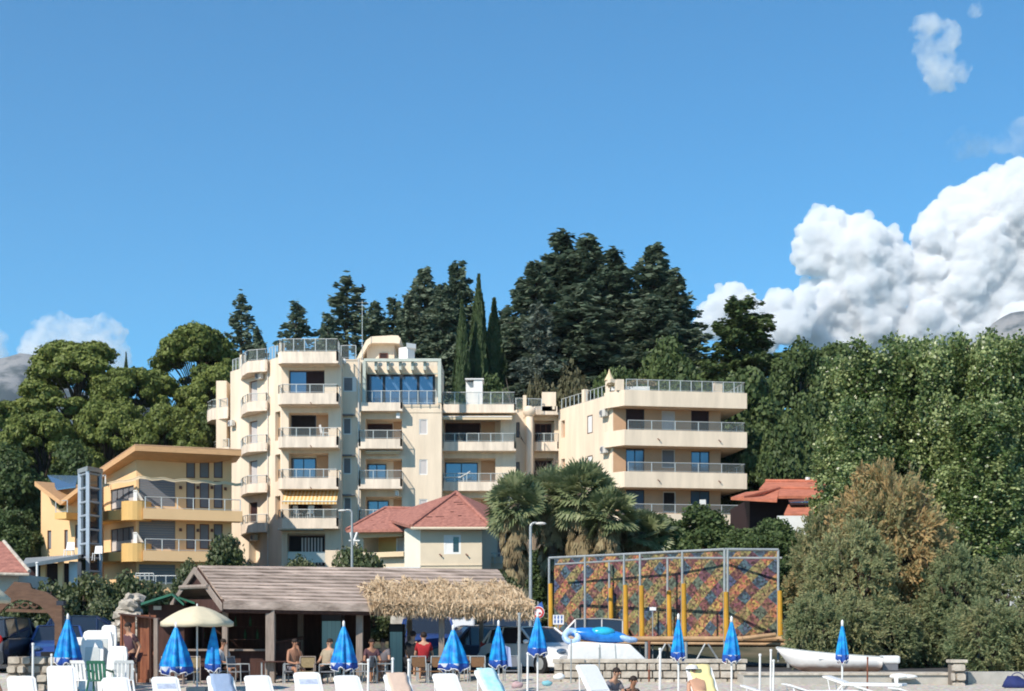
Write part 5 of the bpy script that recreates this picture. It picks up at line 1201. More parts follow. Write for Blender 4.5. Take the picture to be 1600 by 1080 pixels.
PT = thing('wooden_partition', 'reddish brown wooden panel partition beside the kiosk', 'partition', (X(215, 40), 40, .4))
for i, (a, b_) in enumerate(((188, 211), (213, 232), (233, 241))):
    mb = MB(); x0, x1 = X(a, 40), X(b_, 40); y0 = 40+.1*i; mb.box(x0, x1, y0, y0+.04, .4, Z(961, 40))
    w2 = .05
    for q in ((x0, x0+w2, .4, Z(961, 40)), (x1-w2, x1, .4, Z(961, 40)), (x0+w2, x1-w2, Z(965, 40), Z(961, 40)), (x0+w2, x1-w2, 1.2, 1.28), (x0+w2, x1-w2, .4, .5)): mb.box(q[0], q[1], y0-.03, y0-.001, q[2], q[3])
    mb.build('panel', 'red_wood', PT)
mb = MB(); mb.slab([P(185, 958, 39.8), P(250, 966, 39.8), P(250, 968.5, 39.8), P(185, 960.5, 39.8)], (0, .4, 0)); mb.build('top_rail', 'dark_wood', PT)
mb = MB(); mb.box(X(240, 39.6), X(246, 39.6), 39.6, 39.7, .4, Z(966, 39.6)); mb.build('post', 'post_wood', PT)
GA = thing('wooden_arch', 'brown wooden arch gate with a scrolled crossbar at the left edge', 'arch', (X(45, 36.5), 36.5, .2))
outer = [(100, 952), (90, 937), (72, 925), (50, 920), (46, 911), (22, 909), (12, 920), (-4, 936), (-22, 955)]; inner = [(92, 985), (78, 962), (62, 946), (44, 938), (28, 937), (14, 943), (2, 954), (-10, 968), (-20, 985)]
mb = MB()
for (a, b_), (c, d_) in zip(zip(outer, outer[1:]), zip(inner, inner[1:])): mb.slab([P(*a, 36.5), P(*b_, 36.5), P(*d_, 36.5), P(*c, 36.5)], (0, .1, 0))
mb.build('arch', 'gate_wood', GA)
mb = MB(); mb.slab([P(76, 953, 36.55), P(8, 951, 36.55), P(8, 956, 36.55), P(76, 958, 36.55)], (0, .05, 0)); mb.build('crossbar', 'gate_wood', GA)
mb = MB()
for cx, rad in ((40, 5.5), (26, 4), (54, 4)):
    pts = [P(cx+rad*math.cos(t_), 946+rad*.75*math.sin(t_), 36.57) for t_ in np.linspace(0, 6.28, 13)]
    for a, b_ in zip(pts, pts[1:]): mb.tube(a, b_, .022, n=5)
pts = [P(66-i*.9, 948-2.4*math.sin(i*.35), 36.57) for i in range(62)]
for a, b_ in zip(pts[::3], pts[3::3]): mb.tube(a, b_, .018, n=4)
mb.build('scrollwork', 'gate_wood', GA)
for a, b_ in ((88, 100), (-26, -14)):
    mb = MB(); mb.box(X(a, 36.6), X(b_, 36.6), 36.45, 36.65, .15, Z(952, 36.5)); mb.build('post', 'gate_wood', GA, bevel=.01)
mb = MB(); mb.box(X(90, 36.3), X(101, 36.3), 36.2, 36.44, Z(946, 36.3), Z(939, 36.3)); mb.build('lantern', 'frame_dark', GA)
# ---------------------------------------------------------------- parasols
m, t, b = nodes('parasol_print_fold_light'); L = t.links.new
tc = N(t, 'ShaderNodeTexCoord'); sp = N(t, 'ShaderNodeSeparateXYZ'); L(tc.outputs['Object'], sp.inputs[0])
nz = N(t, 'ShaderNodeTexNoise', i_Scale=5, i_Detail=2); L(tc.outputs['Object'], nz.inputs[0])
r0 = N(t, 'ShaderNodeValToRGB'); r0.color_ramp.elements[0].position = .38; r0.color_ramp.elements[1].position = .62; r0.color_ramp.elements[0].color = (.005, .17, .58, 1); r0.color_ramp.elements[1].color = (.01, .42, .84, 1); L(nz.outputs[0], r0.inputs[0])  # two blues paint the light and dark of the folds
vo = N(t, 'ShaderNodeTexVoronoi', i_Scale=6.5); L(tc.outputs['Object'], vo.inputs[0])
s2 = N(t, 'ShaderNodeSeparateXYZ'); L(vo.outputs['Color'], s2.inputs[0])
r2 = N(t, 'ShaderNodeValToRGB'); r2.color_ramp.interpolation = 'CONSTANT'
e = r2.color_ramp.elements; e[0].position = 0; e[0].color = (.02, .09, .42, 1); e[1].position = .5; e[1].color = (.65, .68, .75, 1); x_ = e.new(.72); x_.color = (.35, .05, .10, 1); x_ = e.new(.82); x_.color = (.02, .05, .30, 1); L(s2.outputs[0], r2.inputs[0])
lt_ = N(t, 'ShaderNodeMath', operation='LESS_THAN'); lt_.inputs[1].default_value = .17; L(sp.outputs['Z'], lt_.inputs[0])
mx = N(t, 'ShaderNodeMixRGB'); L(lt_.outputs[0], mx.inputs[0]); L(r0.outputs[0], mx.inputs[1]); L(r2.outputs[0], mx.inputs[2]); L(mx.outputs[0], b.inputs['Base Color']); b.inputs['Roughness'].default_value = .5
tl = N(t, 'ShaderNodeBsdfTranslucent'); L(mx.outputs[0], tl.inputs[0]); ms = N(t, 'ShaderNodeMixShader'); ms.inputs[0].default_value = .25; L(b.outputs[0], ms.inputs[1]); L(tl.outputs[0], ms.inputs[2]); L(ms.outputs[0], t.nodes['Material Output'].inputs[0])
def closed_parasol(px, top, bot, wpx, Y, label, lean=0, seed=0):
    r = np.random.default_rng(seed+50); g0 = GY(px, Y) if Y < 39 else .28; x = X(px, Y); t = thing('closed_parasol', label, 'parasol', (x, Y, g0), group='closed blue parasols')
    zt, zb = Z(top, Y)-g0, Z(bot, Y)-g0; Rm = wpx/F*Y/2*.86; n = 40; rows = 13; V = []; Fq = []
    ph = r.uniform(0, 6); k_ = r.integers(5, 8)
    for j in range(rows):
        f = j/(rows-1); rad = .015+(Rm-.015)*(f**.78)*(1-.10*max(0, f-.85)/.15)
        for i in range(n):
            a = 2*math.pi*i/n; fold = 1+(.26*math.sin(a*k_+ph+f*.8)+.10*math.sin(a*13+ph*2+f*2))*min(1, f*2.5)
            hem = .045*math.sin(a*k_+ph+1)*f**4+.03*math.sin(a*3+ph)*f**4
            V.append((rad*fold*math.cos(a)+lean*f, rad*fold*math.sin(a)*.8, (zt-zb)*(1-f)+hem))
    for j in range(rows-1):
        for i in range(n): Fq.append((j*n+i, (j+1)*n+i, (j+1)*n+(i+1) % n, j*n+(i+1) % n))
    c = np_mesh('canopy', np.array(V), np.array(Fq), ['parasol_print_fold_light'], t); c.location = (0, 0, zb); c.data.polygons.foreach_set('use_smooth', [True]*len(Fq))
    md = c.modifiers.new('cloth', 'SOLIDIFY'); md.thickness = .006
    mb = MB(); mb.tube((0, 0, 0), (0, 0, zt+.03), .024, n=8); mb.build('pole', 'white_paint', t, world=False)
    mb = MB(); mb.lathe([(0, .12), (.03, .08), (.035, -.04), (0, -.05)], (0, 0, zt-.01), 8); mb.build('cap', 'white_plastic', t, world=False, smooth=True)
    tr_ = MB(); last = V[-n:]
    for i in range(n): p0, p1 = Vector(last[i]), Vector(last[(i+1) % n]); tr_.tube(p0+Vector((0, 0, zb)), p1+Vector((0, 0, zb)), .011, n=4)
    tr_.build('hem', 'white_plastic', t, world=False)
for i, a in enumerate([
 (106, 965, 1038, 44, 35.5, 'closed blue parasol in front of the left stone wall and the stacked chairs'),
 (275, 978, 1052, 54, 36, 'wide blue parasol folded below the left half of the open cream parasol'),
 (334, 976, 1048, 27, 36.5, 'narrow folded blue parasol just right of the cream parasol pole'),
 (537, 976, 1046, 45, 36, 'folded blue parasol in front of the second bar post'),
 (708, 982, 1047, 50, 36, 'wide folded blue parasol with a white panel, below the straw fringe'),
 (779, 975, 1042, 31, 36.5, 'slim folded blue parasol with a striped towel hung at its right'),
 (840, 962, 1023, 34, 36, 'folded blue parasol in front of the white car bonnet, under the round sign'),
 (1060, 965, 1030, 24, 35.5, 'folded blue parasol in front of the screen, the left one of the two there'),
 (1143, 969, 1034, 29, 35.5, 'folded blue parasol at the right end of the patchwork screen'),
 (1316, 975, 1034, 22, 35.5, 'single folded blue parasol in front of the white boat')]): closed_parasol(*a, seed=i)
def open_parasol(px, apex, rim, rpx, Y, label, base=True):
    x = X(px, Y); g0 = gz(x, Y)+.03; t = thing('open_parasol', label, 'parasol', (x, Y, g0)); R_ = rpx/F*Y; za, zr2 = Z(apex, Y)-g0, Z(rim, Y)-g0; n = 8
    V = []; Fq = []; rows = 7
    for j in range(rows):
        f = j/(rows-1)
        for i in range(n*4):
            a = 2*math.pi*i/(n*4)+.2; sc = math.cos(math.pi/n)/math.cos(((a-.2) % (2*math.pi/n))-math.pi/n); sc = 1+(sc-1)*f
            V.append((R_*f*sc*math.cos(a), R_*f*sc*math.sin(a), za-(za-zr2)*(f**1.7)-.02*f*abs(math.sin((a-.2)*n/2))))
    m_ = n*4
    for j in range(rows-1):
        for i in range(m_): Fq.append((j*m_+i, (j+1)*m_+i, (j+1)*m_+(i+1) % m_, j*m_+(i+1) % m_))
    k0 = len(V); V += [(v[0], v[1], v[2]-.11) for v in V[-m_:]]
    for i in range(m_): Fq.append((k0-m_+i, k0+i, k0+(i+1) % m_, k0-m_+(i+1) % m_))
    c = np_mesh('canopy', np.array(V), np.array(Fq), ['parasol_cream'], t); md = c.modifiers.new('cloth', 'SOLIDIFY'); md.thickness = .008
    mb = MB(); mb.tube((0, 0, 0), (0, 0, za+.06), .022, n=8); mb.build('pole', 'white_paint', t, world=False)
    mb = MB()
    for i in range(n): a = 2*math.pi*i/n+.2; mb.tube((0, 0, za-.35), (R_*.6*math.cos(a), R_*.6*math.sin(a), za-(za-zr2)*.42-.02), .008, n=4); mb.tube((0, 0, za-.03), (R_*.97*math.cos(a), R_*.97*math.sin(a), zr2-.01), .008, n=4)
    mb.build('ribs', 'white_paint', t, world=False)
    if base: mb = MB(); mb.box(-.24, .24, -.24, .24, -.02, .12); mb.build('base', 'concrete', t, world=False, bevel=.02)
open_parasol(308, 947, 972, 56, 36.8, 'open cream parasol shading the left end of the bar')
open_parasol(-42, 903, 935, 56, 35, 'pale green-white open parasol reaching in at the left edge')
# bare parasol poles and posts
for (px, top, Y, rad, mm_, lb) in [
 (51, 1005, 35, .03, 'white_paint', 'bare white parasol pole in front of the left stone wall'),
 (80, 1022, 34.6, .025, 'white_paint', 'short bare white pole left of the first blue parasol'),
 (575, 1030, 35, .032, 'white_paint', 'bare white pole right of the second bar post'),
 (613, 1028, 34.8, .03, 'white_paint', 'bare white pole with a chipped top before the fridge'),
 (638, 1030, 35.2, .03, 'white_paint', 'bare white pole just left of the wicker chairs'),
 (811, 958, 40, .045, 'galv', 'grey timber post at the right corner of the straw fringe'),
 (824, 1020, 35.5, .028, 'white_paint', 'bare white pole between the striped towel and the parasol by the car'),
 (1031, 1013, 38, .035, 'white_paint', 'bare pole in front of the sawn stone wall'),
 (1014, 1002, 41, .035, 'rust', 'rusty pipe standing by the covered boat'),
 (1187, 1022, 37, .03, 'white_paint', 'bare leaning pole left of the pair of poles'),
 (1204, 1015, 37, .028, 'white_paint', 'taller pole of the pair left of the boat'),
 (1208, 1031, 36, .028, 'white_paint', 'shorter pole of the pair left of the boat'),
 (1355, 1027, 36, .022, 'rust', 'thin dark rod in front of the boat stern'),
 (892, 1000, 40.4, .02, 'galv', 'thin grey post at the left end of the covered boat'),
 (936, 1012, 40.4, .018, 'galv', 'thin grey post in the middle of the covered boat')]:
    g0 = GY(px, Y); t = thing('pole', lb, 'pole', (X(px, Y), Y, g0-.05)); h = Z(top, Y)-g0+.05
    mb = MB(); mb.tube((0, 0, 0), (.01, 0, h), rad, rad*.9, 8); mb.build('shaft', mm_, t, world=False)
    mb = MB(); mb.lathe([(rad*1.25, -.05), (rad*1.25, .0), (0, .012)], (.01, 0, h), 8); mb.build('cap', mm_, t, world=False)
# ---------------------------------------------------------------- sun loungers
mat('sling', (.70, .70, .69), .6, .05, 30)
mat('print_grey', (.45, .50, .62), .6, .3, 14)
mat('towel_peach', (.62, .46, .36), .95, .1, 4); mat('towel_yellow', (.72, .62, .30), .95, .1, 4); mat('towel_aqua', (.30, .62, .68), .95, .3, 6, col2=(.6, .7, .7)); mat('towel_blue', (.28, .36, .50), .95, .1, 4); mat('towel_stripe', (.45, .52, .68), .95, .4, 3, col2=(.05, .08, .25), stretch=(9, .4, .1))
def make_lounger(ang=50, bl=.8, prt=False, towel=None):
    t = thing('sun_lounger', None, None); W_ = .27; hz = .28
    mb = MB()
    for s in (-1, 1): mb.slab([(s*W_, -1.35, hz-.05), (s*W_, .05, hz-.05), (s*W_, .05, hz+.02), (s*W_, -1.35, hz+.02)], (s*.05, 0, 0))
    mb.box(-W_, W_, -1.38, -1.32, hz-.05, hz+.02); mb.build('frame', 'white_plastic', t, world=False, bevel=.012)
    mb = MB()
    for i in range(14): mb.box(-W_, W_, -1.3+i*.095, -1.3+i*.095+.082, hz, hz+.022)
    mb.build('bed', 'white_plastic', t, world=False)
    c, s_ = math.cos(R(ang)), math.sin(R(ang)); mb = MB()
    prof = [(-W_-.04, 0), (-W_-.04, bl-.08), (-W_+.0, bl-.015), (-W_+.1, bl), (W_-.1, bl), (W_, bl-.015), (W_+.04, bl-.08), (W_+.04, 0)]
    mb.slab([(x, y*c, hz+y*s_) for x, y in prof], (0, s_*.03, -c*.03)); bk = mb.build('backrest', 'white_plastic', t, world=False, bevel=.008)
    mb = MB(); mb.slab([(-W_+.03, .05*c, hz+.05*s_+.004), (W_-.03, .05*c, hz+.05*s_+.004), (W_-.03, (bl-.07)*c, hz+(bl-.07)*s_+.004), (-W_+.03, (bl-.07)*c, hz+(bl-.07)*s_+.004)], (0, -s_*.012, c*.012)); mb.build('sling', 'sling', bk, world=False)
    if prt:
        mb = MB(); mb.slab([(-W_+.06, (bl-.38)*c, hz+(bl-.38)*s_+.024), (W_-.06, (bl-.38)*c, hz+(bl-.38)*s_+.024), (W_-.06, (bl-.24)*c, hz+(bl-.24)*s_+.024), (-W_+.06, (bl-.24)*c, hz+(bl-.24)*s_+.024)], (0, -s_*.004, c*.004)); mb.build('printed_band', 'print_grey', bk, world=False)
    for sx in (-W_, W_):
        mb = MB(); mb.tube((sx, .5*c*bl, 0), (sx, .02, hz), .025, n=6); mb.build('leg', 'white_plastic', t, world=False)
        mb = MB(); mb.tube((sx, -1.25, 0), (sx, -1.2, hz), .025, n=6); mb.build('leg', 'white_plastic', t, world=False)
        mb = MB(); mb.tube((sx*1.05, bl*.75*c, hz+bl*.75*s_), (sx*1.05, .35, .02), .014, n=5); mb.build('stay', 'white_plastic', t, world=False)
    return t
LG, LGP, LGF = make_lounger(), make_lounger(prt=True), make_lounger(18, .6); usedp = set()
GL = 'white sun loungers in the front row'
def towel(px, top, Y, rz, m_, label, ang=50, bl=.8, g0=None):
    c, s_ = math.cos(R(ang)), math.sin(R(ang)); V = []; Fq = []; hz = .28; r = np.random.default_rng(int(px)); n = 16
    for i in range(n):
        y = bl*1.01-i*.06
        for j in range(7):
            x = -.24+j*.08; yy, zz = (y*c, hz+y*s_) if y > 0 else (y, hz+.01)
            o_ = .032+.006*math.sin(j*2+i); V.append((x+.012*math.sin(i*1.1), yy-s_*o_, zz+c*o_ if y > 0 else zz+.04))
    for i in range(n-1):
        for j in range(6): Fq.append((i*7+j, (i+1)*7+j, (i+1)*7+j+1, i*7+j+1))
    o = np_mesh('towel', np.array(V), np.array(Fq), [m_]); md = o.modifiers.new('t', 'SOLIDIFY'); md.thickness = .012; md.offset = 1
    o.location = (X(px, Y), Y-.5, g0); o.rotation_euler = (0, 0, rz); setp(o, label, 'towel')
def put_lounger(px, top, Y, rz, label, prt=False, group=GL, tw=None):
    src = LGP if prt else LG
    if id(src) in usedp: o = copytree(src)
    else: o = src; usedp.add(id(src))
    g0 = Z(top, Y)-(.28+.8*math.sin(R(50)))
    bx_ = px+math.sin(rz)*.51/Y*F                      # hinge sits right of the top edge
    o.location = (X(bx_, Y), Y-.5, g0); o.rotation_euler = (0, 0, rz); setp(o, label, 'sun lounger', group)
    if tw: towel(bx_, top, Y, rz, tw[0], tw[1], g0=g0); bpy.data.objects[-1] if False else None
TW = []
for (px, top, rz, prt, lb, tw) in [
 (34, 1056, 27, False, 'first sun lounger from the left, before the stone wall', None),
 (96, 1040, 22, False, 'raised sun lounger directly under the first blue parasol', None),
 (181, 1058, 27, False, 'sun lounger in front of the white armchair', None),
 (258, 1057, 27, True, 'sun lounger with a printed band, in front of the wide blue parasol', None),
 (344, 1055, 27, False, 'sun lounger in front of the narrow blue parasol, blue towel across it', ('towel_blue', 'blue-grey towel lying low on the lounger by the narrow parasol')),
 (402, 1055, 27, False, 'plain sun lounger in front of the thick bar post', None),
 (479, 1050, 22, True, 'sun lounger with a printed band, in front of the seated bare-chested man', None),
 (541, 1055, 27, False, 'sun lounger below the fourth blue parasol', None),
 (618, 1053, 27, False, 'sun lounger with a peach towel over its back', ('towel_peach', 'peach coloured towel over the back of a lounger')),
 (694, 1052, 27, False, 'sun lounger in front of the blue parasol with the white panel', None),
 (757, 1046, 38, False, 'sun lounger with an aqua towel at the right end of the bar', ('towel_aqua', 'aqua patterned towel over a lounger at the right end of the bar')),
 (915, 1038, 35, False, 'sun lounger left of the man in the grey shirt', None),
 (1091, 1040, 12, False, 'sun lounger with a yellow towel in front of the sawn stone wall', ('towel_yellow', 'yellow towel over the lounger of the sunbather'))]:
    put_lounger(px, top, 31.8, R(rz), lb, prt, GL, tw)
for i, (px, top, Y, rz, lb) in enumerate([(1195, 1070, 33, 80, 'low white lounger right of the sunbather'), (1262, 1068, 33, 95, 'low white lounger below the concrete wall'), (1325, 1056, 34.5, 60, 'tilted white lounger below the boat parasol'), (1375, 1072, 33, 85, 'low white lounger under the boat stern'), (1430, 1074, 33, 100, 'last low white lounger towards the right')]):
    o = LGF if i == 0 else copytree(LGF); g0 = Z(top, Y)-(.28+.6*math.sin(R(18))); o.location = (X(px, Y), Y, max(g0, -.1)); o.rotation_euler = (0, 0, R(rz)); setp(o, lb, 'sun lounger', 'low white loungers at the right')
# ---------------------------------------------------------------- chairs and tables
def make_chair(kind):
    t = thing('bar_chair', None, None); fm = 'galv' if kind != 'tan' else 'post_wood'; wk = {'brown': 'wicker', 'tan': 'wicker_tan', 'grey': 'shutter_grey'}[kind]
    mb = MB(); mb.box(-.22, .22, -.22, .2, .43, .46); mb.build('seat', wk, t, world=False)
    mb = MB(); mb.slab([(-.19, .22, .56), (.19, .22, .56), (.19, .27, .84), (-.19, .27, .84)], (0, .015, 0)); mb.build('backrest', wk, t, world=False)
    mb = MB()
    for s in (-1, 1): mb.path([(s*.22, .24, 0), (s*.22, .22, .45), (s*.21, .28, .88)], [.016]*3, 6); mb.tube((s*.23, .24, .66), (s*.24, -.2, .66), .016, n=6)
    mb.tube((-.21, .28, .87), (.21, .28, .87), .016, n=6); mb.build('back_frame', fm, t, world=False)
    for s in (-1, 1): mb = MB(); mb.tube((s*.24, -.22, 0), (s*.24, -.2, .66), .016, n=6); mb.build('leg', fm, t, world=False)
    return t
CHP = {k: make_chair(k) for k in ('brown', 'tan', 'grey')}; cu = set()
for (px, Y, rz, kd, lb) in [
 (654, 40.4, 185, 'brown', 'brown wicker chair seen from behind, left one of the pair below the red shirt'),
 (684, 40.4, 178, 'brown', 'brown wicker chair seen from behind, right one of the pair beside the bar post'),
 (745, 40.6, 175, 'brown', 'brown wicker chair right of the white-panelled parasol'),
 (718, 41.2, 160, 'brown', 'brown wicker chair half hidden behind the white-panelled parasol'),
 (479, 39.9, 180, 'tan', 'tan backed chair between the two seated guests'),
 (373, 40.0, 250, 'grey', 'grey armchair turned sideways left of the thick bar post'),
 (352, 40.9, 270, 'grey', 'grey armchair behind the narrow parasol'),
 (300, 39.8, 190, 'tan', 'chair with tan seat under the cream parasol'),
 (262, 39.9, 185, 'grey', 'grey chair behind the wide blue parasol'),
 (512, 40.0, 90, 'grey', 'grey chair of the guest in the beige shirt'),
 (568, 40.3, 75, 'grey', 'grey chair right of the second bar post'),
 (601, 40.6, 280, 'grey', 'grey chair in front of the teal fridge'),
 (455, 40.4, 95, 'grey', 'grey chair of the bare-chested man'),
 (800, 41.0, 190, 'grey', 'grey chair under the right end of the straw')]:
    o = copytree(CHP[kd]) if kd in cu else CHP[kd]; cu.add(kd); o.location = (X(px, Y), Y, .27); o.rotation_euler = (0, 0, R(rz+180)); setp(o, lb, 'chair', 'chairs on the bar terrace')
TB = None
for (px, Y, lb) in [(430, 40.6, 'dark square table behind the thick bar post'), (532, 40.9, 'dark square table behind the fourth blue parasol'), (586, 40.8, 'dark square table between the grey chairs'), (670, 41.5, 'dark square table behind the pair of wicker chairs'), (735, 41.6, 'dark square table at the right of the terrace'), (325, 40.6, 'dark square table behind the cream parasol pole')]:
    if TB is None:
        TB = o = thing('bar_table', None, None); mb = MB(); mb.box(-.38, .38, -.38, .38, .71, .74); mb.build('table_top', 'dark_wood', o, world=False)
        for sx in (-.33, .33):
            for sy in (-.33, .33): mb = MB(); mb.box(sx-.02, sx+.02, sy-.02, sy+.02, 0, .71); mb.build('leg', 'galv', o, world=False)
    else: o = copytree(TB)
    o.location = (X(px, Y), Y, .27); setp(o, lb, 'table', 'tables on the bar terrace')
# stacked white loungers stood on end, armchairs, dark green chair
def upright(px, top, wpx, Y, lean, label):
    g0 = GY(px, Y); H_ = Z(top, Y)-g0; W_ = wpx/F*Y/2; t = thing('stacked_lounger', label, 'sun lounger', (X(px, Y), Y, g0), R(lean), 'white loungers stood on end')
    mb = MB(); prof = [(-W_*1.05, 0), (-W_, H_*.8), (-W_*.85, H_*.97), (-W_*.6, H_), (W_*.6, H_), (W_*.85, H_*.97), (W_, H_*.8), (W_*1.05, 0)]
    mb.slab([(x, .25*z_/H_, z_) for x, z_ in prof], (0, .09, 0)); mb.build('frame', 'white_plastic', t, world=False, bevel=.02)
    mb = MB(); mb.slab([(-W_*.7, .25*.42-.012, H_*.42), (W_*.7, .25*.42-.012, H_*.42), (W_*.66, .25*.86-.012, H_*.86), (-W_*.66, .25*.86-.012, H_*.86)], (0, .01, 0)); mb.build('sling', 'rail_metal', t, world=False)
upright(148, 985, 50, 37.6, 0, 'widest of the white loungers stood on end beside the wooden partition')
upright(142, 1000, 34, 37.0, 4, 'left white lounger stood on end, behind the dark green chair'); upright(179, 1010, 32, 36.8, -4, 'right white lounger stood on end, by the standing man'); upright(120, 996, 30, 37.9, 6, 'white lounger stood on end just right of the first blue parasol'); upright(166, 977, 26, 38.6, 0, 'small white panel of a lounger stood on end behind the others')
def armchair(px, Y, rz, m_, label, g0=None):
    t = thing('plastic_armchair', label, 'armchair', (X(px, Y), Y, GY(px, Y) if g0 is None else g0), R(rz))
    mb = MB(); mb.box(-.24, .24, -.24, .22, .40, .43); mb.build('seat', m_, t, world=False, bevel=.02)
    mb = MB()
    for i in range(5): x = -.2+i*.1; mb.slab([(x-.035, .2, .43), (x+.035, .2, .43), (x+.035, .3, .86), (x-.035, .3, .86)], (0, .02, 0))
    mb.slab([(-.25, .295, .84), (.25, .295, .84), (.22, .315, .92), (-.22, .315, .92)], (0, .03, 0)); mb.build('backrest', m_, t, world=False)
    for s in (-1, 1):
        mb = MB(); mb.path([(s*.28, -.26, 0), (s*.26, -.22, .62), (s*.27, .1, .66), (s*.24, .3, .7)], [.03, .025, .025, .02], 6); mb.build('armrest', m_, t, world=False)
        mb = MB(); mb.tube((s*.28, .3, 0), (s*.23, .2, .42), .03, .025, 6); mb.build('leg', m_, t, world=False)
armchair(157, 35.3, 175, 'green_roof', 'dark green plastic armchair in front of the stacked white loungers'); armchair(192, 35.6, 200, 'white_plastic', 'white plastic armchair right of the dark green one'); armchair(128, 35.6, 170, 'white_plastic', 'white plastic armchair left of the dark green one')
# ---------------------------------------------------------------- walls of the beach
def stone_wall(name, label, px0, px1, Y, top, bot, rows, m_, rough, r_seed, cope=None, dep=.45, block=1.0):
    r = np.random.default_rng(r_seed); z0, z1 = Z(bot, Y)-.3, Z(top, Y); x0, x1 = X(px0, Y), X(px1, Y); t = thing(name, label, 'wall', ((x0+x1)/2, Y, max(z0, .2)))
    co = Z(cope, Y) if cope else z1
    mb = MB(); mb.box(x0+.02, x1-.02, Y+.05, Y+dep, z0, co-.02); mb.build('core', 'mortar', t)
    mb = MB(); h = (co-z0)/rows
    for j in range(rows):
        x = x0-r.random()*.2
        while x < x1:
            w_ = h*r.uniform(1.0, 2.2)*block; a, b_ = max(x, x0), min(x+w_-.02, x1)
            if b_-a > .05:
                k = rough*r.uniform(-1, 1); zz0, zz1 = z0+j*h+.012, z0+(j+1)*h-.012
                n_ = 8; cx, cz = (a+b_)/2, (zz0+zz1)/2; ring = []
                for i in range(n_):
                    an = 2*math.pi*(i+.5)/n_; e = .5**(1.6 if rough < .03 else 1.1); pw = .12 if rough < .03 else .4; sx = math.copysign(abs(math.cos(an))**pw, math.cos(an)); sz = math.copysign(abs(math.sin(an))**pw, math.sin(an)); ring.append((cx+sx*(b_-a)/2*r.uniform(.93, 1), cz+sz*(zz1-zz0)/2*r.uniform(.92, 1)))
                f_ = [(q[0], Y+.08, q[1]) for q in ring]; kk = .95 if rough < .03 else .85; g_ = [(cx+(q[0]-cx)*kk, Y-.02+k, cz+(q[1]-cz)*(kk-.03)) for q in ring]
                mb.add(f_+g_, [(i, (i+1) % n_, n_+(i+1) % n_, n_+i) for i in range(n_)]+[tuple(range(n_, 2*n_))])
            x += w_
    mb.build('masonry', m_, t)
    if cope: mb = MB(); mb.box(x0-.03, x1+.03, Y-.05, Y+dep+.03, co, z1); mb.build('coping', 'stone_pale', t, bevel=.015)
stone_wall('stone_wall', 'rounded rubble stone wall under the left arch', 10, 92, 37.6, 1025, 1064, 4, 'stone_pale', .05, 3)
stone_wall('sawn_stone_wall', 'wall of squared pale stones with a flat coping, below the patchwork screen', 866, 1166, 41, 1030, 1056, 3, 'stone_pale', .015, 4, 1036, block=1.1)
CW = thing('concrete_wall', 'low stained concrete wall under the white boat', 'wall', (X(1330, 40), 40, .1))
mb = MB(); mb.box(X(1160, 40), X(1488, 40), 39.9, 40.9, -.1, Z(1055, 40)); mb.build('wall', 'concrete', CW); mb = MB(); mb.box(X(1160, 40), X(1488, 40), 39.84, 40.9, Z(1055, 40)+.003, Z(1051, 40)); mb.build('coping', 'stone_pale', CW)
t = thing('concrete_wall', 'shaded concrete wall right of the stone pillar', 'wall', (X(1560, 40), 40, .1)); mb = MB(); mb.box(X(1511, 40), X(1660, 40), 39.9, 40.5, -.1, Z(1050, 40)); mb.build('wall', 'concrete', t)
stone_wall('stone_pillar', 'short pale stone pillar between the two concrete walls', 1487, 1510, 39.4, 1031, 1078, 4, 'stone_pale', .03, 6, 1036, dep=.4)
r = np.random.default_rng(19); t = thing('rock_face', 'pale rubble rock face behind the stacked loungers', 'rock', (X(205, 47), 47, .6)); mb = MB()
for i in range(70):
    f = r.random(); px_ = 203+(r.uniform(-1, 1))*(24-12*f); py_ = 1000-f*70; s_ = r.uniform(.10, .24); c = P(px_, py_, 47+r.uniform(0, .5)+.5*f)
    v, f_ = ICO[1]; M_ = np.diag([s_*r.uniform(.8, 1.5), s_, s_*r.uniform(.6, 1)]); vv = (v+.18*r.normal(size=v.shape)) @ M_+np.array(c); mb.add(vv.tolist(), f_.tolist())
mb.build('rocks', 'stone_pale', t)
# hut of stone seen through the bar
SH = thing('stone_hut', 'pale stone hut with a grey window seen through the open end of the bar', 'hut', (X(665, 60), 60, 1)); FX = Fac(610, 60, 705, 60); u = FX.u
W = MB(); FX.wall(W, 0, FX.L, .8, FX.z(925), [(u(662), u(681), FX.z(975), FX.z(945), .2)]); body(W, FX, 4, .8, FX.z(925)); W.build('wall', 'stone_pale', SH); window(FX, u(662), u(681), FX.z(975), FX.z(945), SH, 'grey', -.1)
mb = MB(); FX.box(mb, -.2, FX.L+.2, FX.z(924), FX.z(920), -4.2, .3); mb.build('roof', 'tile_red', SH)
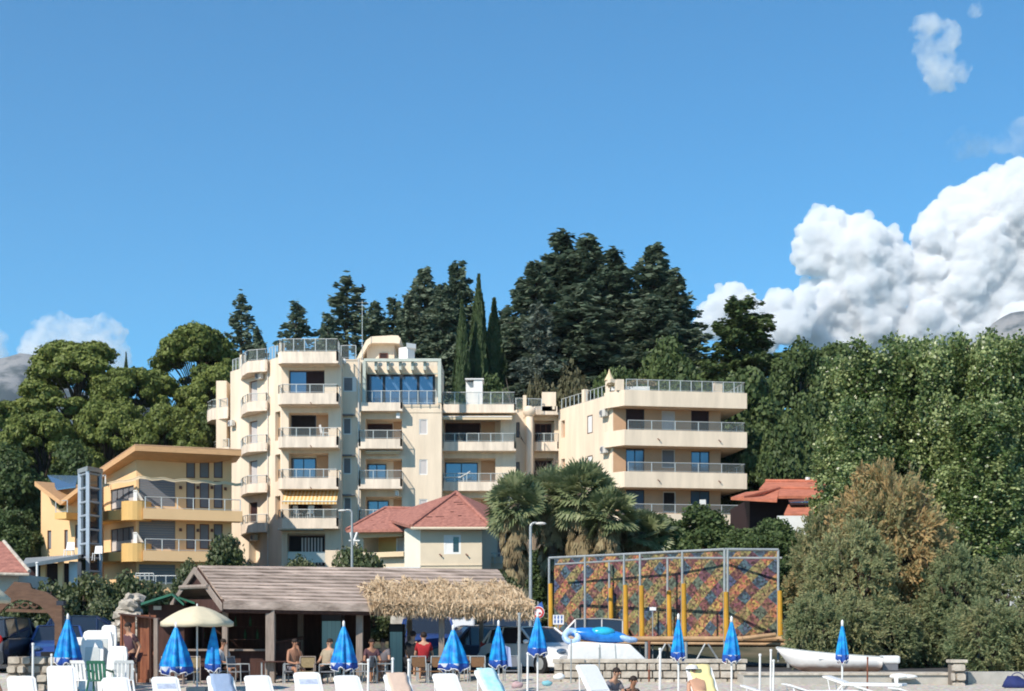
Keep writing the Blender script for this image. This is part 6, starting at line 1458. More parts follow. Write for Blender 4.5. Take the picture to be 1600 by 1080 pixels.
# ---------------------------------------------------------------- cars
def carpaint(name, c): m, t, b = nodes(name); b.inputs['Base Color'].default_value = c4(c); b.inputs['Roughness'].default_value = .35; b.inputs['Coat Weight'].default_value = .6; b.inputs['Coat Roughness'].default_value = .05; nz = N(t, 'ShaderNodeTexNoise', i_Scale=60); hs = N(t, 'ShaderNodeMapRange'); hs.inputs[3].default_value = .3; hs.inputs[4].default_value = .45; t.links.new(nz.outputs[0], hs.inputs[0]); t.links.new(hs.outputs[0], b.inputs['Roughness'])
for n_, c in (('paint_black', (.015, .015, .02)), ('paint_blue', (.02, .05, .20)), ('paint_navy', (.012, .02, .06)), ('paint_white', (.75, .75, .75)), ('paint_silver', (.45, .45, .45)), ('paint_red', (.35, .03, .03))): carpaint(n_, c)
KINDS = {  # stations: x along the length, belt height, roof height, top half width ratio
 'hatch': [(0, .55, .60, .9), (.04, .80, .88, .9), (.14, .92, 1.38, .74), (.30, .92, 1.46, .76), (.52, .92, 1.45, .76), (.70, .92, .98, .9), (.80, .86, .93, .92), (.96, .72, .78, .9), (1, .50, .55, .85)],
 'suv': [(0, .60, .65, .9), (.02, .95, 1.05, .92), (.08, 1.05, 1.66, .80), (.30, 1.05, 1.72, .80), (.58, 1.05, 1.70, .80), (.73, 1.05, 1.12, .9), (.85, 1.0, 1.08, .92), (.97, .90, .96, .9), (1, .55, .6, .85)]}
def car(label, px, Y, rz, paint, kind='hatch', L_=4.1, Wd=1.76, s=1, g0=.61):
    st = KINDS[kind]; t = thing('parked_car', label, 'car', (X(px, Y), Y, g0), R(rz), 'cars parked behind the beach'); hw = Wd/2; mb = MB(); V = []
    for (f, bz, tz, k) in st:
        x = (f-.5)*L_; e = 1-.12*max(0, abs(f-.5)-.38)/.12; low = .22
        V.append([(x, -hw*e*.96, low), (x, -hw*e, .5*bz), (x, -hw*e*.97, bz), (x, -hw*e*.8, bz+.035), (x, 0, bz+.05), (x, hw*e*.8, bz+.035), (x, hw*e*.97, bz), (x, hw*e, .5*bz), (x, hw*e*.96, low)])
    n = 9; vs = [p for row in V for p in row]; fs = [(j*n+i, j*n+i+1, (j+1)*n+i+1, (j+1)*n+i) for j in range(len(V)-1) for i in range(n-1)]+[tuple(range(n)), tuple(range(len(vs)-n, len(vs)))[::-1]]
    mb.add(vs, fs); mb.build('body', paint, t, world=False, smooth=False, bevel=.03)
    cab = [q for q in st if q[2]-q[1] > .2]; i0 = st.index(cab[0]); i1 = st.index(cab[-1]); seq = [((st[i0-1][0]+st[i0][0])/2, None)]; mb = MB(); V = []
    rows = [((cab[0][0]-.055, cab[0][1]+.02, cab[0][1]+.05, .9))]+cab+[((st[i1+1][0], st[i1+1][1]+.02, st[i1+1][1]+.05, .88))]
    for (f, bz, tz, k) in rows:
        x = (f-.5)*L_; V.append([(x, -hw*.93, bz+.01), (x, -hw*k, tz-.03), (x, 0, tz), (x, hw*k, tz-.03), (x, hw*.93, bz+.01)])
    n = 5; vs = [p for row in V for p in row]; fs = [(j*n+i, j*n+i+1, (j+1)*n+i+1, (j+1)*n+i) for j in range(len(V)-1) for i in range(n-1)]; mb.add(vs, fs); mb.build('windows', 'glass_dark', t, world=False)
    mb = MB()
    for j in range(1, len(rows)-2):
        a, b_ = V[j], V[j+1]; up = Vector((0, 0, .02)); mb.slab([Vector(a[1])+up, Vector(b_[1])+up, Vector(b_[2])+up, Vector(a[2])+up], (0, 0, .02)); mb.slab([Vector(a[2])+up, Vector(b_[2])+up, Vector(b_[3])+up, Vector(a[3])+up], (0, 0, .02))
    for sgn in (0, 4):
        q = 1 if sgn == 0 else 3
        for j in range(len(V)): 
            if j in (0, len(V)-1): continue
            mb.tube(V[j][sgn], V[j][q], .035, n=5)
        mb.tube(V[0][sgn], V[1][q], .045, n=5); mb.tube(V[-1][sgn], V[-2][q], .045, n=5)
    mb.build('roof', paint, t, world=False)
    for sx in (-.31, .31):
        for sy in (-1, 1):
            M = Matrix.Rotation(R(90), 3, 'X'); c = (sx*L_, sy*(hw-.08), .31); mb = MB(); mb.lathe([(0, -.1), (.31, -.1), (.31, .1), (0, .1)], c, 18, M); w_ = mb.build('wheel', 'rubber', t, world=False)
            mb = MB(); mb.lathe([(.19, -.11), (.19, .11), (0, .12), (0, -.12), (.19, -.11)], c, 12, M); mb.build('rim', 'galv', w_, world=False)
    for sy in (-1, 1):
        mb = MB(); mb.ell((L_*.475, sy*hw*.68, .70), (.10, .2, .09)); mb.build('headlight', 'glass_sky_tint', t, world=False)
        mb = MB(); mb.ell((-L_*.475, sy*hw*.72, .86 if kind == 'hatch' else 1.0), (.08, .12, .16)); mb.build('tail_light', 'red_light', t, world=False)
        mb = MB(); mb.ell((L_*.17, sy*(hw+.1), 1.0), (.08, .11, .07)); mb.build('mirror', paint, t, world=False)
    mb = MB(); mb.box(L_*.492, L_*.505, -.45, .45, .46, .60); mb.build('grille', 'rubber', t, world=False)
    mb = MB(); mb.box(-L_*.51, -L_*.495, -.26, .26, .62, .73); mb.build('number_plate', 'white_sign', t, world=False)
    return t
car('black van-like car seen from behind at the left edge', 2, 46.5, 90, 'paint_black', 'suv', 4.5, 1.95, g0=.6)
car('blue hatchback behind the right post of the wooden arch', 92, 47.5, -75, 'paint_blue', 'hatch')
car('dark car behind the stacked white loungers', 152, 50, 10, 'paint_navy', 'hatch', g0=.95)
car('blue car seen through the bar left of the right-hand posts', 670, 50, -80, 'paint_blue', 'suv', g0=.7)
car('dark blue car parked below the straw fringe', 738, 49, -160, 'paint_navy', 'suv', g0=.35)
car('dark car behind the white one, only its roof showing', 775, 55, 180, 'paint_black', 'hatch', g0=1.05)
car('white hatchback with its bonnet towards the beach wall', 838, 45.3, -52, 'paint_white', 'hatch', 4.2, 1.8, g0=.55)
car('silver car behind the yellow padded posts', 912, 54.5, 175, 'paint_silver', 'suv', 3.6, g0=.65)
t = thing('camper_van', 'white boxy camper van seen below the straw fringe', 'van', (X(722, 56), 56, .7)); Yv = 56
mb = MB(); mb.box(X(697, Yv), X(742, Yv), 56, 59, 1.2, Z(948, Yv)); mb.build('body', 'paint_white', t, bevel=.08); mb = MB(); mb.box(X(701, Yv), X(722, Yv), 55.95, 55.99, Z(966, Yv), Z(956, Yv)); mb.build('window', 'shutter_grey', t); mb = MB(); mb.box(X(727, Yv), X(734, Yv), 55.95, 55.99, Z(968, Yv), Z(954, Yv)); mb.build('window', 'shutter_grey', t)
for x_ in (703, 735): mb = MB(); mb.lathe([(0, -.12), (.38, -.12), (.38, .12), (0, .12)], (X(x_, Yv), 56.2, 1.05), 16, Matrix.Rotation(R(90), 3, 'X')); mb.build('wheel', 'rubber', t)
# ---------------------------------------------------------------- patchwork screen and padded frame
m, t, b = nodes('patchwork'); L = t.links.new
tc = N(t, 'ShaderNodeTexCoord'); sp = N(t, 'ShaderNodeSeparateXYZ'); L(tc.outputs['Object'], sp.inputs[0])
def mth(op, a, b_=None):
    n_ = N(t, 'ShaderNodeMath', operation=op)
    for i, v in enumerate((a, b_)):
        if v is None: continue
        if isinstance(v, (int, float)): n_.inputs[i].default_value = v
        else: L(v, n_.inputs[i])
    return n_.outputs[0]
nzw = N(t, 'ShaderNodeTexNoise', i_Scale=1.6, i_Detail=3); L(tc.outputs['Object'], nzw.inputs[0])
wob = mth('MULTIPLY', mth('SUBTRACT', nzw.outputs[0], .5), .25)
pu = mth('ADD', mth('MULTIPLY', sp.outputs['X'], 1.0), wob); pv = mth('MULTIPLY', sp.outputs['Z'], 1.0)
A_ = mth('MULTIPLY', mth('ADD', pu, pv), 1.75); B_ = mth('MULTIPLY', mth('SUBTRACT', pu, pv), 1.75)
fa, fb_ = mth('FLOOR', A_), mth('FLOOR', B_)
cmb = N(t, 'ShaderNodeCombineXYZ'); L(fa, cmb.inputs[0]); L(fb_, cmb.inputs[1]); wn = N(t, 'ShaderNodeTexWhiteNoise', noise_dimensions='3D'); L(cmb.outputs[0], wn.inputs[0])
par = mth('MODULO', mth('ABSOLUTE', fb_), 2); par2 = mth('MODULO', mth('ABSOLUTE', fa), 2)
def ramp3(c):
    q = N(t, 'ShaderNodeValToRGB'); q.color_ramp.interpolation = 'CONSTANT'; e = q.color_ramp.elements; e[0].color = c4(c[0]); e[1].position = .45; e[1].color = c4(c[1]); x_ = e.new(.8); x_.color = c4(c[2]); L(wn.outputs[0], q.inputs[0]); return q
ra_ = ramp3([(.36, .19, .06), (.27, .20, .07), (.40, .17, .05)]); rb_ = ramp3([(.055, .10, .14), (.10, .13, .09), (.06, .08, .15)]); rc_ = ramp3([(.18, .06, .05), (.22, .09, .06), (.14, .05, .07)])
m0 = N(t, 'ShaderNodeMixRGB'); L(par2, m0.inputs[0]); L(rb_.outputs[0], m0.inputs[1]); L(rc_.outputs[0], m0.inputs[2])
mx = N(t, 'ShaderNodeMixRGB'); L(par, mx.inputs[0]); L(ra_.outputs[0], mx.inputs[1]); L(m0.outputs[0], mx.inputs[2])
vo = N(t, 'ShaderNodeTexVoronoi', i_Scale=13); L(tc.outputs['Object'], vo.inputs[0]); hs = N(t, 'ShaderNodeHueSaturation'); hs.inputs['Saturation'].default_value = .92; L(mx.outputs[0], hs.inputs['Color']); s3 = N(t, 'ShaderNodeSeparateXYZ'); L(vo.outputs['Color'], s3.inputs[0]); L(mth('ADD', mth('MULTIPLY', s3.outputs[0], .10), .45), hs.inputs['Hue']); L(mth('ADD', mth('MULTIPLY', s3.outputs[1], .95), .16), hs.inputs['Value'])
L(hs.outputs[0], b.inputs['Base Color']); b.inputs['Roughness'].default_value = .8
MU = thing('patchwork_screen', 'tall screen painted in red, orange and blue diamond patches behind the padded posts', 'screen', (X(1000, 54), 54, .6))
fa_, fb2, fc_ = Vector((X(866, 57.5), 57.5)), Vector((X(1138, 52.3), 52.3)), Vector((X(1216, 52), 52))
def wallpiece(a, b_, z0, z1, nm):
    d = b_-a; o_len = d.length; mb = MB(); mb.box(0, o_len, 0, .08, z0, z1); o = mb.build(nm, 'patchwork', MU, world=False); o.location = Vector((a.x, a.y, 0))-MU.location+Vector((0, 0, 0)); o.rotation_euler = (0, 0, math.atan2(d.y, d.x)); o.location.z = -MU.location.z
wallpiece(fa_, fb2, 1.3, 4.85, 'panel'); wallpiece(fb2+Vector((.02, .0)), fc_, 1.3, 4.85, 'side_panel')
ps = MB(); ps.tube(P(1150, 975, 51.9), P(1150, 975, 51.9)+Vector((0, .02, 0)), .01); 
TF = thing('padded_frame', 'steel frame with yellow padded posts on a timber deck in front of the patchwork screen', 'play frame', (X(1050, 50), 50, .6))
zt_ = 4.75
posts = [(858, 55, 912, 'p'), (914, 53.7, None, 'g'), (975, 52.4, 914, 'p'), (1000, 51.9, 915, 'p'), (1066, 50.6, 912, 'p'), (1132, 49.4, 925, 'p'), (1137, 49.4, None, 'g'), (1216, 49.6, 923, 'p')]
back = [(952, 55.4, 919, 'p'), (1043, 53.2, 923, 'p')]
for (px, Y, pt, k) in posts+back:
    zz = zt_ if (px, Y, pt, k) in posts else Z(868+(1132-px)*.04, Y)
    mb = MB(); mb.tube((X(px, Y), Y, .8), (X(px, Y), Y, zz), .045, n=8); o = mb.build('post', 'galv', TF)
    if pt: mb = MB(); mb.tube((X(px+3, Y), Y-.05, Z(1001, Y)), (X(px+2, Y), Y-.05, Z(pt, Y)), .10, .085, 10); mb.build('yellow_pad', 'pad_yellow', o)
mb = MB(); pr = None
for px, Y in ((858, 55), (1132, 49.4), (1216, 49.6)):
    q = Vector((X(px, Y), Y, zt_))
    if pr: mb.tube(pr, q, .05, n=8)
    pr = q
mb.build('top_rail', 'galv', TF)
mb = MB(); mb.tube(P(868, 882, 56.4), P(1043, 872, 53.2), .04, n=6); mb.tube(P(1043, 872, 53.2), P(1222, 872, 51), .04, n=6); mb.build('rear_rail', 'galv', TF)
dk = MB(); dk.slab([P(872, 1001, 52), P(1236, 1001, 49.2), P(1232, 1001, 52.5), P(872, 1001, 56)], (0, 0, -.08)); dk.build('deck', 'deck_wood', TF)
dk = MB(); dk.tube(P(870, 1004, 51.8), P(1240, 1007, 49), .05); dk.tube(P(872, 998, 51.9), P(1240, 998.5, 49.05), .09, n=8); dk.tube(P(1160, 998, 48.9), P(1212, 992, 48.9), .08, n=8); dk.build('deck_edge', 'deck_wood', TF)
mb = MB()
for a in (1010, 1072, 1136, 1232): mb.tube(P(a, 1003, 49.6), (P(a, 1003, 49.6).x, 49.6, .6), .06)
for a in (1030, 1092): mb.tube(P(a+10, 1006, 49.5), (P(a-10, 0, 49.5).x, 49.5, .6), .035); mb.tube(P(a+14, 1006, 49.5), (P(a+38, 0, 49.5).x, 49.5, .6), .035)
mb.each('under_frame', 'galv', TF)
# ---------------------------------------------------------------- covered boat with inflatables, rowing boat
mat('tarp', (.74, .74, .72), .6, .06, 3, bump=.4, bscale=5)
t = thing('covered_boat', 'boat under a white tarpaulin on the beach wall', 'boat', (X(950, 42.5), 42.5, .95)); pl = [(888, 1007), (905, 1003), (985, 1007), (1014, 1034), (886, 1034)]
mb = MB(); A_ = [P(a, b_, 42.2) for a, b_ in pl]; Bk = [Vector((v.x*1.0+(.35 if i in (0, 4) else -.35 if i == 3 else 0), 44.0, v.z)) for i, v in enumerate(A_)]
mb.add(A_+Bk, [(0, 1, 2, 3, 4), (9, 8, 7, 6, 5)]+[(i, i+5, (i+1) % 5+5, (i+1) % 5) for i in range(5)]); mb.build('tarpaulin', 'tarp', t, bevel=.06)
mb = MB()
for a in (936, 960): mb.slab([P(a, 1006, 42.18), P(a+1.2, 1006, 42.18), P(a+3, 1033, 42.18), P(a+1.8, 1033, 42.18)], (0, .01, 0))
mb.each('seam', 'rail_metal', t)
mat('vinyl_blue', (.02, .22, .60), .25, .5, 2.2, col2=(.01, .08, .35)); mat('vinyl_aqua', (.03, .42, .62), .2, .3, 3); mat('vinyl_pale', (.45, .58, .72), .25, .4, 5, col2=(.2, .35, .65))
def torus(mb, c, R_, r_, M, n=18, k=8):
    vs = []
    for i in range(n):
        a = 2*math.pi*i/n
        for j in range(k): q = 2*math.pi*j/k; vs.append(M @ Vector(((R_+r_*math.cos(q))*math.cos(a), (R_+r_*math.cos(q))*math.sin(a), r_*math.sin(q)))+Vector(c))
    mb.add(vs, [(i*k+j, ((i+1) % n)*k+j, ((i+1) % n)*k+(j+1) % k, i*k+(j+1) % k) for i in range(n) for j in range(k)])
t = thing('inflatable_raft', 'long blue inflatable raft lying on the covered boat', 'inflatable', tuple(P(935, 1003, 42.8)))
mb = MB(); mb.ell((0, 0, .20), (.95, .35, .22), 16, 10, Matrix.Rotation(R(6), 3, 'Y')); mb.build('body', 'vinyl_blue', t, world=False, smooth=True)
mb = MB(); mb.ell((.1, -.12, .30), (.42, .26, .16), 12, 8); mb.build('cushion', 'vinyl_aqua', t, world=False, smooth=True)
mb = MB(); mb.ell((.75, -.05, .12), (.45, .22, .10), 12, 8, Matrix.Rotation(R(14), 3, 'Y')); mb.ell((.98, -.05, .06), (.22, .14, .09), 10, 6); mb.build('tail', 'vinyl_pale', t, world=False, smooth=True)
t = thing('inflatable_ring', 'pale swimming ring at the left end of the covered boat', 'inflatable', tuple(P(893, 1000, 42.6))); mb = MB(); torus(mb, (0, 0, .1), .2, .1, Matrix.Rotation(R(60), 3, 'X')); mb.build('ring', 'vinyl_pale', t, world=False, smooth=True); mb = MB(); torus(mb, (0, .05, .1), .2, .012, Matrix.Rotation(R(60), 3, 'X')); mb.build('cord', 'white_plastic', t, world=False)
t = thing('rowing_boat', 'white open boat with a brown stained bottom on the concrete wall', 'boat', (X(1300, 42), 42, .66))
Lb = (1366-1222)/F*42; mb = MB(); V = []; n = 15
for i in range(n):
    f = i/(n-1); x = (f-.5)*Lb; hw = .62*math.sin(math.pi*(.03+.60*f))**.75*(1 if f > 0 else .2); top = .60-.16*f+.12*(1-f)**3; keel = .02+.30*max(0, 1-f*4.5)**1.5
    V += [(x-.28*(1-f)**3*(1-.0), -hw, top), (x-.1*(1-f)**3, -hw*.92, keel+(top-keel)*.45), (x, -hw*.55, keel+.05), (x, 0, keel), (x, hw*.55, keel+.05), (x-.1*(1-f)**3, hw*.92, keel+(top-keel)*.45), (x-.28*(1-f)**3, hw, top)]
k = 7; Fq = [(i*k+j, (i+1)*k+j, (i+1)*k+j+1, i*k+j+1) for i in range(n-1) for j in range(k-1)]; mb.add(V, Fq+[tuple(range((n-1)*k, n*k))]+[tuple(range(k))])
m, tt, b = nodes('hull'); L = tt.links.new; tc = N(tt, 'ShaderNodeTexCoord'); sp = N(tt, 'ShaderNodeSeparateXYZ'); L(tc.outputs['Object'], sp.inputs[0]); nz = N(tt, 'ShaderNodeTexNoise', i_Scale=4, i_Detail=5); L(tc.outputs['Object'], nz.inputs[0])
ad = N(tt, 'ShaderNodeMath', operation='MULTIPLY_ADD'); ad.inputs[1].default_value = .16; L(nz.outputs[0], ad.inputs[0]); L(sp.outputs['Z'], ad.inputs[2]); rp = N(tt, 'ShaderNodeValToRGB'); rp.color_ramp.elements[0].position = .20; rp.color_ramp.elements[1].position = .32; rp.color_ramp.elements[0].color = (.22, .14, .11, 1); rp.color_ramp.elements[1].color = (.70, .68, .66, 1); L(ad.outputs[0], rp.inputs[0]); L(rp.outputs[0], b.inputs['Base Color']); b.inputs['Roughness'].default_value = .4
h_ = mb.build('hull', 'hull', t, world=False, smooth=True); md = h_.modifiers.new('shell', 'SOLIDIFY'); md.thickness = .03
mb = MB()
for s in (0, 6): mb.path([V[i*k+s] for i in range(n)], [.03]*n, 6)
mb.build('gunwale', 'rail_metal', t, world=False)
mb = MB(); mb.box(-.5, -.3, -.5, .5, .38, .41); mb.box(.6, .85, -.55, .55, .34, .37); mb.build('bench', 'white_paint', t, world=False)
mb = MB(); mb.box(Lb/2+.05, Lb/2+.62, -.2, .2, .24, .48); o = mb.build('outboard_motor', 'white_paint', t, world=False, bevel=.06); mb = MB(); mb.box(Lb/2+.1, Lb/2+.55, -.16, .16, .05, .24); mb.build('motor_leg', 'shutter_grey', o, world=False)
mb = MB(); mb.tube((-.9, .2, -.03), (-.9, -.3, -.03), .05); mb.tube((.8, .3, -.02), (.8, -.4, -.02), .05); mb.build('support', 'post_wood', t, world=False)
t = thing('white_bundle', 'white folded cover draped over the coping right of the boat', 'cover', tuple(P(1405, 1060, 39.7)))
mb = MB(); mb.ell((0, 0, .05), (.28, .2, .09), 12, 8); mb.ell((.25, .02, .04), (.28, .18, .07), 12, 8); mb.build('cloth', 'towel_blue' if False else 'tarp', t, world=False, smooth=True); mb = MB(); mb.slab([(-.2, -.2, .03), (-.08, -.2, .03), (-.1, -.24, -.28), (-.18, -.24, -.28)], (0, .02, 0)); mb.build('flap', 'tarp', t, world=False)
# ---------------------------------------------------------------- lamps, signs
def lamp(px, top, Y, arm, label):
    g0 = GY(px, Y); t = thing('street_lamp', label, 'street lamp', (X(px, Y), Y, g0)); h = Z(top, Y)-g0; mb = MB(); mb.tube((0, 0, 0), (0, 0, h-.12), .07, .05, 8); s = math.copysign(1, arm)
    mb.path([(0, 0, h-.12), (s*.05, 0, h-.03), (s*.15, 0, h), (arm, 0, h)], [.05, .045, .04, .035], 8); mb.build('post', 'galv', t, world=False)
    mb = MB(); mb.ell((arm+s*.14, 0, h-.03), (.2, .1, .06), 12, 6); mb.build('lamp_head', 'ac_white', t, world=False, smooth=True)
lamp(829, 817, 50, .22, 'street lamp with a short bent arm in front of the palms'); lamp(550, 797, 62, -.28, 'slender pale lamp post standing behind the ridge of the bar')
t = thing('round_sign', 'round red-rimmed traffic sign above the parasol by the white car', 'traffic sign', (X(841, 47), 47, .6))
Mx = Matrix.Rotation(R(90), 3, 'X'); zc = Z(957, 47); mb = MB(); mb.tube((X(841, 47), 47.03, .6), (X(841, 47), 47.03, Z(940, 47)), .03); mb.build('post', 'galv', t)
mb = MB(); mb.lathe([(0, .0), (.21, .0), (.21, .02), (0, .02)], (X(841, 47), 46.99, zc), 20, Mx); p_ = mb.build('plate', 'white_sign', t)
mb = MB(); mb.lathe([(.13, 0), (.19, 0), (.19, .006), (.13, .006), (.13, 0)], (X(841, 47), 46.965, zc), 20, Mx); mb.build('red_rim', 'red_sign', p_); mb = MB(); mb.box(X(841, 47)-.09, X(841, 47)+.09, 46.955, 46.962, zc-.06, zc+.0); mb.build('symbol', 'red_sign', p_)
mb = MB(); mb.slab([(X(841, 47)-.12, 46.98, Z(950, 47)), (X(841, 47)+.17, 46.98, Z(950, 47)), (X(841, 47)+.12, 46.98, Z(940, 47))], (0, .02, 0)); mb.build('blue_plate', 'blue_sign', t)
t = thing('notice_board', 'small white notice with blue figures left of the first yellow padded post gap', 'notice', (X(872, 50), 50, .6)); mb = MB(); mb.tube((X(872, 50), 50.03, .6), (X(872, 50), 50.03, Z(965, 50)), .03); mb.build('post', 'galv', t)
mb = MB(); mb.box(X(864, 50), X(881, 50), 49.98, 50.0, Z(976, 50), Z(961, 50)); p_ = mb.build('board', 'white_sign', t); mb = MB()
for i in range(3):
    for j in range(2): cx, cz = X(867+i*5.2, 50), Z(965+j*6.5, 50); mb.tube((cx, 49.97, cz+.05), (cx, 49.97, cz+.051+.02), .025, n=6); mb.slab([(cx-.03, 49.972, cz+.03), (cx+.03, 49.972, cz+.03), (cx+.02, 49.972, cz-.05), (cx-.02, 49.972, cz-.05)], (0, .005, 0))
mb.build('figures', 'blue_sign', p_)
t = thing('small_sign', 'small pale sign on a thin post in front of the patchwork screen', 'sign', (X(1020, 51), 51, .7)); mb = MB(); mb.tube((X(1020, 51), 51.02, .7), (X(1020, 51), 51.02, Z(948, 51)), .02); mb.build('post', 'galv', t); mb = MB(); mb.box(X(1015, 51), X(1025, 51), 50.98, 51, Z(954, 51), Z(949, 51)); mb.build('plate', 'white_sign', t)
t = thing('bird', 'tiny dark bird in the sky above the roof antenna', 'bird', tuple(P(568, 449, 90)))
mb = MB(); mb.ell((0, 0, 0), (.16, .05, .05), 8, 6); mb.build('body', 'frame_dark', t, world=False); 
for s in (-1, 1): mb = MB(); mb.slab([(.05, 0, .02), (-.08, 0, .02), (-.12, s*.25, .12), (.0, s*.28, .13)], (0, 0, .008)); mb.build('wing', 'frame_dark', t, world=False)
# striped towel hanging behind the slim parasol
mb = MB(); q = [P(783, 1006, 37.4), P(797, 1012, 37.4), P(800, 1042, 37.3), P(785, 1040, 37.3)]; mb.slab(q, (0, .02, 0)); o = mb.build('hanging_towel', 'towel_stripe'); setp(o, 'blue and white striped towel hanging right of the slim parasol', 'towel')
# bits on the ground: pebbles and beach bags
mat('bag_pink', (.48, .33, .33), .8, .2, 5); mat('bag_aqua', (.2, .45, .5), .8, .2, 5); mat('bag_navy', (.02, .03, .12), .8, .2, 5)
def lump(px, py, Y, sz, m_, label, cat):
    t = thing(cat.replace(' ', '_'), label, cat, tuple(P(px, py, Y))); mb = MB(); r = np.random.default_rng(int(px)); mb.ell((0, 0, .06), (sz, sz*.6, sz*.55), 14, 9); mb.v = [(v[0]*(1+.35*mnoise.noise(Vector(v)*6+Vector((px, 0, 0)))), v[1], max(0, v[2]*(1+.6*mnoise.noise(Vector(v)*7+Vector((px, 3, 0)))))) for v in mb.v]; o = mb.build('fabric', m_, t, world=False, smooth=True); mb = MB(); torus(mb, (0, 0, sz*.5), sz*.45, .012, Matrix.Rotation(R(90), 3, 'X'), 14, 5); mb.build('strap', m_, t, world=False)
lump(808, 1075, 34.5, .16, 'bag_pink', 'pink beach bag at the foot of the grey timber post', 'beach bag'); lump(855, 1072, 35, .13, 'bag_aqua', 'aqua beach bag below the parasol by the car', 'beach bag'); lump(1590, 1075, 35, .4, 'bag_navy', 'dark blue bag at the right edge of the beach', 'beach bag'); lump(872, 1062, 36, .15, 'tarp', 'pale bundle against the sawn stone wall', 'bundle')
# ================================================================ people
mat('skin', (.46, .26, .17), .55, .08, 6); mat('skin_tan', (.36, .18, .11), .55, .08, 6)
mat('hair_dark', (.025, .016, .012), .7, .3, 30, stretch=(1, 1, 3)); mat('hair_grey', (.22, .20, .18), .8, .3, 30)
for n_, c in (('maroon', (.10, .05, .06)), ('beige', (.34, .28, .20)), ('grey', (.16, .15, .17)), ('red', (.33, .02, .025)), ('black', (.02, .02, .022)), ('white', (.62, .62, .62)), ('navy', (.03, .04, .10)), ('pink', (.50, .28, .28))): mat('cloth_'+n_, c, .9, .15, 8, bump=.2, bscale=20)
POSE = {}
def base_pose(): return dict(pelvis=(0, 0, .95), waist=(0, 0, 1.12), chest=(0, -.01, 1.33), neck=(0, -.01, 1.50), head0=(0, -.02, 1.56), head=(0, -.03, 1.66), headt=(0, -.02, 1.74),
    shL=(-.17, 0, 1.42), elL=(-.24, .02, 1.13), wrL=(-.25, -.06, .88), haL=(-.25, -.09, .79), shR=(.17, 0, 1.42), elR=(.24, .02, 1.13), wrR=(.25, -.06, .88), haR=(.25, -.09, .79),
    hiL=(-.09, 0, .90), knL=(-.10, -.02, .49), anL=(-.11, .03, .09), toL=(-.12, -.15, .04), hiR=(.09, 0, .90), knR=(.10, -.02, .49), anR=(.11, .03, .09), toR=(.12, -.15, .04))
def sit_pose(h=.45, lean=0.0):
    p = base_pose(); d = .95-h-.09
    for k in p:
        x, y, z_ = p[k]
        if z_ > .6 and k[:2] != 'hi': p[k] = (x, y+(z_-.95)*lean, z_-d)
    p['hiL'] = (-.09, -.02, h+.06); p['hiR'] = (.09, -.02, h+.06); p['knL'] = (-.13, -.44, h+.06); p['knR'] = (.13, -.44, h+.06); p['anL'] = (-.13, -.45, .09); p['anR'] = (.13, -.40, .09); p['toL'] = (-.13, -.62, .04); p['toR'] = (.13, -.57, .04)
    c = p['chest']; p['elL'] = (-.25, c[1]-.10, c[2]-.22); p['elR'] = (.25, c[1]-.10, c[2]-.22); p['wrL'] = (-.15, c[1]-.33, c[2]-.26); p['haL'] = (-.11, c[1]-.40, c[2]-.25); p['wrR'] = (.15, c[1]-.33, c[2]-.30); p['haR'] = (.11, c[1]-.40, c[2]-.31)
    return p
RAD = dict(pelvis=.145, waist=.125, chest=.15, neck=.055, head0=.06, head=.088, headt=.07, sh=.062, el=.042, wr=.027, ha=.032, hi=.088, kn=.056, an=.036, to=.034)
EDG = [('pelvis', 'waist'), ('waist', 'chest'), ('chest', 'neck'), ('neck', 'head0'), ('head0', 'head'), ('head', 'headt')]+[(a+s, b_+s) for s in 'LR' for a, b_ in (('sh', 'el'), ('el', 'wr'), ('wr', 'ha'), ('hi', 'kn'), ('kn', 'an'), ('an', 'to'))]+[('chest', 'shL'), ('chest', 'shR'), ('pelvis', 'hiL'), ('pelvis', 'hiR')]
def skinmesh(name, P_, names, edges, grow, m_, parent, root, fingers=False, rad=None):
    idx = {k: i for i, k in enumerate(names)}; vs = [P_[k] for k in names]; rs = []
    for k in names:
        key = k if k in RAD else k[:2]; rs.append((rad or {}).get(k, RAD[key]+grow))
    es = [(idx[a], idx[b_]) for a, b_ in edges]
    if fingers:
        for s in 'LR':
            h = Vector(P_['ha'+s]); w_ = Vector(P_['wr'+s]); d = (h-w_).normalized(); sd = d.cross(Vector((0, -1, .2))).normalized(); nn = sd.cross(d)
            for i, (off, ln) in enumerate(((-.03, .062), (-.01, .075), (.01, .072), (.028, .055))):
                b0 = len(vs); vs += [tuple(h+sd*off+d*.02), tuple(h+sd*off*1.1+d*(.02+ln*.5)-nn*.008), tuple(h+sd*off*1.1+d*(.02+ln*.9)-nn*.026)]; rs += [.0095, .0085, .0075]; es += [(idx['ha'+s], b0), (b0, b0+1), (b0+1, b0+2)]
            b0 = len(vs); vs += [tuple(h+sd*-.04-d*.02), tuple(h+sd*-.058+d*.02)]; rs += [.011, .009]; es += [(idx['ha'+s], b0), (b0, b0+1)]
    me = bpy.data.meshes.new(name); me.from_pydata(vs, es, []); o = bpy.data.objects.new(name, me); COL.objects.link(o); o.parent = parent; me.materials.append(MATS[m_])
    md = o.modifiers.new('skin', 'SKIN'); md.use_smooth_shade = True
    sk = me.skin_vertices[0].data
    for i, q in enumerate(rs):
        sx = q*(1.25 if i < len(names) and names[i] in ('pelvis', 'waist', 'chest') else 1); sk[i].radius = (sx, q*(.85 if i < len(names) and names[i] in ('pelvis', 'waist', 'chest') else 1)); sk[i].use_root = (i == idx.get(root, 0))
    s2 = o.modifiers.new('smooth', 'SUBSURF'); s2.levels = s2.render_levels = 1
    return o
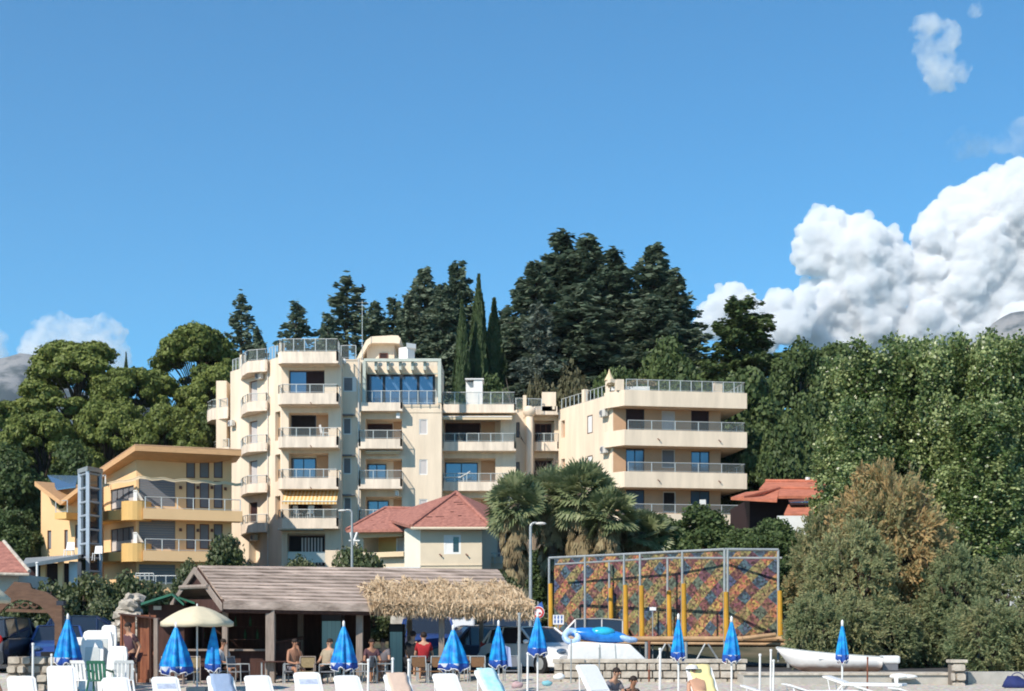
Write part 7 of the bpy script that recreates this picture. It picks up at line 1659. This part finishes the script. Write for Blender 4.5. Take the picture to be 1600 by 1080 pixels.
def person(label, loc, rz, P_, shirt=None, legs='cloth_navy', long_legs=False, sleeves=True, hair='hair_dark', skin='skin', tilt=None, s=1, hat=None):
    t = thing('person', label, 'person', loc, R(rz)); t.scale = (s, s, s)
    if tilt: t.rotation_euler = tilt
    skinmesh('body', P_, list(P_), EDG, 0, skin, t, 'pelvis', True)
    if shirt:
        e = [('pelvis', 'waist'), ('waist', 'chest'), ('chest', 'shL'), ('chest', 'shR')]; nm = ['pelvis', 'waist', 'chest', 'shL', 'shR']
        Q = dict(P_); 
        for q in 'LR': Q['el'+q] = tuple(Vector(P_['sh'+q]).lerp(Vector(P_['el'+q]), .62))
        if sleeves: e += [('shL', 'elL'), ('shR', 'elR')]; nm += ['elL', 'elR']
        skinmesh('shirt', Q, nm, e, .016, shirt, t, 'pelvis', rad={'elL': .062, 'elR': .062})
    Q = dict(P_)
    if not long_legs:
        for q in 'LR': Q['kn'+q] = tuple(Vector(P_['hi'+q]).lerp(Vector(P_['kn'+q]), .65))
    nm = ['pelvis', 'hiL', 'knL', 'hiR', 'knR']; e = [('pelvis', 'hiL'), ('hiL', 'knL'), ('pelvis', 'hiR'), ('hiR', 'knR')]
    if long_legs: nm += ['anL', 'anR']; e += [('knL', 'anL'), ('knR', 'anR')]
    skinmesh('trousers' if long_legs else 'shorts', Q, nm, e, .018, legs, t, 'pelvis')
    h = Vector(P_['head']); ht = Vector(P_['headt']); mb = MB(); mb.ell(h+Vector((0, .022, .035)), (.092, .10, .088), 12, 8); mb.build('hair', hair, t, world=False, smooth=True)
    mb = MB(); mb.ell(h+Vector((0, -.095, -.012)), (.014, .02, .022), 8, 6); mb.ell(h+Vector((-.09, 0, -.01)), (.012, .02, .028), 8, 6); mb.ell(h+Vector((.09, 0, -.01)), (.012, .02, .028), 8, 6); mb.build('nose_and_ears', skin, t, world=False, smooth=True)
    mb = MB(); mb.ell(h+Vector((-.032, -.084, .008)), (.012, .008, .007), 6, 4); mb.ell(h+Vector((.032, -.084, .008)), (.012, .008, .007), 6, 4); mb.build('eyes', 'hair_dark', t, world=False)
    mb = MB(); mb.ell(h+Vector((0, -.086, -.045)), (.024, .008, .006), 8, 4); mb.build('mouth', 'cloth_pink', t, world=False)
    if hat: mb = MB(); mb.lathe([(.19, .04), (.10, .05), (.095, .12), (0, .14)], h, 14); mb.build('hat', hat, t, world=False, smooth=True)
    return t
p = base_pose(); p['elR'] = (.22, .10, 1.15); p['wrR'] = (.24, -.02, .92); p['haR'] = (.24, -.05, .83); p['elL'] = (-.22, -.04, 1.14); p['wrL'] = (-.16, -.22, 1.0); p['haL'] = (-.12, -.29, .98)
for k in p:
    x, y, z_ = p[k]
    if z_ > 1.0 and k[0] in 'wcnhs' and k[:2] not in ('wr', 'ha') : p[k] = (x, y-(z_-1.0)*.16, z_)
person('standing man in a maroon T-shirt beside the wooden partition', (X(206, 37.6), 37.6, GY(206, 37.6)), -40, p, 'cloth_maroon', 'cloth_maroon', s=1.02)
sp1 = sit_pose(.47, -.15); sp1['wrR'] = (.05, sp1['chest'][1]-.22, sp1['chest'][2]+.10); sp1['haR'] = (.02, sp1['chest'][1]-.20, sp1['chest'][2]+.18)
person('bare-chested man seated left of the tan chair', (X(458, 40.4), 40.4, .27), 35, sp1, None, 'cloth_grey', skin='skin_tan')
person('seated guest in a beige shirt right of the tan chair', (X(510, 40.5), 40.5, .27), -30, sit_pose(.47, .25), 'cloth_beige', 'cloth_black', long_legs=True)
person('seated guest in a white shirt behind the narrow blue parasol', (X(346, 41), 41, .27), 60, sit_pose(.47, -.1), 'cloth_white', 'cloth_black', skin='skin_tan')
person('guest in a red shirt seen from behind at the table with the wicker chairs', (X(662, 41.6), 41.6, .27+.12), 180, sit_pose(.47, .0), 'cloth_red', 'cloth_black', s=1.05)
person('guest in dark clothes seated beside the red shirted one', (X(645, 42.3), 42.3, .27+.15), 160, sit_pose(.47, .0), 'cloth_black', 'cloth_black', s=1.05)
person('seated guest in the shade behind the second bar post', (X(580, 41.6), 41.6, .27), 20, sit_pose(.47, -.1), 'cloth_maroon', 'cloth_black', skin='skin_tan')
person('seated guest in grey in the shade before the teal fridge', (X(600, 42.4), 42.4, .27), -20, sit_pose(.47, -.1), 'cloth_grey', 'cloth_black')
sp2 = sit_pose(.16, -.35); sp2['knL'] = (-.16, -.36, .42); sp2['knR'] = (.16, -.36, .42); sp2['anL'] = (-.14, -.62, .07); sp2['anR'] = (.14, -.62, .07); sp2['toL'] = (-.14, -.78, .03); sp2['toR'] = (.14, -.78, .03)
for q, sx in (('L', -1), ('R', 1)): c = sp2['chest']; sp2['el'+q] = (sx*.24, c[1]-.16, c[2]-.20); sp2['wr'+q] = (sx*.10, c[1]-.32, c[2]-.30); sp2['ha'+q] = (sx*.06, c[1]-.38, c[2]-.33)
yy = 32.6; g_ = Z(1041, yy)-(sp2['headt'][2]+.06)
person('man in a grey T-shirt sitting hunched on the beach', (X(951, yy), yy, g_), 40, sp2, 'cloth_grey', 'cloth_white')
sp3 = dict(sp2); person('dark haired person in black beside the man in the grey T-shirt', (X(980, 32.9), 32.9, Z(1054, 32.9)-(sp2['headt'][2]+.06)), 30, sp3, 'cloth_black', 'cloth_black', skin='skin_tan')
sp4 = sit_pose(.30, .9); sp4['knL'] = (-.12, -.40, .55); sp4['knR'] = (.12, -.42, .50); sp4['anL'] = (-.12, -.72, .34); sp4['anR'] = (.12, -.78, .34); sp4['toL'] = (-.12, -.85, .36); sp4['toR'] = (.12, -.9, .36)
person('sunbather with a white hat lying back on the yellow towel', (X(1097, 31.3), 31.1, Z(1050, 31.3)-1.08), 15, sp4, None, 'cloth_black', skin='skin', hat='cloth_white')
person('sunburnt bather cut by the left edge, in front of the stone wall', (X(-4, 33.5), 33.5, Z(1045, 33.5)-1.30), 120, sit_pose(.42, .1), None, 'cloth_navy', skin='skin_tan')
# ================================================================ the air between here and the mountains
m, t, b = nodes('air'); t.nodes.remove(b)
pv = N(t, 'ShaderNodeVolumePrincipled'); pv.inputs['Color'].default_value = (.80, .88, 1, 1); pv.inputs['Density'].default_value = .00005; pv.inputs['Anisotropy'].default_value = .2
t.links.new(pv.outputs[0], t.nodes['Material Output'].inputs['Volume'])
mb = MB(); mb.box(-4900, 4900, -1000, 4950, -7, 1150); o = mb.build('haze', 'air'); setp(o, kind='stuff')
